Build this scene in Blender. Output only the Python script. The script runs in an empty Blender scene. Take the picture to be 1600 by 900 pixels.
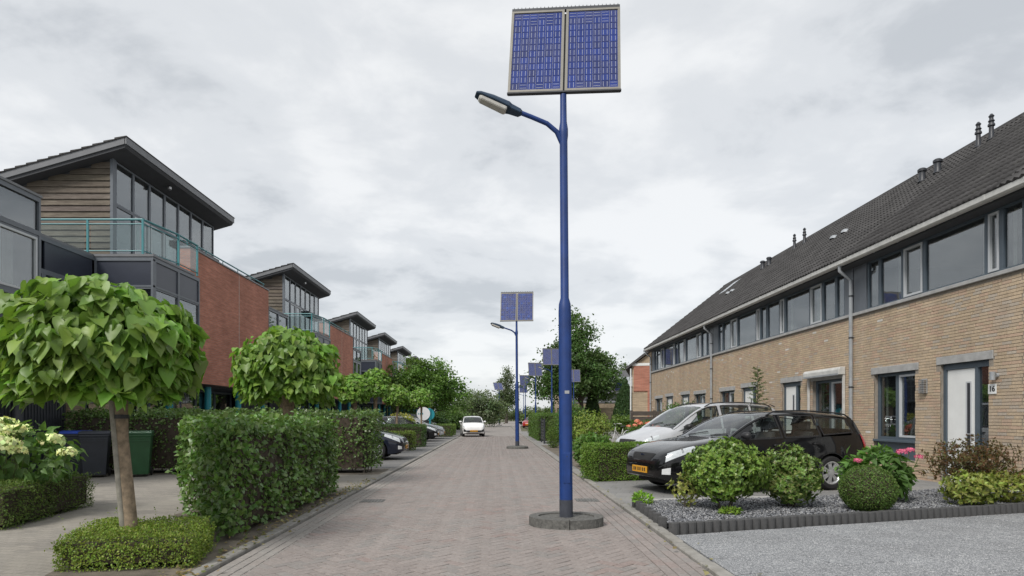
import bpy, bmesh, math, random
import numpy as np
from mathutils import Vector, Matrix, Euler
from mathutils import noise as mnoise

scene = bpy.context.scene
COL = scene.collection
R = math.radians

# ------------------------------------------------------------------ camera
cam_data = bpy.data.cameras.new("camera")
cam_data.sensor_width = 36.0
cam_data.lens = 36.0 * 985.0 / 1600.0
cam_data.shift_x = 25.0 / 1600.0
cam_data.shift_y = 201.0 / 1600.0
cam_data.clip_start = 0.1
cam_data.clip_end = 5000.0
cam = bpy.data.objects.new("camera", cam_data)
COL.objects.link(cam)
cam.location = (0, 0, 1.42)
cam.rotation_euler = (R(90), 0, 0)
scene.camera = cam

# ------------------------------------------------------------------ overcast sky
SUN_EL, SUN_AZ = R(46), R(216)          # high sun behind the cloud, behind the camera
world = bpy.data.worlds.new("World")
scene.world = world
world.use_nodes = True
nt = world.node_tree
nt.nodes.clear()
def wn(t, **k):
    n = nt.nodes.new(t)
    for a, b in k.items():
        setattr(n, a, b)
    return n
w_out = wn('ShaderNodeOutputWorld')
w_bg = wn('ShaderNodeBackground')
w_bg.inputs['Strength'].default_value = 0.10
w_sky = wn('ShaderNodeTexSky', sky_type='NISHITA', sun_disc=False, sun_elevation=SUN_EL, sun_rotation=SUN_AZ)
w_tc = wn('ShaderNodeTexCoord')
w_sep = wn('ShaderNodeSeparateXYZ')
nt.links.new(w_tc.outputs['Generated'], w_sep.inputs[0])
def wmath(op, a, b=None):
    n = wn('ShaderNodeMath', operation=op)
    for i, v in enumerate((a, b)):
        if v is None: continue
        if isinstance(v, (int, float)): n.inputs[i].default_value = v
        else: nt.links.new(v, n.inputs[i])
    return n.outputs[0]
zc = wmath('ADD', wmath('MAXIMUM', w_sep.outputs['Z'], 0.0), 0.24)
u_ = wmath('DIVIDE', w_sep.outputs['X'], zc)
v_ = wmath('DIVIDE', w_sep.outputs['Y'], zc)
w_cmb = wn('ShaderNodeCombineXYZ')
nt.links.new(u_, w_cmb.inputs[0]); nt.links.new(v_, w_cmb.inputs[1])
def wnoise(scale, detail, rough, off, dist=0.0):
    m = wn('ShaderNodeMapping'); m.inputs['Location'].default_value = off
    m.inputs['Scale'].default_value = (1.0, 1.12, 1.0)
    nt.links.new(w_cmb.outputs[0], m.inputs['Vector'])
    n = wn('ShaderNodeTexNoise')
    n.inputs['Scale'].default_value = scale; n.inputs['Detail'].default_value = detail
    n.inputs['Roughness'].default_value = rough; n.inputs['Distortion'].default_value = dist
    nt.links.new(m.outputs[0], n.inputs['Vector'])
    return n.outputs['Fac']
n1 = wnoise(0.95, 6.0, 0.52, (3.3, 1.4, 0.0), 0.3)
n2 = wnoise(2.6, 8.0, 0.56, (7.0, 2.0, 1.0), 0.2)
nmix = wmath('ADD', wmath('MULTIPLY', n1, 0.52), wmath('MULTIPLY', n2, 0.48))
w_ramp = wn('ShaderNodeValToRGB')
w_ramp.color_ramp.interpolation = 'EASE'
e = w_ramp.color_ramp.elements
e[0].position = 0.395; e[0].color = (0.56, 0.585, 0.612, 1)
e[1].position = 0.58; e[1].color = (0.875, 0.885, 0.89, 1)
mid = e.new(0.475); mid.color = (0.725, 0.745, 0.765, 1)
nt.links.new(nmix, w_ramp.inputs[0])
w_mul = wn('ShaderNodeVectorMath', operation='SCALE')
w_mul.inputs['Scale'].default_value = 5.5
nt.links.new(w_ramp.outputs[0], w_mul.inputs[0])
w_mixc = wn('ShaderNodeMix', data_type='RGBA')
w_mixc.inputs['Factor'].default_value = 0.93       # thick cloud cover over the clear sky
nt.links.new(w_sky.outputs[0], w_mixc.inputs[6])
nt.links.new(w_mul.outputs[0], w_mixc.inputs[7])
nt.links.new(w_mixc.outputs[2], w_bg.inputs['Color'])
nt.links.new(w_bg.outputs[0], w_out.inputs['Surface'])

# ------------------------------------------------------------------ sun (veiled)
sun_data = bpy.data.lights.new("sun", 'SUN')
sun_data.energy = 1.5
sun_data.angle = R(18)
sun_data.color = (1.0, 0.96, 0.9)
sun = bpy.data.objects.new("sun", sun_data)
COL.objects.link(sun)
sd = Vector((math.sin(SUN_AZ) * math.cos(SUN_EL), math.cos(SUN_AZ) * math.cos(SUN_EL), math.sin(SUN_EL)))
sun.rotation_euler = (-sd).to_track_quat('-Z', 'Y').to_euler()
sun.location = (0, -10, 30)

vs = scene.view_settings
vs.view_transform = 'Standard'; vs.look = 'None'; vs.exposure = 0.95; vs.gamma = 1.0
vs.use_curve_mapping = False
scene.cycles.max_bounces = 8
scene.cycles.transparent_max_bounces = 12
scene.cycles.use_denoising = True

# ------------------------------------------------------------------ materials
M = {}
class NB:
    """small node helper"""
    def __init__(s, name):
        m = bpy.data.materials.new(name); m.use_nodes = True
        s.m = m; s.t = m.node_tree; s.t.nodes.clear()
        s.out = s.n('ShaderNodeOutputMaterial')
        s.b = s.n('ShaderNodeBsdfPrincipled')
        s.l(s.b.outputs[0], s.out.inputs['Surface'])
        M[name] = m
    def n(s, t, **k):
        x = s.t.nodes.new(t)
        for a, b in k.items(): setattr(x, a, b)
        return x
    def l(s, a, b): s.t.links.new(a, b)
    def coord(s, kind='Object', scale=(1, 1, 1), rot=(0, 0, 0)):
        if kind == 'World':
            src = s.n('ShaderNodeNewGeometry').outputs['Position']
        else:
            src = s.n('ShaderNodeTexCoord').outputs[kind]
        mp = s.n('ShaderNodeMapping'); mp.inputs['Scale'].default_value = scale; mp.inputs['Rotation'].default_value = rot
        s.l(src, mp.inputs['Vector']); return mp.outputs[0]
    def noise(s, vec, scale, detail=4, rough=0.55, dist=0.0):
        x = s.n('ShaderNodeTexNoise'); s.l(vec, x.inputs['Vector'])
        x.inputs['Scale'].default_value = scale; x.inputs['Detail'].default_value = detail
        x.inputs['Roughness'].default_value = rough; x.inputs['Distortion'].default_value = dist
        return x.outputs['Fac']
    def ramp(s, fac, stops):
        x = s.n('ShaderNodeValToRGB'); s.l(fac, x.inputs[0]); el = x.color_ramp.elements
        while len(el) < len(stops): el.new(0.5)
        for i, (p, c) in enumerate(stops):
            el[i].position = p; el[i].color = (*c, 1) if len(c) == 3 else c
        return x.outputs[0]
    def mix(s, fac, a, b, mode='MIX'):
        x = s.n('ShaderNodeMix', data_type='RGBA', blend_type=mode)
        for sock, v in ((x.inputs[0], fac), (x.inputs[6], a), (x.inputs[7], b)):
            if isinstance(v, (int, float)): sock.default_value = v
            elif isinstance(v, tuple): sock.default_value = (*v, 1) if len(v) == 3 else v
            else: s.l(v, sock)
        return x.outputs[2]
    def bump(s, h, strength=0.3, dist=0.01):
        x = s.n('ShaderNodeBump'); x.inputs['Strength'].default_value = strength; x.inputs['Distance'].default_value = dist
        s.l(h, x.inputs['Height']); s.l(x.outputs[0], s.b.inputs['Normal'])
    def attr(s, name='col'):
        x = s.n('ShaderNodeAttribute'); x.attribute_name = name; return x.outputs['Color']
    def set(s, **k):
        for a, v in k.items():
            sock = s.b.inputs[a.replace('_', ' ')]
            if isinstance(v, (int, float)): sock.default_value = v
            elif isinstance(v, tuple): sock.default_value = (*v, 1) if len(v) == 3 else v
            else: s.l(v, sock)
        return s

def plain(name, col, rough=0.6, var=0.12, scale=6.0, metal=0.0, bump=0.0, spec=0.5, coat=0.0, kind='Object'):
    k = NB(name)
    v = k.coord(kind)
    f = k.noise(v, scale, 5, 0.6)
    a = tuple(c * (1 - var) for c in col); b = tuple(min(1, c * (1 + var)) for c in col)
    k.set(Base_Color=k.ramp(f, [(0.3, a), (0.7, b)]), Roughness=rough, Metallic=metal)
    k.b.inputs['Specular IOR Level'].default_value = spec
    if coat:
        k.b.inputs['Coat Weight'].default_value = coat; k.b.inputs['Coat Roughness'].default_value = 0.03
    if bump:
        k.bump(k.noise(v, scale * 12, 4, 0.6), bump, 0.004)
    return k

def attr_mat(name, rough=0.8, var=0.2, scale=30.0, bump=0.3, spec=0.3, kind='World', dirt=None, streak=None):
    k = NB(name)
    v = k.coord(kind)
    f = k.noise(v, scale, 5, 0.65)
    c = k.mix(1.0, k.attr(), k.ramp(f, [(0.25, (1 - var,) * 3), (0.75, (1 + var * 0.6,) * 3)]), 'MULTIPLY')
    if streak:      # weather or wheel streaks drawn out along one direction
        c = k.mix(1.0, c, k.ramp(k.noise(k.coord(kind, streak[0]), 1.0, 5, 0.6), [(0.3, (streak[1],) * 3), (0.7, (streak[2],) * 3)]), 'MULTIPLY')
    if dirt:
        g = k.noise(v, dirt[0], 4, 0.6)
        c = k.mix(k.ramp(g, [(dirt[1], (0, 0, 0)), (dirt[2], (dirt[4],) * 3)]), c, dirt[3])
    k.set(Base_Color=c, Roughness=rough)
    k.b.inputs['Specular IOR Level'].default_value = spec
    if bump: k.bump(k.noise(v, scale * 6, 4, 0.65), bump, 0.003)
    return k

def leaf_mat(name, rough=0.45, trans=0.28, spec=0.4):
    k = NB(name)
    c = k.attr()
    g = k.n('ShaderNodeNewGeometry')
    back = k.mix(g.outputs['Backfacing'], c, k.mix(0.35, c, (0.16, 0.2, 0.1)))
    k.set(Base_Color=back, Roughness=rough)
    k.b.inputs['Specular IOR Level'].default_value = spec
    tr = k.n('ShaderNodeBsdfTranslucent')
    k.l(k.mix(1.0, c, (1.35, 1.5, 0.7), 'MULTIPLY'), tr.inputs['Color'])
    ms = k.n('ShaderNodeMixShader'); ms.inputs[0].default_value = trans
    k.l(k.b.outputs[0], ms.inputs[1]); k.l(tr.outputs[0], ms.inputs[2])
    k.l(ms.outputs[0], k.out.inputs['Surface'])
    return k

# ground materials
attr_mat('paver', 0.85, 0.28, 22.0, 0.5, 0.25, 'World', (0.55, 0.45, 0.72, (0.27, 0.255, 0.243), 0.5), ((1.6, 0.06, 1), 0.92, 1.06))
plain('joint_sand', (0.085, 0.08, 0.072), 0.95, 0.3, 9.0, bump=0.4, kind='World')
attr_mat('concrete_kerb', 0.9, 0.3, 9.0, 0.5, 0.2, 'World', (2.2, 0.5, 0.75, (0.16, 0.15, 0.125), 0.6))
plain('dirt', (0.135, 0.115, 0.09), 0.97, 0.45, 3.0, bump=0.8, kind='World')
plain('concrete_light', (0.42, 0.41, 0.39), 0.9, 0.18, 5.0, bump=0.4)
plain('concrete_dark', (0.07, 0.07, 0.071), 0.9, 0.35, 8.0, bump=0.6)
plain('lintel', (0.36, 0.36, 0.355), 0.9, 0.16, 5.0, bump=0.4)

k = NB('ground_soil')
v = k.coord('World')
k.set(Base_Color=k.ramp(k.noise(v, 0.35, 6, 0.6), [(0.3, (0.07, 0.085, 0.035)), (0.55, (0.12, 0.115, 0.07)), (0.7, (0.17, 0.155, 0.12))]), Roughness=0.95)
k.bump(k.noise(v, 8, 5), 0.6, 0.03)

def paved(name, c1, c2, mortar, bw, bh, rot, bumpd=0.004, dirtc=None, rough=0.88):
    k = NB(name)
    v = k.coord('World', rot=(0, 0, rot))
    br = k.n('ShaderNodeTexBrick')
    k.l(v, br.inputs['Vector'])
    br.inputs['Color1'].default_value = (*c1, 1); br.inputs['Color2'].default_value = (*c2, 1); br.inputs['Mortar'].default_value = (*mortar, 1)
    br.inputs['Scale'].default_value = 1.0; br.inputs['Brick Width'].default_value = bw; br.inputs['Row Height'].default_value = bh
    br.inputs['Mortar Size'].default_value = 0.004; br.inputs['Mortar Smooth'].default_value = 0.3; br.inputs['Bias'].default_value = 0.0
    f = k.noise(k.coord('World'), 0.8, 7, 0.65)
    g = k.noise(k.coord('World'), 40, 4, 0.65)
    c = k.mix(1.0, br.outputs['Color'], k.ramp(g, [(0.25, (0.75,) * 3), (0.75, (1.15,) * 3)]), 'MULTIPLY')
    c = k.mix(k.ramp(f, [(0.42, (0, 0, 0)), (0.72, (0.75,) * 3)]), c, dirtc or (0.27, 0.255, 0.23))
    k.set(Base_Color=c, Roughness=rough)
    k.b.inputs['Specular IOR Level'].default_value = 0.25
    k.bump(br.outputs['Fac'], -0.6, bumpd)
    return k
paved('driveway_clinker', (0.31, 0.285, 0.25), (0.245, 0.228, 0.205), (0.16, 0.148, 0.125), 0.21, 0.105, R(12), dirtc=(0.33, 0.305, 0.265))
paved('parking_paver', (0.145, 0.145, 0.148), (0.19, 0.188, 0.185), (0.10, 0.10, 0.09), 0.21, 0.105, 0, dirtc=(0.22, 0.21, 0.2))
paved('road_far_paver', (0.25, 0.225, 0.212), (0.29, 0.265, 0.25), (0.16, 0.15, 0.14), 0.21, 0.105, R(45), dirtc=(0.31, 0.29, 0.27))
paved('drive_slab_grey', (0.21, 0.21, 0.208), (0.26, 0.255, 0.25), (0.11, 0.11, 0.10), 0.42, 0.42, R(17), dirtc=(0.3, 0.29, 0.27))

k = NB('aggregate')      # exposed aggregate slab: pale and dark chips
v = k.coord('World')
vo = k.n('ShaderNodeTexVoronoi'); k.l(v, vo.inputs['Vector']); vo.inputs['Scale'].default_value = 125
hs = k.n('ShaderNodeSeparateColor'); k.l(vo.outputs['Color'], hs.inputs[0])
chip = k.ramp(hs.outputs[0], [(0.0, (0.09, 0.096, 0.105)), (0.45, (0.20, 0.207, 0.217)), (0.75, (0.30, 0.307, 0.315)), (1.0, (0.55, 0.55, 0.55))])
blot = k.ramp(k.noise(v, 1.6, 5, 0.6), [(0.3, (0.82,) * 3), (0.7, (1.1,) * 3)])
k.set(Base_Color=k.mix(1.0, chip, blot, 'MULTIPLY'), Roughness=0.8)
k.bump(vo.outputs['Distance'], -0.5, 0.006)
attr_mat('gravel', 0.75, 0.15, 60.0, 0.0, 0.35)

# walls
attr_mat('tan_brick', 0.9, 0.22, 18.0, 0.5, 0.2, 'World', (1.1, 0.55, 0.78, (0.44, 0.37, 0.305), 0.6), ((1, 2.6, 0.35), 0.88, 1.06))
plain('mortar', (0.27, 0.235, 0.195), 0.95, 0.2, 10.0, bump=0.5)
def wallbrick(name, c1, c2, mortar, bw=0.22, bh=0.0625):
    k = NB(name)
    g = k.n('ShaderNodeNewGeometry')
    sp = k.n('ShaderNodeSeparateXYZ'); k.l(g.outputs['Position'], sp.inputs[0])
    ad = k.n('ShaderNodeMath', operation='ADD'); k.l(sp.outputs[0], ad.inputs[0]); k.l(sp.outputs[1], ad.inputs[1])
    cb = k.n('ShaderNodeCombineXYZ'); k.l(ad.outputs[0], cb.inputs[0]); k.l(sp.outputs[2], cb.inputs[1])
    br = k.n('ShaderNodeTexBrick'); k.l(cb.outputs[0], br.inputs['Vector'])
    br.inputs['Color1'].default_value = (*c1, 1); br.inputs['Color2'].default_value = (*c2, 1); br.inputs['Mortar'].default_value = (*mortar, 1)
    br.inputs['Scale'].default_value = 1.0; br.inputs['Brick Width'].default_value = bw; br.inputs['Row Height'].default_value = bh
    br.inputs['Mortar Size'].default_value = 0.008; br.inputs['Mortar Smooth'].default_value = 0.2
    f = k.noise(k.coord('World'), 0.9, 6, 0.6)
    c = k.mix(1.0, br.outputs['Color'], k.ramp(f, [(0.3, (0.82,) * 3), (0.7, (1.14,) * 3)]), 'MULTIPLY')
    mp = k.n('ShaderNodeMapping'); mp.inputs['Scale'].default_value = (1.6, 11.0, 1.0); k.l(cb.outputs[0], mp.inputs['Vector'])
    c = k.mix(1.0, c, k.ramp(k.noise(mp.outputs[0], 1.0, 4, 0.7), [(0.3, (0.74,) * 3), (0.7, (1.22,) * 3)]), 'MULTIPLY')      # batches of darker and lighter courses
    k.set(Base_Color=c, Roughness=0.92)
    k.b.inputs['Specular IOR Level'].default_value = 0.2
    k.bump(br.outputs['Fac'], -0.7, 0.006)
    return k
wallbrick('red_brick', (0.47, 0.195, 0.132), (0.41, 0.163, 0.112), (0.33, 0.22, 0.18))
wallbrick('tan_brick_far', (0.47, 0.365, 0.25), (0.40, 0.31, 0.21), (0.32, 0.28, 0.23))

k = NB('weathered_wood')
v = k.coord('World', (1.2, 1.2, 22))
f = k.noise(v, 2.2, 6, 0.65, 0.6)
g = k.noise(k.coord('World'), 0.9, 4, 0.6)
c = k.mix(1.0, k.ramp(f, [(0.25, (0.05, 0.042, 0.035)), (0.5, (0.125, 0.107, 0.09)), (0.75, (0.20, 0.18, 0.155))]),
          k.ramp(g, [(0.3, (0.75, 0.72, 0.7)), (0.7, (1.1, 1.08, 1.05))]), 'MULTIPLY')
k.set(Base_Color=k.mix(1.0, c, k.attr(), 'MULTIPLY'), Roughness=0.85); k.bump(f, 0.4, 0.004)
k = NB('fence_wood')
v = k.coord('Object', (1, 1, 8)); f = k.noise(v, 4, 5, 0.65, 0.4)
k.set(Base_Color=k.ramp(f, [(0.3, (0.05, 0.042, 0.036)), (0.7, (0.12, 0.10, 0.085))]), Roughness=0.88); k.bump(f, 0.4, 0.004)

attr_mat('roof_tile', 0.85, 0.25, 14.0, 0.5, 0.25, 'World', (1.3, 0.6, 0.8, (0.10, 0.10, 0.09), 0.5))
plain('roof_tile_far', (0.072, 0.07, 0.07), 0.85, 0.25, 4.0, bump=0.4)

# metals, paint, plastics
plain('grey_frame', (0.115, 0.13, 0.15), 0.45, 0.08, 5.0)
plain('slate_frame', (0.078, 0.103, 0.128), 0.45, 0.08, 5.0)
plain('fascia_grey', (0.15, 0.155, 0.165), 0.5, 0.1, 3.0)
plain('soffit_dark', (0.06, 0.063, 0.07), 0.7, 0.1, 3.0)
plain('navy_panel', (0.032, 0.038, 0.056), 0.35, 0.1, 3.0)
plain('ribbed_metal', (0.05, 0.055, 0.066), 0.45, 0.12, 3.0)
plain('teal_paint', (0.02, 0.24, 0.29), 0.4, 0.12, 4.0)
plain('teal_rail', (0.045, 0.205, 0.225), 0.4, 0.12, 4.0)
plain('white_paint', (0.74, 0.75, 0.74), 0.5, 0.05, 3.0)
plain('white_frame', (0.48, 0.50, 0.52), 0.45, 0.05, 3.0)
plain('zinc', (0.36, 0.38, 0.40), 0.5, 0.15, 5.0, metal=0.3)
plain('pvc_gutter', (0.52, 0.52, 0.50), 0.55, 0.18, 4.0)
plain('dark_metal', (0.03, 0.033, 0.04), 0.45, 0.15, 6.0)
plain('black_plastic', (0.018, 0.018, 0.02), 0.5, 0.15, 6.0)
plain('rubber', (0.015, 0.015, 0.016), 0.8, 0.2, 8.0)
plain('alu', (0.5, 0.5, 0.5), 0.38, 0.08, 6.0, metal=0.8)
plain('alloy', (0.62, 0.63, 0.64), 0.3, 0.05, 6.0, metal=0.7)
plain('panel_alu', (0.21, 0.20, 0.175), 0.5, 0.1, 6.0, metal=0.3)
k = plain('pole_blue', (0.008, 0.037, 0.168), 0.46, 0.2, 5.0, bump=0.08)
v = k.coord('Object', (1, 1, 0.5)); old = k.b.inputs['Base Color'].links[0].from_socket
k.set(Base_Color=k.mix(k.ramp(k.noise(v, 23, 3, 0.5), [(0.70, (0, 0, 0)), (0.76, (0.5,) * 3)]), old, (0.10, 0.13, 0.24)))      # scuffs and chips in the paint
plain('pole_sleeve', (0.045, 0.05, 0.065), 0.7, 0.25, 9.0, bump=0.2)
plain('lamp_housing', (0.014, 0.036, 0.07), 0.45, 0.12, 6.0)
plain('lens_acrylic', (0.42, 0.41, 0.38), 0.15, 0.15, 18.0)
plain('bin_dark', (0.03, 0.035, 0.046), 0.5, 0.15, 5.0, bump=0.1)
plain('bin_green', (0.022, 0.085, 0.032), 0.5, 0.15, 5.0, bump=0.1)
plain('bin_blue', (0.03, 0.075, 0.40), 0.5, 0.1, 5.0)
plain('plate_yellow', (0.62, 0.30, 0.02), 0.4, 0.04, 6.0)
plain('plate_ink', (0.02, 0.02, 0.02), 0.5, 0.0, 6.0)
plain('red_lamp', (0.42, 0.012, 0.014), 0.15, 0.08, 10.0, coat=0.8)
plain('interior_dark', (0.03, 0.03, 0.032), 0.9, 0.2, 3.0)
plain('curtain', (0.52, 0.50, 0.46), 0.9, 0.12, 8.0)
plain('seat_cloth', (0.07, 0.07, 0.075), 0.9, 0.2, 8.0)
plain('teal_cloth', (0.03, 0.2, 0.19), 0.9, 0.2, 8.0)
plain('bark', (0.235, 0.18, 0.125), 0.95, 0.42, 16.0, bump=1.0)
plain('bark_dark', (0.075, 0.062, 0.05), 0.95, 0.4, 12.0, bump=1.0)
plain('stake_wood', (0.25, 0.235, 0.20), 0.9, 0.25, 14.0, bump=0.5)
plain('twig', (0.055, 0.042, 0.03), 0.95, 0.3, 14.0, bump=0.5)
plain('sign_white', (0.72, 0.73, 0.74), 0.4, 0.04, 3.0)
plain('drain_iron', (0.13, 0.128, 0.122), 0.7, 0.3, 12.0, bump=0.5)
attr_mat('solar_cell', 0.30, 0.25, 38.0, 0.0, 0.22, 'World')
plain('lamp_reflector', (0.72, 0.73, 0.74), 0.25, 0.12, 30.0, spec=0.8)
attr_mat('plain_attr', 0.6, 0.1, 20.0, 0.0, 0.3)
attr_mat('petal', 0.7, 0.15, 40.0, 0.0, 0.2)
def paint(name, col, rough=0.25, metal=0.0):
    k = NB(name); v = k.coord('Object')
    f = k.noise(v, 3.0, 5, 0.6)
    k.set(Base_Color=k.ramp(f, [(0.3, tuple(c * 0.9 for c in col)), (0.7, tuple(min(1, c * 1.08) for c in col))]),
          Roughness=k.ramp(k.noise(v, 5.0, 5, 0.6), [(0.3, (rough * 0.8,) * 3), (0.7, (rough * 1.4,) * 3)]), Metallic=metal)
    k.b.inputs['Coat Weight'].default_value = 0.9; k.b.inputs['Coat Roughness'].default_value = 0.03; k.b.inputs['Specular IOR Level'].default_value = 0.1
paint('paint_black', (0.005, 0.005, 0.006), 0.3)
paint('paint_silver', (0.50, 0.51, 0.53), 0.35, 0.25)
paint('paint_white', (0.78, 0.78, 0.78), 0.3)
paint('paint_navy', (0.012, 0.016, 0.03), 0.3, 0.2)
paint('paint_red', (0.3, 0.02, 0.02), 0.3)
paint('paint_blue', (0.03, 0.07, 0.2), 0.3)

# window glass: coated pane, see-through at normal incidence, mirror-like at a grazing angle
def glass(name, tint, mirror, trans):
    k = NB(name)
    k.t.nodes.remove(k.b)
    lw = k.n('ShaderNodeFresnel')
    gg = k.n('ShaderNodeNewGeometry'); io = k.n('ShaderNodeMapRange'); k.l(gg.outputs['Backfacing'], io.inputs['Value'])
    io.inputs['To Min'].default_value = mirror; io.inputs['To Max'].default_value = 1.0 / mirror; k.l(io.outputs[0], lw.inputs['IOR'])   # same mirror on both faces of the pane
    tr = k.n('ShaderNodeBsdfTransparent'); tr.inputs['Color'].default_value = (*tint, 1)
    df = k.n('ShaderNodeBsdfDiffuse'); df.inputs['Color'].default_value = (0.06, 0.065, 0.07, 1)
    m0 = k.n('ShaderNodeMixShader'); m0.inputs[0].default_value = trans
    k.l(df.outputs[0], m0.inputs[1]); k.l(tr.outputs[0], m0.inputs[2])
    gl = k.n('ShaderNodeBsdfGlossy'); gl.inputs['Roughness'].default_value = 0.02
    gl.inputs['Color'].default_value = (0.93, 0.95, 0.97, 1)
    ms = k.n('ShaderNodeMixShader')
    k.l(lw.outputs[0], ms.inputs[0]); k.l(m0.outputs[0], ms.inputs[1]); k.l(gl.outputs[0], ms.inputs[2])
    # very slight waviness of the pane
    bp = k.n('ShaderNodeBump'); bp.inputs['Strength'].default_value = 0.04; bp.inputs['Distance'].default_value = 0.02
    k.l(k.noise(k.coord('World'), 1.3, 2, 0.5), bp.inputs['Height'])
    k.l(bp.outputs[0], gl.inputs['Normal'])
    k.l(ms.outputs[0], k.out.inputs['Surface'])
glass('window_glass', (0.72, 0.76, 0.76), 2.25, 0.9)
glass('car_glass', (0.66, 0.72, 0.70), 1.75, 0.96)
glass('rail_glass', (0.86, 0.93, 0.92), 1.45, 0.97)
glass('headlamp_glass', (0.93, 0.95, 0.96), 1.5, 0.95)

leaf_mat('leaf', 0.5, 0.34, 0.35)
leaf_mat('leaf_gloss', 0.36, 0.28, 0.5)
leaf_mat('leaf_catalpa', 0.42, 0.3, 0.4)

# ------------------------------------------------------------------ mesh helpers
def npmesh(name, V, faces, mats, cols=None, smooth=False, midx=None):
    """V (n,3); faces: list of int arrays (m,k)"""
    me = bpy.data.meshes.new(name)
    V = np.asarray(V, dtype=np.float32)
    me.vertices.add(len(V)); me.vertices.foreach_set('co', V.ravel())
    idx = np.concatenate([np.asarray(f, dtype=np.int32).ravel() for f in faces])
    tot = np.concatenate([np.full(len(f), np.asarray(f).shape[1], dtype=np.int32) for f in faces])
    st = np.concatenate([[0], np.cumsum(tot)[:-1]]).astype(np.int32)
    me.loops.add(len(idx)); me.loops.foreach_set('vertex_index', idx)
    me.polygons.add(len(tot)); me.polygons.foreach_set('loop_start', st)
    if smooth: me.polygons.foreach_set('use_smooth', np.ones(len(tot), dtype=bool))
    for m in (mats if isinstance(mats, (list, tuple)) else [mats]):
        me.materials.append(M[m])
    if midx is not None: me.polygons.foreach_set('material_index', np.asarray(midx, dtype=np.int32))
    me.update(calc_edges=True)
    if cols is not None:
        a = me.attributes.new('col', 'FLOAT_COLOR', 'POINT')
        c = np.ones((len(V), 4), dtype=np.float32); c[:, :3] = cols
        a.data.foreach_set('color', c.ravel())
    return me

def link(name, me, parent=None, loc=None, rot=None, **props):
    o = bpy.data.objects.new(name, me)
    COL.objects.link(o)
    if parent is not None: o.parent = parent
    if loc is not None: o.location = loc
    if rot is not None: o.rotation_euler = rot
    for a, b in props.items(): o[a] = b
    return o

def thing(name, label, cat, loc=(0, 0, 0), rotz=0.0, group=None):
    o = bpy.data.objects.new(name, None)
    o.empty_display_size = 0.2
    COL.objects.link(o)
    o.location = loc; o.rotation_euler = (0, 0, rotz)
    o['label'] = label; o['category'] = cat
    if group: o['group'] = group
    return o

def root_offset(p):
    """world location of an (unrotated) chain of parents"""
    v = Vector((0, 0, 0))
    while p is not None:
        v = v + Vector(p.location); p = p.parent
    return v

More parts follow.
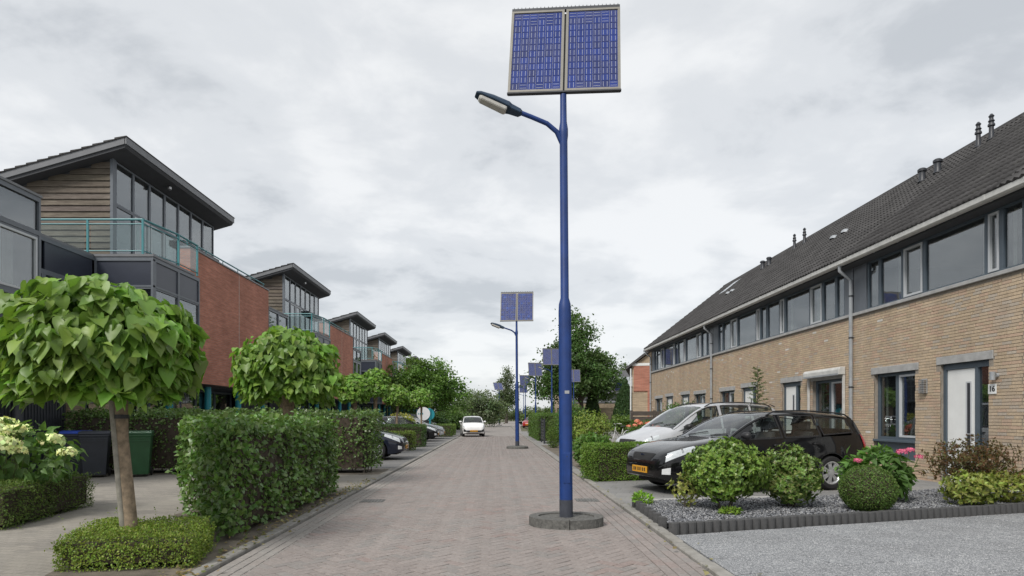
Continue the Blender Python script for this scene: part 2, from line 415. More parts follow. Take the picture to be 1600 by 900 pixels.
class MB:
    """collects geometry; build() makes ONE mesh object"""
    def __init__(s):
        s.V = []; s.F = []; s.C = []; s.n = 0; s.col = (1, 1, 1)
    def add(s, verts, faces):
        s.V.extend(verts); s.C.extend([s.col] * len(verts))
        s.F.extend([tuple(i + s.n for i in f) for f in faces]); s.n += len(verts)
        return s
    def box(s, x0, x1, y0, y1, z0, z1):
        v = [(x0, y0, z0), (x1, y0, z0), (x1, y1, z0), (x0, y1, z0), (x0, y0, z1), (x1, y0, z1), (x1, y1, z1), (x0, y1, z1)]
        return s.add(v, [(0, 3, 2, 1), (4, 5, 6, 7), (0, 1, 5, 4), (1, 2, 6, 5), (2, 3, 7, 6), (3, 0, 4, 7)])
    def prism(s, poly, a0, a1, axis='y'):
        """poly of 2D points extruded along an axis"""
        n = len(poly)
        def P(u, w, t):
            return {'y': (u, t, w), 'x': (t, u, w), 'z': (u, w, t)}[axis]
        v = [P(u, w, a0) for u, w in poly] + [P(u, w, a1) for u, w in poly]
        f = [tuple(range(n))[::-1], tuple(range(n, 2 * n))]
        f += [(i, (i + 1) % n, n + (i + 1) % n, n + i) for i in range(n)]
        return s.add(v, f)
    def tube(s, pts, rad, seg=10, cap=True):
        pts = [Vector(p) for p in pts]
        rads = rad if isinstance(rad, (list, tuple)) else [rad] * len(pts)
        up = None; rings = []
        for i, p in enumerate(pts):
            d = (pts[min(i + 1, len(pts) - 1)] - pts[max(i - 1, 0)]).normalized()
            if up is None:
                up = Vector((1, 0, 0)) if abs(d.x) < 0.8 else Vector((0, 1, 0))
            a = (up - d * up.dot(d)).normalized(); up = a; b = d.cross(a)
            rings.append([tuple(p + (a * math.cos(t) + b * math.sin(t)) * rads[i]) for t in (2 * math.pi * j / seg for j in range(seg))])
        v = [q for r in rings for q in r]; f = []
        for i in range(len(pts) - 1):
            for j in range(seg):
                f.append((i * seg + j, i * seg + (j + 1) % seg, (i + 1) * seg + (j + 1) % seg, (i + 1) * seg + j))
        if cap:
            f.append(tuple(range(seg))[::-1]); f.append(tuple(range((len(pts) - 1) * seg, len(pts) * seg)))
        return s.add(v, f)
    def lathe(s, prof, c=(0, 0, 0), seg=20, axis='z'):
        v = []; f = []; n = len(prof)
        for j in range(seg):
            t = 2 * math.pi * j / seg
            for r, h in prof:
                p = (r * math.cos(t), r * math.sin(t), h)
                if axis == 'y': p = (p[0], p[2], p[1])
                if axis == 'x': p = (p[2], p[0], p[1])
                v.append((p[0] + c[0], p[1] + c[1], p[2] + c[2]))
        for j in range(seg):
            for i in range(n - 1):
                a = j * n + i; b = ((j + 1) % seg) * n + i
                f.append((a, b, b + 1, a + 1))
        return s.add(v, f)
    def build(s, name, mat, parent=None, bevel=0.0, smooth=False, off=None, **props):
        o = Vector(off) if off is not None else root_offset(parent)
        V = np.array(s.V, dtype=np.float32) - np.array(o, dtype=np.float32)
        me = bpy.data.meshes.new(name)
        me.from_pydata([tuple(map(float, p)) for p in V], [], s.F)
        if any(c != (1, 1, 1) for c in s.C) or mat in ('weathered_wood', 'tan_brick', 'roof_tile', 'paver', 'gravel', 'solar_cell', 'plain_attr', 'petal', 'concrete_kerb'):
            a = me.attributes.new('col', 'FLOAT_COLOR', 'POINT')
            c = np.ones((len(V), 4), dtype=np.float32); c[:, :3] = np.array(s.C)
            a.data.foreach_set('color', c.ravel())
        me.materials.append(M[mat])
        bm = bmesh.new(); bm.from_mesh(me)
        bmesh.ops.recalc_face_normals(bm, faces=bm.faces)
        if bevel:
            ed = [e_ for e_ in bm.edges if len(e_.link_faces) == 2 and e_.calc_face_angle() > 0.6]
            bmesh.ops.bevel(bm, geom=ed, offset=bevel, segments=1, affect='EDGES', clamp_overlap=True)
        bm.to_mesh(me); bm.free()
        if smooth:
            me.polygons.foreach_set('use_smooth', np.ones(len(me.polygons), dtype=bool))
            me.update()
            me.set_sharp_from_angle(angle=R(38))
        return link(name, me, parent, **props)

def bx(name, x0, x1, y0, y1, z0, z1, mat, parent=None, bevel=0.0, **props):
    return MB().box(x0, x1, y0, y1, z0, z1).build(name, mat, parent, bevel, **props)

def structure(o, label=None):
    o['kind'] = 'structure'
    if label: o['label'] = label
    return o

def sheet(name, poly, z, mat, label):
    me = bpy.data.meshes.new(name)
    me.from_pydata([(x, y, z) for x, y in poly], [], [tuple(range(len(poly)))])
    me.materials.append(M[mat])
    o = link(name, me); return structure(o, label)
# ------------------------------------------------------------------ ground, road, kerbs
rng = np.random.default_rng(11)
random.seed(5)
KL, KR = -2.62, 1.96         # kerb lines
sheet('ground', [(-900, -60), (900, -60), (900, 2500), (-900, 2500)], -0.07, 'ground_soil', 'bare grassy ground spreading to the horizon')
road = thing('road', 'brick paved residential street running to the distance', 'road', (0, 0, 0))
del road['category']; road['kind'] = 'structure'
def flat(name, poly, z, mat, parent):
    me = bpy.data.meshes.new(name)
    me.from_pydata([(x, y, z) for x, y in poly], [], [tuple(range(len(poly)))]); me.materials.append(M[mat])
    return link(name, me, parent)
flat('road_bed', [(KL, -8), (KR, -8), (KR, 46.5), (KL, 46.5)], -0.011, 'joint_sand', road)
flat('far_surface', [(KL, 46.0), (KR, 46.0), (KR + 1.5, 90), (KR + 9, 190), (KR + 2, 190), (KL - 1.0, 90)], 0.0, 'road_far_paver', road)

def clip_poly(poly, x0, x1):
    def half(p, f):
        out = []
        for i in range(len(p)):
            a, b = p[i], p[(i + 1) % len(p)]
            fa, fb = f(a), f(b)
            if fa >= 0: out.append(a)
            if (fa >= 0) != (fb >= 0):
                t = fa / (fa - fb); out.append((a[0] + (b[0] - a[0]) * t, a[1] + (b[1] - a[1]) * t))
        return out
    p = half(poly, lambda q: q[0] - x0)
    return half(p, lambda q: x1 - q[0]) if p else p

def paver_color():
    b = rng.uniform(0.93, 1.07)
    t = rng.random()
    c = np.array((0.274, 0.240, 0.224)) if t < 0.7 else (np.array((0.262, 0.240, 0.226)) if t < 0.92 else np.array((0.284, 0.230, 0.212)))
    return tuple(c * b)

CH = 0.006
def paver_geo(poly, z):
    """top face, chamfer and skirt of one paver"""
    n = len(poly); cx = sum(p[0] for p in poly) / n; cy = sum(p[1] for p in poly) / n
    def ins(p, d):
        vx, vy = cx - p[0], cy - p[1]; L = math.hypot(vx, vy) or 1
        return (p[0] + vx / L * d, p[1] + vy / L * d)
    v = [(*p, z - 0.02) for p in poly] + [(*p, z - 0.004) for p in poly] + [(*ins(p, CH), z) for p in poly]
    f = [tuple(range(2 * n, 3 * n))]
    for i in range(n):
        j = (i + 1) % n
        f += [(i, j, n + j, n + i), (n + i, n + j, 2 * n + j, 2 * n + i)]
    return v, f

def rect(cx, cy, l, w, a):
    c, s_ = math.cos(a), math.sin(a)
    return [(cx + c * u - s_ * t, cy + s_ * u + c * t) for u, t in ((-l, -w), (l, -w), (l, w), (-l, w))]

W = 0.105; HL, HW = 0.1008, 0.0482
XL_, XR_ = KL + 0.34, KR - 0.43
single = []; multi = []
c45 = math.cos(R(45))
n_max = int(48 / W) + 10
for b in range(-60, n_max):
    for a in range(-n_max, n_max):
        m = (a - b) % 4
        if m == 0: u, t, ang = a + 1.0, b + 0.5, 0.0
        elif m == 3: u, t, ang = a + 0.5, b + 1.0, R(90)
        else: continue
        u *= W; t *= W
        x = (u - t) * c45; y = (u + t) * c45
        if y < 3.0 or y > 46.3 or x < XL_ - 0.1 or x > XR_ + 0.1: continue
        multi.append((x, y, ang + R(45)))
full = [p for p in multi if XL_ + 0.115 < p[0] < XR_ - 0.115 and 5.75 < p[1]]
full.sort(key=lambda p: p[1])
near_set = set(full[:300])
# longitudinal border courses beside each kerb
border = []
for side, x_edge, rows in ((1, XR_, 4), (-1, XL_, 3)):
    for r in range(rows):
        x = x_edge + side * (0.053 + 0.105 * r)
        y = 3.0 + 0.105 * (r % 2)
        while y < 46.3:
            border.append((x, y, R(90))); y += 0.21
# shared meshes for the nearest ones
pv_meshes = []
for i in range(14):
    mb = MB(); mb.col = paver_color(); mb.add(*paver_geo(rect(0, 0, HL, HW, 0), 0.0))
    me = bpy.data.meshes.new('paver'); me.from_pydata(mb.V, [], mb.F); me.materials.append(M['paver'])
    at = me.attributes.new('col', 'FLOAT_COLOR', 'POINT')
    at.data.foreach_set('color', np.array([(*mb.col, 1)] * len(mb.V), dtype=np.float32).ravel())
    pv_meshes.append(me)
mb = MB()
for p in multi + border:
    x, y, ang = p
    if p in near_set:
        link('paver', random.choice(pv_meshes), road, (x, y, random.uniform(-0.002, 0.0015)), (random.gauss(0, 0.006), random.gauss(0, 0.006), ang + random.gauss(0, 0.006)))
        continue
    z = random.uniform(-0.002, 0.0015)
    poly = rect(x, y, HL, HW, ang + random.gauss(0, 0.006))
    if abs(x - XL_) < 0.13 or abs(x - XR_) < 0.13:
        if p in set(()) or ang == R(90): pass
        else:
            poly = clip_poly(poly, XL_ + 0.002, XR_ - 0.002)
            if len(poly) < 3: continue
    mb.col = paver_color()
    if x < XL_: mb.col = tuple(c * 0.55 + d * 0.5 for c, d in zip(mb.col, (0.30, 0.29, 0.265)))      # sand washed against the left kerb
    if y < 22: mb.add(*paver_geo(poly, z))
    else:
        n = len(poly); mb.add([(*q, z) for q in poly] + [(*q, z - 0.012) for q in poly], [tuple(range(n))] + [(i, n + i, n + (i + 1) % n, (i + 1) % n) for i in range(n)])
mb.build('remaining_pavers', 'paver', road, kind='stuff')

# kerb stones, one metre each
for side, x0, x1, lab in ((1, KR, KR + 0.13, 'concrete kerb stones along the right edge of the street'), (-1, KL - 0.13, KL, 'concrete kerb stones along the left edge of the street')):
    kb = thing('kerb', lab, 'kerb'); del kb['category']; kb['kind'] = 'structure'
    kms = []
    for i in range(6):
        mb = MB(); g = random.uniform(0.85, 1.12); mb.col = (0.27 * g, 0.26 * g, 0.24 * g)
        mb.box(-0.064, 0.064, -0.497, 0.497, -0.08, 0.0)
        o = mb.build('kerb_stone', 'concrete_kerb', kb, 0.012, off=(0, 0, 0)); kms.append(o.data)
        o.location = ((x0 + x1) / 2, -3.5 + i, 0.035)
    for i in range(6, 52):
        link('kerb_stone', random.choice(kms), kb, ((x0 + x1) / 2 + random.gauss(0, 0.004), -3.5 + i, 0.035 + random.gauss(0, 0.003)), (0, random.gauss(0, 0.012), random.gauss(0, 0.004)))
    mb = MB(); mb.col = (0.27, 0.26, 0.24)
    for i in range(52, 90): mb.box(x0, x1, -4 + i + 0.003, -4 + i + 0.997, -0.05, 0.035)
    mb.build('far_kerb_stones', 'concrete_kerb', kb, kind='stuff')

# left verge and drives
sheet('driveway', [(-30, -10), (KL - 0.13, -10), (KL - 0.13, 17.2), (-30, 17.2)], 0.015, 'driveway_clinker', 'sandy grey clinker driveway on the left side')
sheet('parking_area', [(-30, 17.2), (KL - 0.13, 17.2), (KL - 0.13, 86), (-30, 86)], 0.012, 'parking_paver', 'dark grey paved parking bays along the red houses')
# right side
sheet('front_pavement', [(KR + 0.13, 8.0), (30, 12.5), (30, 60), (KR + 0.13, 60)], 0.018, 'drive_slab_grey', 'grey slab paving in front of the tan brick terrace')

# aggregate slabs bottom right, laid parallel to the garden edging
ang = R(17)
slabs = thing('aggregate_driveway', 'speckled grey aggregate slab driveway at lower right', 'driveway'); del slabs['category']; slabs['kind'] = 'structure'
flat('slab_bed', [(KR + 0.13, -6), (30, -6), (30, 12.6), (KR + 0.13, 8.05)], 0.012, 'concrete_dark', slabs)
ca, sa = math.cos(ang), math.sin(ang)
S = 0.6
CX, CY = 2.10, 7.42
slab_me = MB().box(-S / 2 + 0.006, S / 2 - 0.006, -S / 2 + 0.006, S / 2 - 0.006, -0.04, 0.0).build('aggregate_slab', 'aggregate', slabs, 0.006, off=(0, 0, 0))
first = True
for i in range(0, 16):
    for j in range(0, 8):
        u = i * S + S / 2 - (0.0 if j % 1 == 0 else 0.3); w = -(j * S + S / 2) - 0.02
        x = CX + ca * u - sa * w; y = CY + sa * u + ca * w
        if y < 3.6 or x > 9.8 or x < KR + 0.52: continue
        o = slab_me if first else link('aggregate_slab', slab_me.data, slabs)
        first = False
        o.location = (x, y, 0.034 + random.gauss(0, 0.0015)); o.rotation_euler = (random.gauss(0, 0.002), random.gauss(0, 0.002), ang)
# cut slabs that close the wedge against the kerb
mbw = MB()
def slab_clip(i, j):
    u = i * S + S / 2; w = -(j * S + S / 2) - 0.02
    return rect(CX + ca * u - sa * w, CY + sa * u + ca * w, S / 2 - 0.006, S / 2 - 0.006, ang)
for i in range(-4, 3):
    for j in range(0, 8):
        p = slab_clip(i, j); cxm = sum(q[0] for q in p) / 4
        if cxm >= KR + 0.52: continue
        q = clip_poly(p, KR + 0.135, 50)
        if len(q) >= 3 and abs(sum(q[a][0] * q[(a + 1) % len(q)][1] - q[(a + 1) % len(q)][0] * q[a][1] for a in range(len(q)))) > 0.01:
            n = len(q); mb = MB(); mb.add([(*a, -0.01) for a in q] + [(*a, 0.033) for a in q], [tuple(range(n, 2 * n))] + [(a, (a + 1) % n, n + (a + 1) % n, n + a) for a in range(n)])
            mb.build('aggregate_slab', 'aggregate', slabs)

# gravel bed with palisade edging
bed = thing('garden_bed', 'raised grey gravel bed edged with dark concrete palisade', 'garden bed', (2.05, 7.45, 0))
BU = Vector((ca, sa, 0)); BV = Vector((0.03, 1, 0)).normalized()
B0 = Vector((2.08, 7.50, 0))
BL, BD = 7.6, 2.6
def bedp(u, v, z=0.0): return B0 + BU * u + BV * v + Vector((0, 0, z))
pol = [bedp(0.05, 0.05), bedp(BL, 0.05), bedp(BL, 2.4), bedp(4.6, 1.95), bedp(2.9, 2.0), bedp(0.05, 2.35)]
def edge_run(a, b, h0, h1, step=0.115):
    """row of half round palisade pieces from a to b"""
    d = (b - a); L = d.length; d.normalize(); nrm = Vector((d.y, -d.x, 0)); n = int(L / step)
    prof = [(-0.056, -0.05), (0.056, -0.05), (0.056, 0.012), (0.035, 0.036), (0, 0.046), (-0.035, 0.036), (-0.056, 0.012)]
    for hgt in (h0,):
        mb = MB(); mb.prism(prof, -0.1, hgt, 'z'); me = mb.build('edging_piece', 'concrete_dark', bed, 0.004, off=(0, 0, 0))
    for i in range(n):
        o = me if i == 0 else link('edging_piece', me.data, bed)
        p = a + d * (step * (i + 0.5)) - Vector(bed.location)
        o.location = (p.x, p.y, p.z + random.gauss(0, 0.003)); o.rotation_euler = (0, 0, math.atan2(-nrm.x, nrm.y) + random.gauss(0, 0.012))
edge_run(bedp(0, 0), bedp(BL, 0), 0.155, 0.155)
edge_run(bedp(0, 2.4), bedp(0, 0.06), 0.155, 0.155, 0.30)
mb = MB(); n = len(pol); mb.add([(p.x, p.y, 0.09) for p in pol], [tuple(range(n))])
mb.build('gravel_base', 'concrete_dark', bed)
bx_ = bedp(0, 2.42)
for k_ in range(3):
    a = bedp(0.0 + k_ * 0.98, 2.42 - k_ * 0.13); b = bedp(0.95 + k_ * 0.98, 2.42 - (k_ + 1) * 0.13)
    d = (b - a).normalized(); nn = Vector((-d.y, d.x, 0)) * 0.05
    q = [a - nn, b - nn, b + nn, a + nn]
    MB().prism([(p.x, p.y) for p in q], 0.0, 0.115, 'z').build('rear_edging_slab', 'concrete_light', bed, 0.008)
# stones
def in_poly(x, y, P):
    c = np.zeros(len(x), bool); j = len(P) - 1
    for i in range(len(P)):
        xi, yi, xj, yj = P[i].x, P[i].y, P[j].x, P[j].y
        c ^= ((yi > y) != (yj > y)) & (x < (xj - xi) * (y - yi) / (yj - yi + 1e-9) + xi); j = i
    return c
def rot_random(n, rg):
    q = rg.normal(size=(n, 4)); q /= np.linalg.norm(q, axis=1)[:, None]
    w, x, y, z = q.T
    return np.stack([np.stack([1 - 2 * (y * y + z * z), 2 * (x * y - z * w), 2 * (x * z + y * w)], 1), np.stack([2 * (x * y + z * w), 1 - 2 * (x * x + z * z), 2 * (y * z - x * w)], 1), np.stack([2 * (x * z - y * w), 2 * (y * z + x * w), 1 - 2 * (x * x + y * y)], 1)], 1)
def stones(name, P, z, n, smin, smax, cols, parent, seed, spread=0.012):
    rg = np.random.default_rng(seed)
    xs = [p.x for p in P]; ys = [p.y for p in P]
    x = rg.uniform(min(xs), max(xs), n * 2); y = rg.uniform(min(ys), max(ys), n * 2)
    ok = in_poly(x, y, P); x, y = x[ok][:n], y[ok][:n]; n = len(x)
    oct_ = np.array([(1, 0, 0), (-1, 0, 0), (0, 1, 0), (0, -1, 0), (0, 0, 1), (0, 0, -1)], float)
    fc = np.array([(0, 2, 4), (2, 1, 4), (1, 3, 4), (3, 0, 4), (2, 0, 5), (1, 2, 5), (3, 1, 5), (0, 3, 5)])
    s_ = rg.uniform(smin, smax, (n, 1, 1)) * rg.uniform(0.55, 1.25, (n, 6, 1))
    V = np.einsum('nij,nkj->nki', rot_random(n, rg), oct_[None] * s_)
    V[:, :, 2] *= 0.75
    V += np.stack([x, y, z + rg.uniform(0, spread, n)], 1)[:, None, :]
    F = (np.arange(n)[:, None, None] * 6 + fc[None]).reshape(-1, 3)
    cc = np.array(cols)[rg.integers(0, len(cols), n)] * rg.uniform(0.75, 1.25, (n, 1))
    V = V.reshape(-1, 3) - np.array(root_offset(parent))
    me = npmesh(name, V, [F], 'gravel', np.repeat(cc, 6, axis=0))
    return link(name, me, parent, kind='stuff')
stones('gravel', pol, 0.10, 26000, 0.011, 0.021, [(0.13, 0.135, 0.15), (0.19, 0.195, 0.21), (0.26, 0.265, 0.28), (0.09, 0.095, 0.105), (0.33, 0.33, 0.335)], bed, 3)

# soil strips under the left hedges
def soil(name, poly, lab): sheet(name, poly, 0.020, 'dirt', lab)
soil('hedge_soil', [(-3.98, 5.55), (-2.9, 5.45), (KL - 0.135, 5.2), (KL - 0.135, 11.9), (-4.5, 12.0), (-4.6, 9.0), (-3.6, 7.2), (-4.28, 6.98)], 'dark soil strip under the beech hedge and box hedge')
soil('rear_hedge_soil', [(-11, 15.3), (-2.85, 15.3), (-2.85, 16.9), (-11, 16.9)], 'dark soil strip under the rear beech hedge')
# drain covers
for (x, y, lab) in ((KL + 0.55, 10.6, 'square iron street drain near the left kerb'), (KR - 0.42, 10.7, 'small iron street drain beside the right kerb behind the lamp plinth')):
    t = thing('street_drain', lab, 'drain', (x, y, 0))
    bx('frame', x - 0.19, x + 0.19, y - 0.18, y + 0.18, -0.03, 0.006, 'drain_iron', t, 0.004)
    for i in range(7): bx('bar', x - 0.18 + i * 0.052, x - 0.145 + i * 0.052, y - 0.16, y + 0.16, 0.006, 0.012, 'drain_iron', t)
# ------------------------------------------------------------------ window builder
def win(parent, axis, pos, sgn, a0, a1, z0, z1, fm='grey_frame', fw=0.055, dep=0.09, gm='window_glass', sash=None, curtain=None, mid=None, name='window'):
    """a framed pane in the plane axis=pos, facing sgn along that axis; spans a0..a1 on the other axis"""
    def B(mb, u0, u1, d0, d1, w0, w1):
        p0, p1 = sorted((pos + sgn * d0, pos + sgn * d1))
        if axis == 'x': mb.box(p0, p1, u0, u1, w0, w1)
        else: mb.box(u0, u1, p0, p1, w0, w1)
    m = MB()
    B(m, a0, a1, -dep, 0, z0, z0 + fw); B(m, a0, a1, -dep, 0, z1 - fw, z1)
    B(m, a0, a0 + fw, -dep, -0.001, z0 + fw, z1 - fw); B(m, a1 - fw, a1, -dep, -0.001, z0 + fw, z1 - fw)
    if mid: B(m, a0 + fw, a1 - fw, -dep + 0.01, -0.004, mid - fw / 2, mid + fw / 2)
    w = m.build(name, fm, parent)
    i0, i1, j0, j1 = a0 + fw, a1 - fw, z0 + fw, z1 - fw
    if sash:
        s = MB(); k_ = 0.045
        B(s, i0, i1, -dep * 0.7, 0.012, j0, j0 + k_); B(s, i0, i1, -dep * 0.7, 0.012, j1 - k_, j1)
        B(s, i0, i0 + k_, -dep * 0.7, 0.011, j0 + k_, j1 - k_); B(s, i1 - k_, i1, -dep * 0.7, 0.011, j0 + k_, j1 - k_)
        s.build('sash', sash, w); i0 += k_; i1 -= k_; j0 += k_; j1 -= k_
    g = MB(); B(g, i0, i1, -dep * 0.55, -dep * 0.55 + 0.012, j0, j1); g.build('pane', gm, w)
    if curtain:
        # pleated cloth hanging behind the pane
        f0, f1 = curtain; c0 = i0 + (i1 - i0) * f0; c1 = i0 + (i1 - i0) * f1; n = max(3, int((c1 - c0) / 0.11))
        V = []; F = []
        for t in range(n + 1):
            u = c0 + (c1 - c0) * t / n; d = -dep - 0.08 + 0.02 * (-1) ** t
            q = pos + sgn * d
            for zz in (j0, j1): V.append((q, u, zz) if axis == 'x' else (u, q, zz))
        for t in range(n): F.append((2 * t, 2 * t + 2, 2 * t + 3, 2 * t + 1))
        MB().add(V, F).build('curtain', 'curtain', w)
    return w

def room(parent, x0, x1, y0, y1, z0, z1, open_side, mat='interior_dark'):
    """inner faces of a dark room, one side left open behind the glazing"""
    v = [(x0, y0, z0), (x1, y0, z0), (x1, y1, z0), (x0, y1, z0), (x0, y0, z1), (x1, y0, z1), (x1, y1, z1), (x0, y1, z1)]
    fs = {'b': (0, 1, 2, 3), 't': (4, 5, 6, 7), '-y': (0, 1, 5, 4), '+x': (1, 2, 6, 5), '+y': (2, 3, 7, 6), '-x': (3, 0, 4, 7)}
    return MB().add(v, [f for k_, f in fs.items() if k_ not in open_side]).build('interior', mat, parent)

# ------------------------------------------------------------------ right terrace of tan brick houses
XW = 9.44
XE, ZE, XRG, ZRG = 9.02, 5.50, 13.9, 9.32
SLn = math.hypot(XRG - XE, ZRG - ZE); DSX, DSZ = (XRG - XE) / SLn, (ZRG - ZE) / SLn
def roofp(y, v, h): return (XE + DSX * v - DSZ * h, y, ZE + DSZ * v + DSX * h)
def brick_col(rg):
    t = rg.random(); b = rg.uniform(0.96, 1.14)
    c = (0.495, 0.39, 0.275) if t < 0.5 else (0.47, 0.375, 0.275) if t < 0.75 else (0.485, 0.355, 0.262) if t < 0.93 else (0.45, 0.39, 0.32) if t < 0.994 else (0.62, 0.59, 0.54)
    return tuple(x * b for x in c)
brick_rng = np.random.default_rng(21)
def brick_boxmesh():
    out = []
    for i in range(14):
        mb = MB(); mb.col = brick_col(brick_rng); mb.box(0, 0.03, -0.105, 0.105, -0.026, 0.026)
        me = bpy.data.meshes.new('brick'); me.from_pydata(mb.V, [], mb.F[0:1] + mb.F[1:2] + mb.F[2:3] + mb.F[4:6]); me.materials.append(M['tan_brick'])
        at = me.attributes.new('col', 'FLOAT_COLOR', 'POINT'); at.data.foreach_set('color', np.array([(*mb.col, 1)] * 8, dtype=np.float32).ravel())
        out.append(me)
    return out
BRICKS = brick_boxmesh()
TW, TG = 0.3, SLn / 18
def tile_geo(nseg=8):
    V = []; F = []
    for k_ in range(nseg + 1):
        u = k_ / nseg; h = 0.042 * (0.5 + 0.5 * math.cos(4 * math.pi * (u - 0.12)))
        V += [(u * TW, -0.03, h + 0.052), (u * TW, TG, h + 0.026), (u * TW, -0.03, h * 0.6 + 0.018)]
    for k_ in range(nseg):
        a = 3 * k_; F += [(a, a + 3, a + 4, a + 1), (a + 2, a + 5, a + 3, a)]
    return V, F
TV, TF = tile_geo()
def tile_world(y, v):
    return [roofp(y + p[0], v + p[1], p[2]) for p in TV]
tile_rng = np.random.default_rng(8)
def tile_col():
    b = tile_rng.uniform(0.72, 1.2); return (0.062 * b, 0.060 * b, 0.060 * b)
TILES = []
for i in range(10):
    c = tile_col(); me = bpy.data.meshes.new('roof_tile')
    me.from_pydata([roofp(p[0], p[1], p[2]) for p in TV], [], TF); me.materials.append(M['roof_tile'])
    for q in me.vertices: q.co -= Vector((XE, 0, ZE))
    at = me.attributes.new('col', 'FLOAT_COLOR', 'POINT'); at.data.foreach_set('color', np.array([(*c, 1)] * len(TV), dtype=np.float32).ravel())
    me.polygons.foreach_set('use_smooth', np.ones(len(me.polygons), dtype=bool))
    TILES.append(me)

cur_rng = random.Random(12)
def terrace_house(ya, yb, pipe_far, nearest, label, awning=False, doorside=0.0):
    t = thing('terraced_house', label, 'house', ((XW + 3), ya, 0), 0, 'tan brick terrace houses on the right')
    Y = (lambda d: yb - d) if pipe_far else (lambda d: ya + d)
    def span(d0, d1): return tuple(sorted((Y(d0), Y(d1))))
    wy = span(0.95, 2.5) if not awning else span(0.45, 2.1)
    dy = span(3.3, 4.62) if not awning else span(2.85, 4.1)
    WZ0, WZ1, DZ1 = 0.42, 2.47, 2.52
    # backing wall with openings
    m = MB(); x0, x1 = XW + 0.008, XW + 0.24; top = 4.06
    o1, o2 = sorted((wy, dy))
    edges = [ya, o1[0], o1[1], o2[0], o2[1], yb]
    for i in (0, 2, 4): m.box(x0, x1, edges[i], edges[i + 1], -0.02, top)
    m.box(x0, x1, wy[0], wy[1], WZ1, top); m.box(x0, x1, wy[0], wy[1], -0.02, WZ0); m.box(x0, x1, dy[0], dy[1], DZ1, top)
    wall = m.build('wall', 'mortar', t)
    # the bricks
    rg = brick_rng; mbk = MB(); cand = []
    holes = [(wy[0], wy[1], WZ0 - 0.01, WZ1 + 0.17), (dy[0], dy[1], -1, DZ1 + 0.17)]
    nc = int(4.04 / 0.0625)
    y_start = max(ya, 9.0)
    for c in range(nc):
        z = 0.033 + c * 0.0625
        cuts = [(y_start, yb)]
        for h in holes:
            if h[2] < z + 0.026 and z - 0.026 < h[3] - 0.02:
                e0 = 0.12 if (z > 2.4) else 0.0
                new = []
                for a, b in cuts:
                    lo, hi = h[0] - e0, h[1] + e0
                    if hi <= a or lo >= b: new.append((a, b)); continue
                    if lo > a: new.append((a, lo))
                    if hi < b: new.append((hi, b))
                cuts = new
        off = (c % 2) * 0.11 + (c % 3) * 0.055
        for a, b in cuts:
            y = math.floor((a - off) / 0.22) * 0.22 + off
            while y < b:
                s0, s1 = max(a, y), min(b, y + 0.21)
                if s1 - s0 > 0.03:
                    if nearest and s1 - s0 > 0.2099 and s0 > 11.35: cand.append(((s0 + s1) / 2, z))
                    else:
                        mbk.col = brick_col(rg); p = 0.0 + rg.uniform(-0.002, 0.002)
                        mbk.add([(XW + p + q[0], q[1], q[2]) for q in ((0, s0, z - .026), (0, s1, z - .026), (0, s1, z + .026), (0, s0, z + .026), (.02, s0, z - .026), (.02, s1, z - .026), (.02, s1, z + .026), (.02, s0, z + .026))],
                                [(0, 3, 2, 1), (0, 1, 5, 4), (3, 7, 6, 2), (0, 4, 7, 3), (1, 2, 6, 5)])
                y += 0.22
    if nearest:
        cand.sort(key=lambda q: q[0] + 0.8 * max(0, 1.0 - q[1]))
        off = root_offset(wall)
        for i, (y, z) in enumerate(cand):
            if i < 300:
                link('brick', BRICKS[int(rg.integers(len(BRICKS)))], wall, (XW + rg.uniform(-0.002, 0.002) - off.x, y - off.y, z - off.z))
            else:
                mbk.col = brick_col(rg); p = rg.uniform(-0.002, 0.002); s0, s1 = y - 0.105, y + 0.105
                mbk.add([(XW + p + q[0], q[1], q[2]) for q in ((0, s0, z - .026), (0, s1, z - .026), (0, s1, z + .026), (0, s0, z + .026), (.02, s0, z - .026), (.02, s1, z - .026), (.02, s1, z + .026), (.02, s0, z + .026))],
                        [(0, 3, 2, 1), (0, 1, 5, 4), (3, 7, 6, 2), (0, 4, 7, 3), (1, 2, 6, 5)])
    mbk.build('bricks', 'tan_brick', wall, kind='stuff')
    # lintels, sills
    bx('lintel', XW - 0.012, XW + 0.2, wy[0] - 0.11, wy[1] + 0.11, WZ1, WZ1 + 0.165, 'lintel', t, 0.006)
    bx('lintel', XW - 0.012, XW + 0.2, dy[0] - 0.11, dy[1] + 0.11, DZ1, DZ1 + 0.165, 'lintel', t, 0.006)
    # ground floor window: low slate panel, fixed pane and a white sash
    xp = XW + 0.10
    bx('window_panel', xp - 0.02, xp + 0.05, wy[0], wy[1], WZ0, WZ0 + 0.42, 'slate_frame', t)
    bx('window_sill', XW - 0.03, xp + 0.02, wy[0], wy[1], WZ0 + 0.40, WZ0 + 0.445, 'slate_frame', t)
    wm = wy[0] + (wy[1] - wy[0]) * (0.5)
    za = WZ0 + 0.445
    win(t, 'x', xp, -1, wy[0], wm, za, WZ1, 'slate_frame', 0.07, 0.08, sash='white_frame', curtain=(0.0, 0.2))
    win(t, 'x', xp, -1, wm, wy[1], za, WZ1, 'slate_frame', 0.07, 0.08, curtain=(0.8, 1.0))
    # entrance: frame, white door leaf with a slim light, sidelight
    s_near = dy[0] if True else dy[1]
    dfr = MB(); fw = 0.085; dm = dy[0] + 0.36
    dfr.box(xp - 0.03, xp + 0.07, dy[0], dy[0] + fw, 0.0, DZ1); dfr.box(xp - 0.03, xp + 0.07, dy[1] - fw, dy[1], 0.0, DZ1)
    dfr.box(xp - 0.03, xp + 0.07, dy[0] + fw, dy[1] - fw, DZ1 - 0.12, DZ1); dfr.box(xp - 0.029, xp + 0.07, dm, dm + 0.08, 0.0, DZ1 - 0.12)
    fr = dfr.build('door_frame', 'slate_frame', t)
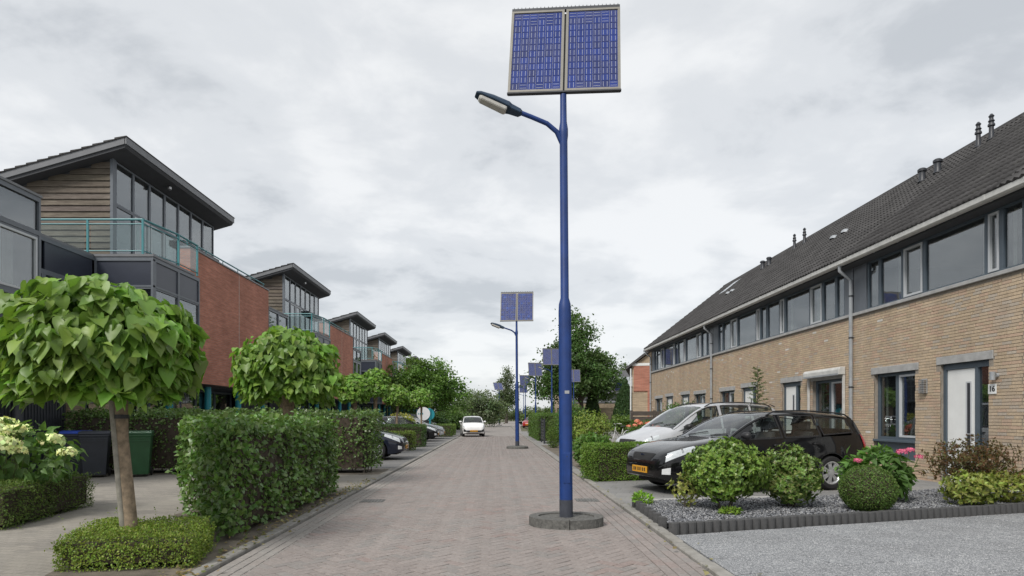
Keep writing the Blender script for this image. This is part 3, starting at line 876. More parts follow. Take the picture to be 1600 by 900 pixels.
    bx('sidelight', xp + 0.01, xp + 0.022, dy[0] + fw, dm, 0.05, DZ1 - 0.12, 'window_glass', fr)
    bx('threshold', XW - 0.05, xp + 0.07, dy[0] + fw, dy[1] - fw, 0.0, 0.06, 'concrete_light', fr)
    dm2 = dm + 0.08; d0, d1 = dm2, dy[1] - fw
    door = bx('door', xp - 0.005, xp + 0.045, d0 + 0.005, d1 - 0.005, 0.065, DZ1 - 0.125, 'white_paint', t, 0.004)
    g0, g1 = d0 + 0.14, d0 + 0.23
    mfr = MB()
    for a, b, c_, d_ in ((g0 - 0.03, g0, 0.75, 2.1), (g1, g1 + 0.03, 0.75, 2.1), (g0 - 0.03, g1 + 0.03, 0.72, 0.75), (g0 - 0.03, g1 + 0.03, 2.1, 2.13)): mfr.box(xp - 0.018, xp - 0.005, a, b, c_, d_)
    mfr.build('light_trim', 'white_frame', door)
    bx('door_light', xp - 0.012, xp - 0.0051, g0, g1, 0.75, 2.1, 'dark_metal', door)
    hd = MB(); hd.tube([(xp - 0.005, d0 + 0.06, 1.07), (xp - 0.06, d0 + 0.06, 1.07), (xp - 0.06, d0 + 0.17, 1.07)], 0.011, 8); hd.build('handle', 'alu', door)
    # first floor window strip
    SZ0, SZ1 = 4.16, 5.36
    bx('sill_band', XW - 0.06, XW + 0.24, ya + 0.0015, yb - 0.0015, 4.06, 4.135, 'lintel', t, 0.006)
    strip = [(0.02, 0.58, 'p'), (0.60, 1.10, 'w'), (1.10, 1.98, 's'), (1.98, 2.72, 'n'), (2.72, 4.50, 'b'), (4.50, 4.86, 'n'), (4.86, 5.38, 'w')]
    if not pipe_far: strip = [(0.02, 0.42, 'p'), (0.44, 0.9, 'w'), (0.9, 1.62, 's'), (1.62, 2.36, 'n'), (2.36, 4.02, 'b'), (4.02, 4.4, 'n'), (4.4, 5.38, 'w')]
    for d0_, d1_, kd in strip:
        a, b = span(d0_, d1_); a += 0.002; b -= 0.002
        if kd == 'p': bx('panel', XW + 0.03, XW + 0.1, a, b, SZ0 - 0.02, SZ1, 'grey_frame', t)
        else:
            win(t, 'x', XW + 0.05, -1, a, b, SZ0 - 0.02, SZ1, 'slate_frame', 0.05, 0.09, sash='white_frame' if kd == 'n' else None,
                curtain=cur_rng.choice([None, (0.0, 0.25), (0.7, 1.0), (0.0, 0.5), None, (0.05, 0.95)]) if kd != 'b' else cur_rng.choice([None, (0.0, 0.16), (0.86, 1.0)]))
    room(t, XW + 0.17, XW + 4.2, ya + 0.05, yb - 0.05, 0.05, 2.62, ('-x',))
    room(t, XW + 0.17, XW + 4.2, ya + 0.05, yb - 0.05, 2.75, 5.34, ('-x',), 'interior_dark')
    # eaves, gutter, downpipe
    bx('eaves_board', XE + 0.16, XW + 0.24, ya + 0.001, yb - 0.001, 5.362, 5.42, 'soffit_dark', t)
    gp = [(-0.075, 0.05), (-0.082, 0.05), (-0.075, -0.045), (-0.03, -0.07), (0.06, -0.07), (0.075, -0.055), (0.075, 0.05), (0.068, 0.05), (0.066, -0.05), (-0.03, -0.06), (-0.068, -0.04)]
    gut = MB().prism([(XE + 0.05 + a, 5.46 + b) for a, b in gp], ya + 0.001, yb - 0.001, 'y').build('gutter', 'pvc_gutter', t)
    yj = ya + 0.3
    while yj < yb:
        MB().prism([(XE + 0.05 + a * 1.06, 5.46 + b * 1.07) for a, b in gp], yj, yj + 0.05, 'y').build('gutter_bracket', 'pvc_gutter', gut); yj += 0.9
    if pipe_far:
        yp = yb - 0.06; px_ = XW - 0.075
        dp = MB().tube([(XE + 0.05, yp, 5.40), (XE + 0.05, yp, 5.26), (px_, yp, 5.02), (px_, yp, 0.03)], 0.045, 12).build('downpipe', 'zinc', t, smooth=True)
        for zz in (0.9, 2.2, 3.5, 4.6):
            q = MB(); q.lathe([(0.05, zz - 0.018), (0.056, zz - 0.018), (0.056, zz + 0.018), (0.05, zz + 0.018)], (px_, yp, 0), 12); q.box(px_ + 0.04, XW + 0.01, yp - 0.012, yp + 0.012, zz - 0.012, zz + 0.012)
            q.build('pipe_clip', 'dark_metal', dp)
    # roof
    m = MB(); m.prism([(XE + 0.1, 5.45), (XRG, ZRG - 0.06), (XRG + 4.85, 5.45)], ya + 0.0008, yb - 0.0008, 'y')
    rf = m.build('roof', 'roof_tile_far', t)
    off = root_offset(rf); cnt = 0; mt = MB()
    ncol = 18
    for r in range(18):
        for c in range(ncol):
            y = ya + c * (yb - ya) / ncol; v = r * TG + 0.01
            if nearest and cnt < 300 and not (r == 17 or (r > 15 and c < 4)):
                link('roof_tile', TILES[int(tile_rng.integers(len(TILES)))], rf, (XE + DSX * v - off.x, y - off.y, ZE + DSZ * v - off.z + tile_rng.uniform(-.002, .002))); cnt += 1
            else:
                mt.col = tile_col(); mt.add(tile_world(y, v + tile_rng.uniform(-0.004, 0.004)), TF)
    mt.build('roof_tiles', 'roof_tile', rf, kind='stuff', smooth=False)
    ridge = MB(); y = ya
    while y < yb - 0.01:
        e2 = min(y + 0.38, yb)
        prof = [(XRG - 0.14, ZRG - 0.03), (XRG - 0.1, ZRG + 0.06), (XRG - 0.03, ZRG + 0.105), (XRG + 0.03, ZRG + 0.105), (XRG + 0.1, ZRG + 0.06), (XRG + 0.14, ZRG - 0.03)]
        cxp = sum(p[0] for p in prof) / 6
        ridge.col = tile_col(); ridge.prism(prof, y + 0.001, e2 + (0.0 if e2 >= yb else -0.001), 'y'); y += 0.375
    ridge.build('ridge_tiles', 'roof_tile', rf)
    return t, rf

terr = []
HB = [5.9, 11.3, 16.7, 22.1, 27.5, 32.9, 38.3]
labs = ['tan brick terraced house nearest the camera, mostly out of the frame at the right edge',
        'tan brick terraced house numbered 16 behind the pink hydrangea',
        'tan brick terraced house with white roller awning behind the black estate car',
        'third tan brick terraced house with thin potted conifer in front',
        'fourth tan brick terraced house behind the windscreen of the silver car',
        'farthest tan brick house of the terrace, beside the gable end house']
for i in range(6):
    terr.append(terrace_house(HB[i], HB[i + 1], i % 2 == 1, i == 1, labs[i], awning=(i == 2)))
h16, roof16 = terr[1]
# verge on the far end gable
tl, rl = terr[5]
MB().prism([(XW, 4.0), (XW, 5.4), (XRG, ZRG - 0.1), (XRG + 4.5, 5.4), (XRG + 4.5, 0), (XW + 0.01, 0)], 38.302, 38.5, 'y').build('gable_wall', 'tan_brick_far', tl)
MB().prism([(XE, ZE + 0.0), (XRG, ZRG + 0.03), (XRG, ZRG - 0.16), (XE, ZE - 0.16)], 38.51, 38.56, 'y').build('verge_board', 'fascia_grey', tl)
# flue pipes and roof vents
def on_roof(y, v): return Vector(roofp(y, v, 0.05))
def flue(parent, y, v, tall):
    p = on_roof(y, v)
    if tall: prof = [(0.0, -0.25), (0.10, -0.25), (0.10, -0.02), (0.13, -0.02), (0.075, 0.06), (0.07, 0.42), (0.105, 0.44), (0.105, 0.48), (0.065, 0.56), (0.095, 0.60), (0.06, 0.66), (0.06, 0.72), (0.085, 0.76), (0.03, 0.84), (0.0, 0.85)]
    else: prof = [(0.0, -0.25), (0.10, -0.25), (0.10, -0.02), (0.15, 0.0), (0.11, 0.07), (0.11, 0.36), (0.15, 0.38), (0.15, 0.46), (0.10, 0.50), (0.0, 0.50)]
    prof = [(a * 0.8, b * 0.8) for a, b in prof]
    MB().lathe(prof, p, 14).build('flue_pipe' if tall else 'roof_vent', 'dark_metal', parent, smooth=True)
flue(roof16, 19.5 - 2.85, 5.2, True)
flue(terr[2][1], 17.05, 5.15, True)
flue(terr[2][1], 18.0, 4.6, False); flue(terr[2][1], 18.6, 4.55, False)
flue(terr[3][1], 26.9, 5.3, True); flue(terr[4][1], 27.8, 5.3, True)
flue(terr[4][1], 29.3, 4.7, False); flue(terr[4][1], 30.0, 4.7, False)
for y, v, h in ((20.6, 3.1, 2), (21.3, 3.1, 2), (30.6, 3.2, 4), (31.2, 3.2, 4)):
    p = on_roof(y, v + 0.0); q = MB()
    q.lathe([(0.0, 0.1), (0.08, 0.09), (0.13, 0.05), (0.16, -0.02)], p, 10); q.build('vent_tile', 'zinc', terr[h][1], smooth=True)
# roof window far
for (y, h) in ((33.8, 5),):
    m = MB(); a = [roofp(y, 4.2, 0.09), roofp(y + 1.0, 4.2, 0.09), roofp(y + 1.0, 5.3, 0.09), roofp(y, 5.3, 0.09)]; b = [roofp(y, 4.2, 0.02), roofp(y + 1.0, 4.2, 0.02), roofp(y + 1.0, 5.3, 0.02), roofp(y, 5.3, 0.02)]
    m.add(a + b, [(0, 1, 2, 3), (0, 1, 5, 4), (1, 2, 6, 5), (2, 3, 7, 6), (3, 0, 4, 7)]); m.build('roof_window', 'window_glass', terr[h][1])
# roller awning over the window of the second house
y0, y1 = 16.7 + 0.3, 16.7 + 2.3
aw = thing('roller_awning', 'white rolled up window awning with side guides above the black car', 'awning', (XW - 0.1, (y0 + y1) / 2, 0))
MB().prism([(XW - 0.2, 2.56), (XW - 0.2, 2.70), (XW - 0.15, 2.77), (XW - 0.015, 2.77), (XW - 0.015, 2.56)], y0, y1, 'y').build('cassette', 'pvc_gutter', aw, 0.01)
for y in (y0 + 0.02, y1 - 0.07): bx('side_guide', XW - 0.07, XW - 0.015, y, y + 0.05, 0.35, 2.56, 'pvc_gutter', aw)
bx('front_bar', XW - 0.215, XW - 0.2, y0 + 0.03, y1 - 0.03, 2.55, 2.60, 'zinc', aw)
# letter box lamp, spot lamp and the number plate of house 16
def wall_thing(name, lab, cat, y, z): return thing(name, lab, cat, (XW, y, z))
t = wall_thing('wall_lamp', 'square grey louvred wall lamp between the window and white door of house 16', 'wall lamp', 13.86, 1.95)
bx('back_plate', XW - 0.03, XW - 0.004, 13.78, 13.94, 1.93, 2.25, 'zinc', t, 0.004)
for i in range(8): bx('louvre', XW - 0.10, XW - 0.03, 13.775, 13.945, 1.945 + i * 0.037, 1.97 + i * 0.037, 'alu', t, 0.003)
t = wall_thing('spot_lamp', 'small grey spotlight on the brick above the house number 16', 'wall lamp', 11.86, 2.2)
MB().tube([(XW - 0.002, 11.86, 2.2), (XW - 0.05, 11.86, 2.2)], 0.045, 14).build('mount', 'zinc', t)
MB().lathe([(0.03, -0.09), (0.045, -0.09), (0.05, 0.06), (0.04, 0.065), (0.0, 0.05)], (XW - 0.10, 11.86, 2.2), 14).build('shade', 'zinc', t, smooth=True)
t = wall_thing('house_number_sign', 'white number plate reading 16 beside the front door', 'house number', 11.98, 1.9)
bx('plate', XW - 0.014, XW - 0.003, 11.88, 12.08, 1.85, 2.04, 'white_paint', t, 0.004)
cu = bpy.data.curves.new('digits', 'FONT'); cu.body = '16'; cu.size = 0.15; cu.extrude = 0.002; cu.align_x = 'CENTER'; cu.align_y = 'CENTER'
cu.offset = 0.003
tmp = bpy.data.objects.new('digits_tmp', cu); COL.objects.link(tmp); bpy.context.view_layer.update()
dme = bpy.data.meshes.new_from_object(tmp.evaluated_get(bpy.context.evaluated_depsgraph_get())); bpy.data.objects.remove(tmp)
dme.materials.clear(); dme.materials.append(M['plate_ink'])
link('digits', dme, t, (-0.0165, 0.0, 0.045), (R(90), 0, R(-90)))
# number on the neighbour and door mats
for y, z, lab in ((21.35, 1.75, 'black iron wall bracket left of the awning window'), (26.9, 1.9, 'black hanging wall lantern between the far doors')):
    t = wall_thing('wall_bracket', lab, 'bracket', y, z)
    MB().tube([(XW - 0.002, y, z), (XW - 0.15, y, z + 0.08), (XW - 0.3, y, z + 0.02)], 0.014, 6).build('arm', 'dark_metal', t)
    MB().lathe([(0.0, -0.2), (0.05, -0.18), (0.06, -0.04), (0.02, 0.02)], (XW - 0.29, y, z), 8).build('lantern', 'dark_metal', t)
# ------------------------------------------------------------------ left row: red brick houses with wooden roof storeys
XB = -9.6
wood_rng = random.Random(4)
def left_house(ym, gap, label, detail, brick_windows=False, ground=True):
    """ym: near face of the timber roof storey; gap: recessed length in front of it"""
    t = thing('red_brick_house', label, 'house', (XB - 4, ym, 0), 0, 'red brick houses on the left')
    LB = 7.1
    bayL = min(2.4, gap * 0.5)
    y_bay = ym - bayL; y_box1 = ym - gap + min(2.5, gap * 0.3); y_box0 = ym - gap
    # brick front
    wl = bx('brick_wall', XB - 0.35, XB, ym + 0.3, ym + LB, 2.5, 6.72, 'red_brick', t)
    bx('coping', XB - 0.38, XB + 0.03, ym + 0.27, ym + LB + 0.03, 6.72, 6.78, 'fascia_grey', wl, 0.008)
    bx('expansion_joint', XB - 0.002, XB + 0.004, ym + 4.05, ym + 4.075, 2.5, 6.72, 'concrete_light', wl)
    bx('soffit', XB - 1.6, XB - 0.36, ym + 0.3, ym + LB, 2.44, 2.5, 'soffit_dark', t)
    hr = MB(); hr.tube([(XB - 0.15, ym + 0.35, 6.98), (XB - 0.15, ym + LB - 0.1, 6.98)], 0.025, 8)
    for k_ in range(6): hr.tube([(XB - 0.15, ym + 0.4 + k_ * 1.3, 6.78), (XB - 0.15, ym + 0.4 + k_ * 1.3, 6.98)], 0.015, 6)
    hr.build('parapet_rail', 'teal_rail', t)
    if brick_windows:
        for y in (ym + 3.6, ym + 5.3):
            win(t, 'x', XB + 0.03, 1, y, y + 0.9, 3.6, 5.1, 'white_frame', 0.07, 0.1)
            bx('lintel', XB + 0.001, XB + 0.05, y - 0.08, y + 0.98, 5.1, 5.22, 'lintel', t)
    # solid core behind
    bx('core_wall', XB - 9.0, XB - 3.0, ym - gap, ym + LB, 0.0, 5.6, 'interior_dark', t)
    bx('terrace_deck', XB - 9.0, XB - 0.36, ym - 0.05, ym + LB, 5.62, 5.84, 'fascia_grey', t)
    # timber roof storey
    xf = XB - 2.25; xr = XB - 8.6; XFE = XB - 1.6; ZTOP = 9.86; tan = 0.287; TH = 0.30
    def zu(x): return ZTOP - TH - (XFE - x) * tan
    ww = MB().prism([(xf - 0.02, 5.85), (xf - 0.02, zu(xf)), (xr, zu(xr)), (xr, 5.85)], ym + 0.002, ym + 0.12, 'y').build('timber_wall', 'soffit_dark', t)
    z = 5.86; i = 0
    while z < zu(xf) - 0.03:
        z1 = z + 0.19
        xl = xr
        if z + 0.1 > zu(xr): xl = XFE - (ZTOP - TH - (z + 0.1)) / tan
        if xl > xf - 0.15: break
        m = MB(); c = wood_rng.uniform(0.8, 1.15); m.col = (c, c * wood_rng.uniform(0.95, 1.02), c * wood_rng.uniform(0.9, 1.02))
        zt = min(z1 + 0.012, zu(xl) + 0.25)
        m.prism([(ym + 0.001, z), (ym - 0.062, z), (ym - 0.018, zt), (ym + 0.001, zt)], xl, xf - 0.06, 'x')
        m.build('plank', 'weathered_wood', ww); z = z1
    bx('corner_post', xf - 0.06, xf + 0.03, ym - 0.05, ym + 0.12, 5.85, zu(xf) + 0.02, 'grey_frame', t)
    MB().prism([(xf - 0.02, 5.85), (xf - 0.02, zu(xf)), (xr, zu(xr)), (xr, 5.85)], ym + LB - 0.22, ym + LB - 0.1, 'y').build('rear_gable', 'weathered_wood', t)
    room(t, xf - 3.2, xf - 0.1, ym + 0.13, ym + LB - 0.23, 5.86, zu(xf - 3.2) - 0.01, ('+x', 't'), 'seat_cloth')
    n = 7 if detail else 6; step = (LB - 0.3) / n
    for k_ in range(n):
        a = ym + 0.12 + k_ * step; b = a + step
        win(t, 'x', xf + 0.02, 1, a, b - 0.002, 5.87, 8.02, 'grey_frame', 0.05, 0.08, sash='white_frame' if k_ in (1, 2) else None, curtain=(0.05, 0.95) if k_ in (1, 3) else None)
        win(t, 'x', xf + 0.02, 1, a, b - 0.002, 8.025, zu(xf) - 0.01, 'grey_frame', 0.05, 0.08)
    rf = MB().prism([(XFE, ZTOP), (XFE, ZTOP - 0.23), (XFE - 0.05, ZTOP - TH), (XFE - 8.0, ZTOP - TH - 8.0 * tan), (XFE - 8.0, ZTOP - 8.0 * tan)], ym - 0.42, ym + LB + 0.25, 'y').build('roof', 'soffit_dark', t)
    sl = math.cos(math.atan(tan))
    vb = MB().prism([(XFE - 0.02, ZTOP + 0.02), (XFE - 0.02, ZTOP - 0.2), (XFE - 7.98, ZTOP - 0.2 - 7.96 * tan), (XFE - 7.98, ZTOP + 0.02 - 7.96 * tan)], ym - 0.47, ym - 0.422, 'y').build('verge_board', 'fascia_grey', rf)
    bx('fascia', XFE + 0.001, XFE + 0.04, ym - 0.47, ym + LB + 0.28, ZTOP - 0.2, ZTOP + 0.03, 'fascia_grey', rf)
    nr = 24 if detail else 12; st = 8.0 / nr
    for k_ in range(nr):
        m = MB(); c = tile_col(); m.col = c
        xa = XFE + 0.06 - k_ * st; xb = xa - st - 0.03
        za = ZTOP + 0.035 - k_ * st * tan; zb = za - (st + 0.03) * tan
        m.prism([(xa, za), (xb, zb + 0.045), (xb, zb - 0.012), (xa, za - 0.02)], ym - 0.50, ym + LB + 0.30, 'y')
        m.build('tile_course', 'roof_tile', rf)
    if detail:
        aw = bx('awning_cassette', xf + 0.03, xf + 0.28, ym + 3.9, ym + 6.9, 7.75, 7.98, 'dark_metal', t, 0.03)
        MB().lathe([(0.0, 0.0), (0.07, -0.02), (0.08, -0.1), (0.0, -0.14)], (xf + 0.4, ym + 2.6, zu(xf + 0.4) - 0.0), 10).build('soffit_lamp', 'alu', t)
    # projecting bay with roof terrace
    xbay = XB + 0.3; xin = XB - 1.3
    def bay_face(axis, pos, sgn, a0, a1, cols):
        w = (a1 - a0) / cols
        for c in range(cols):
            p0, p1 = a0 + c * w + 0.04, a0 + (c + 1) * w - 0.04
            for zz0, zz1, mt, nm in ((4.98, 5.66, 'navy_panel', 'infill_panel'), (2.55, 3.25, 'navy_panel', 'infill_panel')):
                d0, d1 = sorted((pos - sgn * 0.03, pos - sgn * 0.06))
                if axis == 'x': bx(nm, d0, d1, p0, p1, zz0, zz1, mt, t)
                else: bx(nm, p0, p1, d0, d1, zz0, zz1, mt, t)
            win(t, axis, pos - sgn * 0.012, sgn, p0 - 0.03, p1 + 0.03, 3.28, 4.95, 'grey_frame', 0.06, 0.08, curtain=(0, 0.3) if c == 0 else None)
        # frame members
        m = MB(); dd = sorted((pos, pos - sgn * 0.1))
        us = [(a0 + c * w - 0.05, a0 + c * w + 0.05) for c in range(cols + 1)]
        us[0] = (a0, a0 + 0.06); us[-1] = (a1 - 0.06, a1)
        for u0, u1 in us:
            if axis == 'x': m.box(dd[0] + 0.001, dd[1] - 0.001, u0, u1, 2.5, 5.7)
            else: m.box(u0, u1, dd[0] + 0.001, dd[1] - 0.001, 2.5, 5.7)
        for zz0, zz1 in ((2.5, 2.56), (3.24, 3.29), (4.94, 4.99), (5.65, 5.76)):
            if axis == 'x': m.box(dd[0], dd[1], a0, a1, zz0, zz1)
            else: m.box(a0, a1, dd[0], dd[1], zz0, zz1)
        m.build('bay_frame', 'grey_frame', t)
    bay_face('y', y_bay, -1, xin, xbay, 1)
    bay_face('x', xbay, 1, y_bay + 0.101, ym + 0.29, 2)
    room(t, xin - 1.5, xbay - 0.12, y_bay + 0.12, ym + 0.28, 2.52, 5.6, ('+x', '-y'), 'seat_cloth')
    bx('bay_soffit', xin - 1.6, xbay - 0.001, y_bay + 0.002, ym + 0.288, 2.42, 2.499, 'soffit_dark', t)
    bx('bay_deck', XB - 9.0, xbay + 0.02, y_bay - 0.02, ym - 0.06, 5.762, 5.83, 'fascia_grey', t)
    # railing with glass
    def rail(pts):
        L = sum((Vector(b) - Vector(a)).length for a, b in zip(pts, pts[1:]))
        m = MB()
        for a, b in zip(pts, pts[1:]):
            for zz, r in ((6.78, 0.03), (6.66, 0.018), (5.93, 0.018)): m.tube([(*a, zz), (*b, zz)], r, 8)
        m.build('railing', 'teal_rail', t)
        for si, (a, b) in enumerate(zip(pts, pts[1:])):
            d = Vector(b) - Vector(a); n_ = max(1, round(d.length / 1.35))
            for q in range(0 if si == 0 else 1, n_ + 1):
                p = Vector(a) + d * q / n_
                MB().box(p.x - 0.025, p.x + 0.025, p.y - 0.025, p.y + 0.025, 5.83, 6.79).build('rail_post', 'teal_rail', t)
            for q in range(n_):
                p = Vector(a) + d * (q + 0.06) / n_; s_ = Vector(a) + d * (q + 0.94) / n_
                nn = Vector((-d.y, d.x)).normalized() * 0.005
                MB().prism([(p.x - nn.x, p.y - nn.y), (s_.x - nn.x, s_.y - nn.y), (s_.x + nn.x, s_.y + nn.y), (p.x + nn.x, p.y + nn.y)], 5.97, 6.62, 'z').build('rail_pane', 'rail_glass', t)
    rail([(XB - 3.0, y_bay + 0.04), (xbay - 0.3, y_bay + 0.04), (xbay - 0.06, y_bay + bayL * 0.62), (xbay - 0.06, ym + 0.25)])
    # recessed wall between bay and the glazed box of the neighbour
    if y_bay - y_box1 > 0.5:
        t2 = t
        n2 = max(1, round((y_bay - y_box1) / 1.9)); w = (y_bay - y_box1) / n2
        for c in range(n2):
            a, b = y_box1 + c * w, y_box1 + (c + 1) * w - 0.003
            win(t, 'x', xin, 1, a, b, 2.5, 4.93, 'grey_frame', 0.07, 0.1, mid=3.6, curtain=(0.1, 0.4))
            bx('infill_panel', xin - 0.07, xin - 0.02, a + 0.05, b - 0.05, 4.98, 5.66, 'navy_panel', t)
        bx('recess_frame', xin - 0.1, xin - 0.001, y_box1, y_bay - 0.001, 5.66, 5.76, 'grey_frame', t)
        bx('recess_rail', xin - 0.1, xin - 0.001, y_box1, y_bay - 0.001, 4.932, 4.98, 'grey_frame', t)
        bx('recess_deck', XB - 9.0, xin - 0.002, y_box1, y_bay - 0.021, 5.762, 5.82, 'fascia_grey', t)
        room(t, xin - 1.6, xin - 0.14, y_box1, y_bay - 0.01, 2.45, 5.7, ('+x',), 'seat_cloth')
    # glazed box that closes the previous house
    m = MB(); a0, a1 = y_box0 + 0.03, y_box1
    for zz0, zz1 in ((2.5, 2.58), (3.48, 3.56), (3.86, 3.94), (5.22, 5.32), (5.93, 6.03)): m.box(XB - 0.1, XB, a0, a1, zz0, zz1)
    n3 = max(1, round((a1 - a0) / 1.25)); w = (a1 - a0) / n3
    for c in range(n3 + 1):
        u = a0 + c * w; m.box(XB - 0.099, XB - 0.002, max(a0, u - 0.05), min(a1, u + 0.05), 2.5, 6.0)
    m.build('box_frame', 'grey_frame', t)
    for c in range(n3):
        p0, p1 = a0 + c * w + 0.05, a0 + (c + 1) * w - 0.05
        bx('pane', XB - 0.06, XB - 0.045, p0, p1, 5.33, 5.92, 'window_glass', t)
        bx('infill_panel', XB - 0.07, XB - 0.04, p0, p1, 3.56, 3.86, 'navy_panel', t)
        win(t, 'x', XB - 0.012, 1, p0, p1, 3.945, 5.215, 'grey_frame', 0.05, 0.08, sash='white_frame', curtain=(0.0, 0.55))
        bx('infill_panel', XB - 0.07, XB - 0.04, p0, p1, 2.58, 3.48, 'navy_panel', t)
    room(t, XB - 2.6, XB - 0.12, a0, a1 - 0.08, 2.5, 5.95, ('+x',), 'seat_cloth')
    m = MB()
    m.box(XB - 9.0, XB + 0.02, a0 - 0.0, a1 + 0.02, 6.03, 6.08); m.build('box_roof', 'fascia_grey', t)
    bx('box_end_panel', XB - 9.0, XB - 0.1, a1 - 0.079, a1, 2.5, 6.028, 'fascia_grey', t)
    bx('box_soffit', XB - 2.6, XB - 0.001, a0, a1, 2.42, 2.498, 'soffit_dark', t)
    # ground floor: dark shop like glazing, teal columns
    if ground:
        xg = XB - 1.55
        n4 = 6; y0g, y1g = ym - bayL, ym + LB; w = (y1g - y0g) / n4
        for c in range(n4):
            a, b = y0g + c * w, y0g + (c + 1) * w - 0.004
            win(t, 'x', xg, 1, a, b, 0.03, 2.42, 'slate_frame', 0.08, 0.08, mid=1.0 if c % 2 else None, curtain=(0.0, 0.2) if c == 3 else None)
        room(t, xg - 1.3, xg - 0.12, y0g, y1g, 0.02, 2.43, ('+x',))
        bx('ground_end_wall', xg - 1.3, xg, y0g - 0.14, y0g - 0.005, 0.0, 2.42, 'ribbed_metal', t)
        for k_ in range(4):
            y = ym - 0.4 + k_ * 2.55
            MB().tube([(XB - 0.3, y, 0.0), (XB - 0.3, y, 2.44)], 0.11, 14).build('column', 'teal_paint', t, smooth=True)
    # garage front under the recess: ribbed dark door, round post, tan pier
    a0, a1 = y_box0 + 0.2, y_bay - 1.1
    xg = XB - 1.3
    if a1 - a0 > 1.0:
        m = MB(); y = a0
        while y < a1 - 0.05:
            m.box(xg - 0.05, xg, y, y + 0.055, 0.03, 2.42); m.box(xg - 0.05, xg - 0.02, y + 0.055, y + 0.1, 0.03, 2.42); y += 0.1
        m.build('garage_door', 'ribbed_metal', t)
        MB().tube([(XB - 1.1, (a0 + a1) / 2 + 0.6, 0.0), (XB - 1.1, (a0 + a1) / 2 + 0.6, 2.45)], 0.11, 14).build('column', 'ribbed_metal', t, smooth=True)
        bx('brick_pier', xg - 0.4, xg + 0.06, a1, a1 + 0.62, 0.0, 2.44, 'tan_brick_far', t)
        bx('garage_soffit', xg - 0.5, XB - 0.1, a0, y_bay, 2.452, 2.49, 'soffit_dark', t)
        bx('side_door', xg - 0.3, xg - 0.24, a1 + 0.62, y_bay, 0.03, 2.44, 'fascia_grey', t)
    return t

left_house(19.5, 8.7, 'nearest red brick house with weathered timber roof storey and teal railing', True)
left_house(35.2, 8.6, 'second red brick house with timber storey, behind the second round catalpa', True)
left_house(51.2, 8.8, 'third red brick house along the left row with glazed timber roof storey', False, True)
left_house(63.8, 5.2, 'fourth red brick house on the left with two white lintelled windows', False, True)
left_house(76.0, 5.0, 'fifth red brick house, largely behind the big leafy tree', False, True)
left_house(88.2, 5.0, 'farthest red brick house on the left, only its roof showing above the tree', False, True)
# ------------------------------------------------------------------ solar street lamps
cell_rng = np.random.default_rng(14)
def cell_mesh(cw, ch, vert=True):
    """one polycrystalline cell with two silver bus bars"""
    mb = MB(); b = cell_rng.uniform(0.82, 1.15); r_ = cell_rng.random()
    mb.col = tuple(np.array((0.022, 0.042, 0.20) if r_ < 0.6 else (0.032, 0.045, 0.16) if r_ < 0.9 else (0.020, 0.060, 0.27)) * b)
    mb.box(-cw / 2, cw / 2, -0.0015, 0.0015, -ch / 2, ch / 2)
    mb.col = (0.42, 0.44, 0.50)
    for u in (-0.24, 0.24):
        if vert: mb.box(u * cw - 0.0024, u * cw + 0.0024, -0.003, -0.0016, -ch * 0.40, ch * 0.40)
        else: mb.box(-cw * 0.40, cw * 0.40, -0.003, -0.0016, u * ch - 0.0024, u * ch + 0.0024)
    return mb
PW, PH = 0.725, 1.38
NCX, NCZ = 6, 12
CW, CHT = (PW - 0.07) / NCX, (PH - 0.08) / NCZ
def mk_cell_mesh(vert=True):
    mb = cell_mesh(CW * 0.955, CHT * 0.955, vert)
    me = bpy.data.meshes.new('cell'); me.from_pydata(mb.V, [], mb.F); me.materials.append(M['solar_cell'])
    at = me.attributes.new('col', 'FLOAT_COLOR', 'POINT'); at.data.foreach_set('color', np.array([(*c, 1) for c in mb.C], dtype=np.float32).ravel())
    return me
CELLS = [mk_cell_mesh() for _ in range(16)]; CELLS_H = [mk_cell_mesh(False) for _ in range(5)]

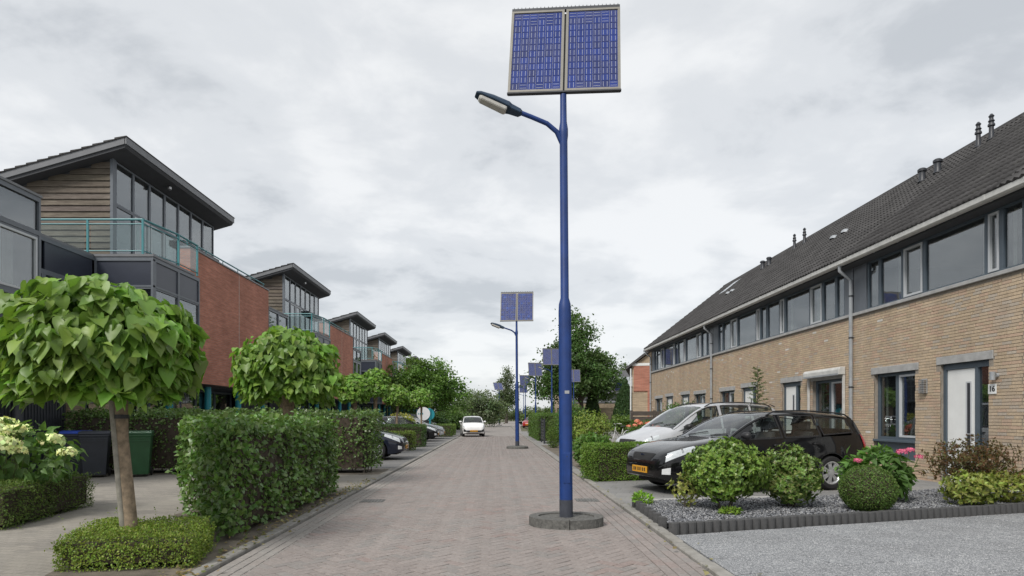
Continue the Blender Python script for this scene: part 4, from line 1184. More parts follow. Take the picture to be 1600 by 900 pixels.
def lamp(x, y, label, near=False, H=5.66, yaw=0.0, lean=0.0, tilt=17, armdir=-1, plinth=True, z0=0.0):
    t = thing('solar_street_lamp', label, 'street lamp', (x, y, z0), 0, 'blue solar street lamps')
    seg = 24 if near else 10
    O = (0, 0, 0)
    if plinth:
        # round kerb ring in two halves and fill
        if near:
            for h in (0, 1):
                pr = []
                for q in range(13):
                    a = math.pi * (q / 12) + h * math.pi - math.pi / 2 + (0.012 if q == 0 else -0.012 if q == 12 else 0); pr.append((0.49 * math.cos(a), 0.40 * math.sin(a)))
                for q in range(12, -1, -1):
                    a = math.pi * (q / 12) + h * math.pi - math.pi / 2; pr.append((0.37 * math.cos(a), 0.28 * math.sin(a)))
                n = len(pr); m = MB(); V = [(*p, -0.02) for p in pr] + [(*p, 0.115) for p in pr]
                F = [(i, (i + 1) % n, n + (i + 1) % n, n + i) for i in range(n)]
                F += [(n + i, n + i + 1, n + n - 2 - i, n + n - 1 - i) for i in range(12)]
                m.add(V, F); m.build('plinth_kerb', 'concrete_plinth', t, off=O)
            o = MB().lathe([(0.0, 0.105), (0.375, 0.098), (0.375, 0.0)], O, 24).build('plinth_fill', 'concrete_plinth', t, off=O)
            o.scale = (1, 0.78, 1)
        else:
            MB().lathe([(0.0, 0.12), (0.42, 0.12), (0.48, 0.09), (0.49, -0.02)], O, 14).build('plinth', 'concrete_plinth', t, off=O)
    lx = lambda z: lean * z
    MB().tube([(lx(0.09), 0, 0.09), (lx(0.33), 0, 0.33)], 0.0885, seg).build('base_sleeve', 'pole_sleeve', t, off=O, smooth=True)
    prof = [(0.30, 0.087), (2.80, 0.083), (2.90, 0.078), (2.98, 0.055), (5.05, 0.052), (5.12, 0.060), (5.2, 0.060), (5.3, 0.045), (H + 0.0, 0.042)]
    MB().tube([(lx(z), 0, z) for z, r in prof], [r for z, r in prof], seg).build('pole', 'pole_blue', t, off=O, smooth=True)
    if near:
        bx_d = MB().box(-0.045, 0.045, -0.0895, -0.07, 0.55, 0.95).build('access_door', 'pole_blue', t, 0.006, off=O)
        MB().lathe([(0.0, -0.0905), (0.009, -0.0900)], (0, 0, 0.9), 8, 'y').build('door_lock', 'dark_metal', bx_d, off=O)
        MB().box(-0.03, 0.03, -0.0850, -0.0800, 1.72, 1.76).build('sticker', 'alu', t, off=O)
    # arm and luminaire
    A = [(-0.02, 0, 5.02), (-0.09, -0.02, 5.16), (-0.22, -0.05, 5.255), (-0.42, -0.09, 5.32), (-0.60, -0.12, 5.375)]
    A = [(p[0] * -armdir + lx(5.2), p[1], p[2]) for p in A]
    MB().tube(A, [0.034, 0.033, 0.031, 0.030, 0.030], 12).build('arm', 'pole_blue', t, off=O, smooth=True)
    hd = bpy.data.objects.new('lamp_head', None); COL.objects.link(hd); hd.parent = t
    hd.location = (A[-1][0], A[-1][1], A[-1][2]); hd.rotation_euler = (R(-18), R(17) if armdir < 0 else R(-17), R(12) if armdir < 0 else R(168))
    secs = [(0.06, 0.03, 0.035, -0.03), (0.02, 0.062, 0.05, -0.055), (-0.12, 0.075, 0.062, -0.06), (-0.16, 0.095, 0.075, -0.055), (-0.40, 0.10, 0.072, -0.04), (-0.58, 0.085, 0.05, -0.025), (-0.64, 0.06, 0.028, -0.018)]
    V = []; F = []; secs = [(a * 0.92, b * 0.8, c * 0.8, d * 0.8) for a, b, c, d in secs]
    for xx, hw, zt, zb in secs:
        V += [(xx, -hw, zb), (xx, -hw * 1.0, zb + (zt - zb) * 0.45), (xx, -hw * 0.65, zt), (xx, hw * 0.65, zt), (xx, hw, zb + (zt - zb) * 0.45), (xx, hw, zb)]
    for i in range(len(secs) - 1):
        for j in range(6): F.append((i * 6 + j, i * 6 + (j + 1) % 6, (i + 1) * 6 + (j + 1) % 6, (i + 1) * 6 + j))
    F += [tuple(range(6)), tuple(range((len(secs) - 1) * 6, len(secs) * 6))]
    MB().add(V, F).build('housing', 'lamp_housing', hd, 0.008 if near else 0, off=O)
    l = MB(); V = []; F = []
    ls = [(-0.17, 0.078, -0.055, -0.12), (-0.20, 0.082, -0.053, -0.135), (-0.55, 0.074, -0.030, -0.105), (-0.585, 0.06, -0.028, -0.075)]
    ls = [(a * 0.92, b * 0.78, c * 0.8, d * 0.75) for a, b, c, d in ls]
    for xx, hw, z1, zb in ls: V += [(xx, -hw, z1), (xx, -hw * 0.8, zb), (xx, hw * 0.8, zb), (xx, hw, z1)]
    for i in range(3):
        for j in range(4): F.append((i * 4 + j, i * 4 + (j + 1) % 4, (i + 1) * 4 + (j + 1) % 4, (i + 1) * 4 + j))
    F += [(0, 1, 2, 3), (12, 13, 14, 15)]
    l.add(V, F).build('lens', 'lens_acrylic', hd, 0.01 if near else 0, off=O)
    # panel pair, tilted back
    pv = bpy.data.objects.new('solar_panel', None); COL.objects.link(pv); pv.parent = t
    pv.location = (lx(H), -0.05, H + 0.03); pv.rotation_euler = (R(-tilt), R(1.2) if near else 0, yaw)
    for s_ in (-1, 1):
        x0, x1 = (0.012, 0.012 + PW) if s_ > 0 else (-0.012 - PW, -0.012)
        m = MB(); fw = 0.032
        m.box(x0, x1, 0, 0.045, 0, fw); m.box(x0, x1, 0, 0.045, PH - fw, PH); m.box(x0, x0 + fw, 0.0005, 0.0445, fw, PH - fw); m.box(x1 - fw, x1, 0.0005, 0.0445, fw, PH - fw)
        m.build('frame', 'panel_alu', pv, off=O)
        m = MB(); m.box(x0 + 0.01, x1 - 0.01, 0.016, 0.03, 0.01, PH - 0.01); m.col = (0.30, 0.31, 0.35)
        m.C = [(0.30, 0.31, 0.36)] * 8; m.build('backing', 'solar_cell', pv, off=O)
        if near:
            for i in range(NCX):
                for j in range(NCZ):
                    hz = (j == NCZ - 1 and i < 5) or (j == NCZ - 2 and i in (2, 4)) or (j == 0 and i % 2 == 1)
                    o = link('cell', CELLS_H[int(cell_rng.integers(5))] if hz else CELLS[int(cell_rng.integers(len(CELLS)))], pv, (x0 + 0.035 + (i + 0.5) * CW, 0.0135, 0.04 + (j + 0.5) * CHT))
        else:
            m = MB()
            for i in range(NCX):
                for j in range(NCZ):
                    cm = cell_mesh(CW * 0.94, CHT * 0.94); ox, oz = x0 + 0.035 + (i + 0.5) * CW, 0.04 + (j + 0.5) * CHT
                    n0 = m.n; cm.C = [tuple(a * 0.6 + b * 0.4 for a, b in zip(q, (0.13, 0.14, 0.22))) for q in cm.C] if y > 40 else cm.C; m.V += [(p[0] + ox, p[1] + 0.0135, p[2] + oz) for p in cm.V]; m.C += cm.C; m.F += [tuple(a + n0 for a in f) for f in cm.F]; m.n += len(cm.V)  # far lamps: distance haze put into the cell colours as a grey mix
            m.build('cells', 'solar_cell', pv, off=O, kind='stuff')
    bx_m = MB(); bx_m.box(-0.74, 0.74, 0.046, 0.10, 0.03, 0.08).box(-0.74, 0.74, 0.046, 0.10, 1.3, 1.35).box(-0.06, 0.06, 0.046, 0.1, 0.08, 1.3).box(-0.745, 0.745, 0.002, 0.04, -0.018, -0.001)
    bx_m.build('mounting_frame', 'dark_metal', pv, off=O)
    # saw-tooth bird guard on the top edge
    g = MB(); g.box(-0.735, 0.735, 0.0, 0.05, PH + 0.001, PH + 0.045)
    n = 28 if near else 14
    for i in range(n):
        a = -0.735 + 1.47 * i / n; w = 1.47 / n
        g.prism([(a, PH + 0.045), (a + w * 0.35, PH + 0.05), (a + w * 0.5, PH + 0.085), (a + w * 0.65, PH + 0.05), (a + w, PH + 0.045)], 0.01, 0.02, 'y')
    g.build('bird_guard', 'dark_metal', pv, off=O)
    return t
k = plain('concrete_plinth', (0.115, 0.113, 0.105), 0.92, 0.45, 26.0, bump=1.0)
lamp(0.925, 8.30, 'nearest blue solar street lamp on a round concrete plinth', True, yaw=R(-6), lean=-0.007)
lamp(0.95, 28.1, 'second blue solar street lamp standing alone left of the large pole', yaw=R(-5), lean=-0.006)
lamp(4.6, 52.0, 'third solar lamp, its panel partly behind the large blue pole', yaw=R(3), tilt=12)
lamp(4.15, 66.0, 'fourth solar street lamp, lower panel left of the third', yaw=R(12), tilt=12)
lamp(4.0, 86.0, 'fifth solar street lamp, small and far along the street', yaw=R(14), tilt=12)
lamp(4.9, 112.0, 'sixth solar street lamp, barely visible in the distance', yaw=R(14), tilt=12)
lamp(8.5, 69.0, 'solar street lamp right of the large blue pole before the dark tree', H=5.2, yaw=R(2), tilt=12)
lamp(0.5, 100.0, 'pale tilted solar street lamp at the far left of the street', yaw=R(20), tilt=35)
lamp(14.7, 74.0, 'distant solar panel pole before the grey roofed houses', H=4.4, yaw=R(-8), tilt=20, plinth=False)
# ------------------------------------------------------------------ foliage helpers
LEAF4 = (np.array([(0, 0, 0), (-0.5, 0.42, 0.07), (0.5, 0.42, 0.07), (0, 0.5, 0.0), (0, 1.0, -0.10)]) - np.array([0, 0.0, 0]), np.array([(0, 3, 1), (0, 2, 3), (1, 3, 4), (3, 2, 4)]))
NARROW = (LEAF4[0] * np.array([0.5, 1, 0.7]), LEAF4[1])
LEAF2 = (np.array([(0, 0, 0), (-0.42, 0.5, 0.06), (0.42, 0.5, 0.06), (0, 1, -0.08)]), np.array([(0, 2, 1), (1, 2, 3)]))
def heart():
    # catalpa leaf: heart shaped with a midrib fold and drooping tip
    out = [(0, -0.04), (0.22, -0.16), (0.42, -0.06), (0.47, 0.16), (0.40, 0.40), (0.24, 0.66), (0.10, 0.86), (0.0, 1.02)]
    V = []; mid = []
    for x, y in out:
        V.append((x, y, 0.10 * x - 0.22 * y * y + 0.04 * math.sin(y * 6) * (x > 0.2)))
    rib = [(0, 0.0), (0, 0.22), (0, 0.5), (0, 0.76)]
    n = len(V)
    L = [(-a, b, c) for a, b, c in V]
    allv = V + L[1:-1] + [(x, y, -0.06 - 0.22 * y * y) for x, y in rib]
    r = lambda i: i
    l = lambda i: 0 if i == 0 else (n - 1 if i == n - 1 else n + i - 1)
    q = n + n - 2
    F = []
    for side in (r, l):
        f = [(side(0), side(1), q), (side(1), side(2), q), (side(2), q + 1, q), (side(2), side(3), q + 1), (side(3), side(4), q + 1), (side(4), q + 2, q + 1), (side(4), side(5), q + 2), (side(5), q + 3, q + 2), (side(5), side(6), q + 3), (side(6), side(7), q + 3)]
        F += f if side is r else [(a, c, b) for a, b, c in f]
    return np.array(allv), np.array(F)
HEART = heart()
def unit(a): return a / (np.linalg.norm(a, axis=1)[:, None] + 1e-9)
def leaf_frames(F, N):
    F = unit(F); S = unit(np.cross(F, N)); N2 = np.cross(S, F); return S, F, N2
def leaf_mesh(name, P, F, N, size, cols, tmpl, mat, parent, wr=1.0, kind='stuff', **props):
    tv, tf = tmpl; n = len(P)
    S, F, N = leaf_frames(F, N)
    size = np.broadcast_to(np.asarray(size, float), (n,))[:, None, None]
    V = P[:, None, :] + size * (tv[None, :, 0:1] * wr * S[:, None, :] + tv[None, :, 1:2] * F[:, None, :] + tv[None, :, 2:3] * N[:, None, :])
    FF = (np.arange(n)[:, None, None] * len(tv) + tf[None]).reshape(-1, 3)
    V = V.reshape(-1, 3) - np.array(root_offset(parent))
    me = npmesh(name, V, [FF], mat, np.repeat(cols, len(tv), axis=0), smooth=False)
    o = link(name, me, parent)
    if kind: o['kind'] = kind
    return o
def cvar(rg, n, base, var=0.25, alt=None, alt_p=0.15):
    var = var * 1.15
    c = np.array(base)[None] * rg.uniform(1 - var, 1 + var, (n, 1)) * rg.uniform(0.9, 1.1, (n, 3))
    c = c * np.array((1.3, 1.36, 1.15))
    if alt is not None:
        m = rg.random(n) < alt_p; c[m] = np.array(alt)[None] * rg.uniform(1 - var, 1 + var, (m.sum(), 1))
    return c
def vnoise(P, s, seed=0):
    return np.array([mnoise.noise(Vector((p[0] * s + seed, p[1] * s, p[2] * s))) for p in P])

def hedge(name, poly, h, label, cat, base, leaf=0.06, dens=900, alt=None, altp=0.15, mat='leaf', seed=1, rough=0.05, tmpl=LEAF2, group=None, z0=0.02, stems=6, round_=0.05, bottom=0.0, core=0.09, shoots=0, thin=0.0):
    """clipped hedge over a ground polygon (list of (x,y), counter clockwise)"""
    rg = np.random.default_rng(seed)
    P2 = [Vector((x, y, 0)) for x, y in poly]
    cx = sum(p.x for p in P2) / len(P2); cy = sum(p.y for p in P2) / len(P2)
    t = thing(name, label, cat, (cx, cy, z0), 0, group)
    pts = []; nor = []
    for i in range(len(P2)):
        a, b = P2[i], P2[(i + 1) % len(P2)]; d = b - a; L = d.length; nn = Vector((d.y, -d.x, 0)).normalized()
        m = int(L * (h - bottom) * dens)
        u = rg.random(m); z = bottom + (h - bottom) * rg.random(m) ** 0.9
        pts.append(np.stack([a.x + d.x * u, a.y + d.y * u, z], 1)); nor.append(np.tile((nn.x, nn.y, 0.15), (m, 1)))
    xs = [p.x for p in P2]; ys = [p.y for p in P2]
    area = (max(xs) - min(xs)) * (max(ys) - min(ys)); m = int(area * dens)
    x = rg.uniform(min(xs), max(xs), m); y = rg.uniform(min(ys), max(ys), m); ok = in_poly(x, y, P2)
    x, y = x[ok], y[ok]
    pts.append(np.stack([x, y, np.full(len(x), h)], 1)); nor.append(np.tile((0, 0, 1.0), (len(x), 1)))
    P = np.concatenate(pts); N = np.concatenate(nor); n = len(P)
    # rounded upper edges and uneven skin
    ctr = np.array((cx, cy, 0))
    low = vnoise(P, 1.7, seed * 3.1) * 1.3 + vnoise(P, 5.0, seed) * 0.7
    depth = rg.random(n) ** 1.6 * core * 1.4
    P = P + N * (low * rough - depth + 0.02)[:, None]
    top = P[:, 2] > h - round_
    P[:, 2] -= np.where(top & (np.abs(N[:, 2]) < 0.5), rg.random(n) * round_, 0)
    if thin:
        kp = rg.random(n) > thin * np.clip(-low * 1.4 - 0.15, 0, 1); P, N, low = P[kp], N[kp], low[kp]; n = len(P)
    F = N * 0.25 + rg.normal(size=(n, 3)) * 0.55 + np.array((0, 0, 0.1))
    Nn = N + rg.normal(size=(n, 3)) * 0.45 + np.array((0, 0, 0.35))
    if shoots:
        # young shoots that have outgrown the last clipping
        si = rg.choice(n, shoots, replace=False); K = 9
        sd_ = unit(N[si] * 0.9 + rg.normal(size=(shoots, 3)) * 0.5 + np.array((0, 0, 0.35))); L = rg.uniform(0.05, 0.2, (shoots, 1, 1))
        Q = (P[si][:, None, :] + sd_[:, None, :] * L * np.linspace(0, 1, K)[None, :, None]).reshape(-1, 3)
        sF = np.repeat(sd_, K, axis=0) * 0.5 + rg.normal(size=(shoots * K, 3)) * 0.6
        P = np.concatenate([P, Q]); F = np.concatenate([F, sF]); Nn = np.concatenate([Nn, np.array((0, 0, 1.0)) + rg.normal(size=(shoots * K, 3)) * 0.5])
        N = np.concatenate([N, np.repeat(sd_, K, axis=0)]); low = np.concatenate([low, np.full(shoots * K, 0.5)]); n = len(P)
    cols = cvar(rg, n, base, 0.28, alt, altp) * (1 + 0.25 * low)[:, None]
    P[:, 2] += z0
    leaf_mesh('foliage', P, F, Nn, leaf * rg.uniform(0.7, 1.25, n), cols, tmpl, mat, t, 0.85)
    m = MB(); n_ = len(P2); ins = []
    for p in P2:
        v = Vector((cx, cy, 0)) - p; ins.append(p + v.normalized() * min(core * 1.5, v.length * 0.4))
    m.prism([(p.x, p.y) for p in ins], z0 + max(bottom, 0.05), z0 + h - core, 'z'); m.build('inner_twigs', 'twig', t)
    for i in range(stems):
        a = rg.random(); k_ = i % len(P2); q = P2[k_] * (1 - a) + P2[(k_ + 1) % len(P2)] * a; q = q + (Vector((cx, cy, 0)) - q).normalized() * core * 1.3
        MB().tube([(q.x, q.y, z0 - 0.03), (q.x + rg.normal() * 0.03, q.y + rg.normal() * 0.03, z0 + min(0.4, h * 0.6))], [0.014, 0.010], 6).build('stem', 'bark_dark', t)
    return t

def ellipsoid_pts(rg, n, r, c, shell=0.55, flat_bottom=None):
    d = unit(rg.normal(size=(n, 3))); rad = shell + (1 - shell) * rg.random(n) ** 0.6
    P = d * rad[:, None] * np.array(r) + np.array(c)
    return P, d, rad

def bush(name, x, y, z0, r, zc, label, cat, base, leaf=0.05, n=2600, alt=None, altp=0.15, mat='leaf', seed=1, lump=0.22, tmpl=LEAF4, stems=5, wr=0.8, up=0.5, shell=0.5, group=None, stem_r=0.012, clump=1):
    """free growing shrub: leaves in lumps on an ellipsoid, stems from the ground"""
    rg = np.random.default_rng(seed)
    t = thing(name, label, cat, (x, y, z0), 0, group)
    m = n // clump
    P, d, rad = ellipsoid_pts(rg, m, r, (0, 0, 0), shell)
    lo = vnoise(d * 2.2, 1.0, seed * 7.3) * 1.6 + vnoise(d * 5, 1.0, seed) * 0.6
    P = P * (1 + lump * lo)[:, None]
    P = np.repeat(P, clump, axis=0); d = np.repeat(d, clump, axis=0); lo = np.repeat(lo, clump)
    n = len(P)
    if clump > 1:
        # rosettes: leaves of one shoot radiate from its tip
        ang = rg.uniform(0, 2 * math.pi, n); a1 = unit(np.cross(d, rg.normal(size=(n, 3)))); a2 = np.cross(d, a1)
        Fd = a1 * np.cos(ang)[:, None] + a2 * np.sin(ang)[:, None] + (d + np.array((0, 0, 0.5))) * rg.uniform(0.15, 0.8, (n, 1))
        Nn = d + np.array((0, 0, 0.6)) + rg.normal(size=(n, 3)) * 0.15
    else:
        Fd = d * 0.6 + np.array((0, 0, up - 0.3)) + rg.normal(size=(n, 3)) * 0.6
        Nn = d * 0.6 + np.array((0, 0, 0.7)) + rg.normal(size=(n, 3)) * 0.4
    P = P + np.array((x, y, z0 + zc))
    keep = P[:, 2] > z0 + 0.02
    P, Fd, Nn, lo = P[keep], Fd[keep], Nn[keep], lo[keep]; n = len(P)
    cols = cvar(rg, n, base, 0.28, alt, altp) * (1 + 0.22 * lo)[:, None]
    leaf_mesh('foliage', P, Fd, Nn, leaf * rg.uniform(0.7, 1.25, n), cols, tmpl, mat, t, wr)
    for i in range(stems):
        a = rg.uniform(0, 6.28); b = rg.uniform(0.2, 0.7)
        e_ = (x + math.cos(a) * r[0] * b, y + math.sin(a) * r[1] * b, z0 + zc + r[2] * rg.uniform(-0.1, 0.5))
        s_ = (x + math.cos(a) * 0.04, y + math.sin(a) * 0.04, z0 - 0.03)
        mid_ = ((s_[0] * 0.6 + e_[0] * 0.4), (s_[1] * 0.6 + e_[1] * 0.4), (s_[2] + e_[2]) / 2)
        MB().tube([s_, mid_, e_], [stem_r, stem_r * 0.8, stem_r * 0.4], 6).build('stem', 'bark_dark', t)
    return t

def tree(name, x, y, h_trunk, trunk_r, lobes, label, base, leaf=0.16, n=7000, alt=None, altp=0.15, seed=1, mat='leaf', bark='bark_dark', clump=45, sig=0.28, z0=0.0, cat='tree', group=None, droop=0.0, tmpl=LEAF2, cone=None):
    """free tree: lobes (dx,dy,z,rx,ry,rz) filled with leaf clumps, limbs run from the trunk to the clumps"""
    rg = np.random.default_rng(seed)
    t = thing(name, label, cat, (x, y, z0), 0, group)
    lobes = np.array(lobes, float); vol = lobes[:, 3] * lobes[:, 4] * lobes[:, 5]; pr = vol ** 0.8; pr /= pr.sum()
    nc = n // clump; li = rg.choice(len(lobes), nc, p=pr); L = lobes[li]
    d = unit(rg.normal(size=(nc, 3))); rr = rg.random(nc) ** 0.38
    C = L[:, :3] + d * rr[:, None] * L[:, 3:6]
    csz = sig * rg.uniform(0.6, 1.3, nc)
    P = np.repeat(C, clump, axis=0) + rg.normal(size=(nc * clump, 3)) * np.repeat(csz, clump)[:, None] * np.array((1, 1, 0.7))
    D = np.repeat(d, clump, axis=0); m = len(P)
    F = D * 0.4 + rg.normal(size=(m, 3)) * 0.6 + np.array((0, 0, -droop)); N = np.array((0, 0, 0.9)) + D * 0.4 + rg.normal(size=(m, 3)) * 0.5
    cc = cvar(rg, nc, base, 0.22, alt, altp); cols = np.repeat(cc, clump, axis=0) * rg.uniform(0.8, 1.2, (m, 1))
    P = P + np.array((x, y, z0))
    leaf_mesh('crown', P, F, N, leaf * rg.uniform(0.7, 1.3, m), cols, tmpl, mat, t, 0.9)
    top = float((lobes[:, 2] + lobes[:, 5] * 0.3).max())
    pts = [(x, y, z0 - 0.1), (x + rg.normal() * 0.05, y, z0 + h_trunk * 0.5), (x + rg.normal() * 0.08, y, z0 + h_trunk), (x + rg.normal() * 0.15, y, z0 + top)]
    MB().tube(pts, [trunk_r * 1.25, trunk_r, trunk_r * 0.85, trunk_r * 0.2], 10).build('trunk', bark, t, smooth=True)
    m = MB()
    for c in C[rg.choice(nc, min(nc, 26), replace=False)]:
        zz = min(max(h_trunk * 0.8, c[2] * 0.65), top * 0.9); s_ = (x, y, z0 + zz)
        e_ = (x + c[0], y + c[1], z0 + c[2]); mid_ = (x + c[0] * 0.45, y + c[1] * 0.45, z0 + (zz + c[2]) / 2 + 0.1)
        m.tube([s_, mid_, e_], [trunk_r * 0.4, trunk_r * 0.25, trunk_r * 0.08], 5)
    m.build('limbs', bark, t)
    return t

# ------------------------------------------------------------------ globe catalpas
def catalpa_leafmeshes(seed):
    rg = np.random.default_rng(seed); out = []
    for i in range(12):
        tv, tf = HEART
        v = tv.copy(); v[:, 2] *= rg.uniform(0.7, 1.5); v[:, 0] *= rg.uniform(0.92, 1.12); v[:, 2] += 0.05 * np.sin(v[:, 0] * 5 + rg.uniform(0, 6)) * rg.uniform(0.5, 1.2)
        v[:, 0] += rg.normal() * 0.08 * v[:, 1] ** 2
        b = rg.uniform(0.76, 1.2); c = np.array(((0.195, 0.285, 0.062), (0.140, 0.235, 0.042), (0.115, 0.205, 0.042), (0.155, 0.250, 0.050))[i % 4]) * b
        col = np.tile(c, (len(v), 1)); col[-4:] *= np.array((1.25, 1.2, 1.15))     # paler midrib
        out.append(npmesh('leaf', v, [tf], 'leaf_catalpa', col, smooth=True))
    return out
CATLEAF = catalpa_leafmeshes(2)
def catalpa(x, y, r, hc, ztrunk, label, seed, nleaf=900, leaf=0.22, near=True, trunk_r=0.09, lean=0.0, stake=False, z0=0.0, crown_dx=0.0):
    rg = np.random.default_rng(seed)
    t = thing('catalpa_tree', label, 'tree', (x, y, z0), 0, 'round headed catalpa trees along the street')
    # mushroom shaped head: domed top, skirt hanging at the rim, hollow below
    n = nleaf
    u = rg.uniform(0, 2 * math.pi, n); th = np.arccos(1 - rg.random(n) * 1.74)       # polar angle from the top
    layer = np.where(rg.random(n) < 0.66, rg.uniform(0.86, 1.06, n), rg.uniform(0.5, 0.88, n))
    d = np.stack([np.sin(th) * np.cos(u), np.sin(th) * np.sin(u), np.cos(th)], 1)
    lo = vnoise(d * 1.9, 1.0, seed * 2.7) * 1.4 + vnoise(d * 4.5, 1.0, seed) * 0.7
    rad = layer * (1 + (0.17 if near else 0.09) * lo)
    P = d * rad[:, None] * np.array((r[0], r[1], r[2]))
    P[:, 2] = np.where(P[:, 2] > 0, P[:, 2] * 1.08, P[:, 2])
    out = d.copy(); out[:, 2] = 0; out = unit(out + 1e-6)
    steep = np.clip(np.sin(th), 0.1, 1)
    F = out * (1.15 - 0.6 * steep)[:, None] + np.array((0, 0, -1.0))[None] * (0.30 + 0.55 * steep)[:, None] + rg.normal(size=(n, 3)) * 0.42
    N = out * (0.15 + 0.55 * steep)[:, None] + np.array((0, 0, 0.95)) + rg.normal(size=(n, 3)) * 0.42
    sz = leaf * (0.42 + 0.85 * rg.random(n) ** 0.7)
    S, F, N = leaf_frames(F, N)
    P = P + np.array((crown_dx, 0, hc)) - F * sz[:, None] * 0.35
    vis = (-P[:, 1]) + 0.35 * P[:, 2] + (layer > 0.88) * 1.5 + 0.2 * rg.random(n)
    order = np.argsort(-vis); pick = set(order[:300].tolist()) if near else set()
    rest = [i for i in range(n) if i not in pick]
    for i in pick:
        mt = Matrix(((S[i, 0], F[i, 0], N[i, 0]), (S[i, 1], F[i, 1], N[i, 1]), (S[i, 2], F[i, 2], N[i, 2])))
        o = link('leaf', CATLEAF[int(rg.integers(len(CATLEAF)))], t, tuple(P[i]))
        o.rotation_euler = mt.to_euler(); o.scale = (sz[i],) * 3
    rest = np.array(rest)
    cols = cvar(rg, len(rest), (0.130, 0.225, 0.042), 0.25, (0.20, 0.29, 0.07), 0.12)
    leaf_mesh('remaining_leaves' if near else 'crown', P[rest] + np.array((x, y, z0)), F[rest], N[rest], sz[rest], cols, HEART if near else LEAF4, 'leaf_catalpa', t)
    tr = [(lean * 0 + x, y, z0 - 0.05), (x + lean * 0.5, y, z0 + ztrunk * 0.5), (x + lean, y, z0 + ztrunk), (x + lean, y, z0 + ztrunk + 0.25)]
    MB().tube([tr[0], ((tr[0][0] + tr[1][0]) / 2 + 0.01, y, z0 + ztrunk * 0.25), tr[1], ((tr[1][0] + tr[2][0]) / 2 - 0.01, y, z0 + ztrunk * 0.75), tr[2], tr[3]], [trunk_r * 1.15, trunk_r * 1.02, trunk_r * 0.97, trunk_r * 0.93, trunk_r * 1.1, trunk_r * 1.25], 16).build('trunk', 'bark', t, smooth=True)
    m = MB(); 
    for i in range(16):
        a = i * 2.4; b = rg.uniform(0.35, 0.85); q = (x + crown_dx + math.cos(a) * r[0] * b, y + math.sin(a) * r[1] * b, z0 + hc + r[2] * rg.uniform(0.1, 0.65))
        m.tube([(x + lean, y, z0 + ztrunk + 0.15), ((x + lean) * 0.5 + q[0] * 0.5, (y + q[1]) / 2, z0 + hc + 0.05), q], [trunk_r * 0.4, 0.02, 0.008], 6)
    m.build('branches', 'bark', t)
    if stake:
        s_ = MB().tube([(x - trunk_r * 1.25 + 0.02, y - 0.02, z0 - 0.05), (x + lean - trunk_r * 1.2, y - 0.03, z0 + ztrunk - 0.02)], 0.032, 10).build('stake', 'stake_wood', t, smooth=True)
        zz = z0 + ztrunk - 0.18
        MB().lathe([(trunk_r * 1.08, -0.02), (trunk_r * 1.16, -0.02), (trunk_r * 1.16, 0.02), (trunk_r * 1.08, 0.02)], (x + lean * 0.92, y, zz), 16).build('tie_band', 'black_plastic', t)
    return t
catalpa(-3.66, 6.35, (0.88, 0.88, 0.62), 2.05, 1.60, 'largest catalpa in the left foreground rising from the box hedge ring', 5, 3400, 0.152, True, 0.058, -0.12, True, crown_dx=-0.30)
catalpa(-4.18, 12.7, (0.98, 0.98, 0.80), 2.28, 1.6, 'second catalpa with dense round crown behind the big beech hedge', 6, 3200, 0.152, True, 0.10, 0.0, False)
catalpa(-5.15, 23.0, (0.58, 0.58, 0.56), 2.35, 1.8, 'third catalpa, with thin trunk behind the far end of the beech hedge', 7, 1300, 0.15, False, 0.07)
catalpa(-4.65, 24.3, (0.56, 0.56, 0.6), 2.6, 2.0, 'fourth catalpa, taller one overlapping the third', 8, 1300, 0.15, False, 0.07)
catalpa(-4.9, 31.0, (0.58, 0.58, 0.54), 2.4, 1.8, 'fifth catalpa rising between the parked dark cars', 9, 1300, 0.15, False, 0.06, 0.05)
catalpa(-4.55, 38.5, (0.7, 0.7, 0.6), 2.5, 1.95, 'sixth catalpa beside the round white sign', 10, 1300, 0.15, False, 0.06)

# ------------------------------------------------------------------ left hedges
hedge('beech_hedge', [(-4.45, 8.9), (-2.98, 6.98), (-2.86, 11.4), (-4.35, 11.6)], 1.33, 'large glossy beech hedge along the left kerb beside the box ring', 'hedge', (0.085, 0.150, 0.042), 0.072, 900, (0.15, 0.22, 0.07), 0.25, 'leaf_gloss', 31, 0.055, LEAF4, 'beech hedges on the left', stems=14, bottom=0.06, core=0.16, shoots=90, thin=0.55, round_=0.06)
hedge('beech_hedge', [(-10.6, 15.5), (-3.05, 15.5), (-3.0, 16.6), (-10.6, 16.6)], 1.53, 'long beech hedge behind the wheelie bins', 'hedge', (0.078, 0.130, 0.038), 0.065, 620, (0.13, 0.19, 0.06), 0.22, 'leaf_gloss', 32, 0.07, LEAF4, 'beech hedges on the left', stems=16, bottom=0.12, core=0.16, shoots=110, thin=0.5)
# straying shoots at the near left corner of the big hedge
hedge('box_hedge', [(-3.98, 5.66), (-2.80, 5.82), (-3.05, 6.75), (-4.25, 6.9)], 0.29, 'low yellowish box hedge ring around the foreground catalpa trunk', 'hedge', (0.140, 0.195, 0.036), 0.023, 6500, (0.22, 0.25, 0.05), 0.25, 'leaf', 33, 0.035, LEAF2, None, stems=5, round_=0.07, core=0.05, shoots=50, thin=0.2)
hedge('box_hedge', [(-7.6, 7.6), (-6.05, 7.75), (-6.35, 9.9), (-7.9, 9.9)], 0.52, 'dark clipped box hedge under the white hydrangea', 'hedge', (0.085, 0.125, 0.034), 0.026, 3200, (0.15, 0.19, 0.05), 0.15, 'leaf', 34, 0.03, LEAF2, None, stems=4, core=0.05, shoots=90, thin=0.4)

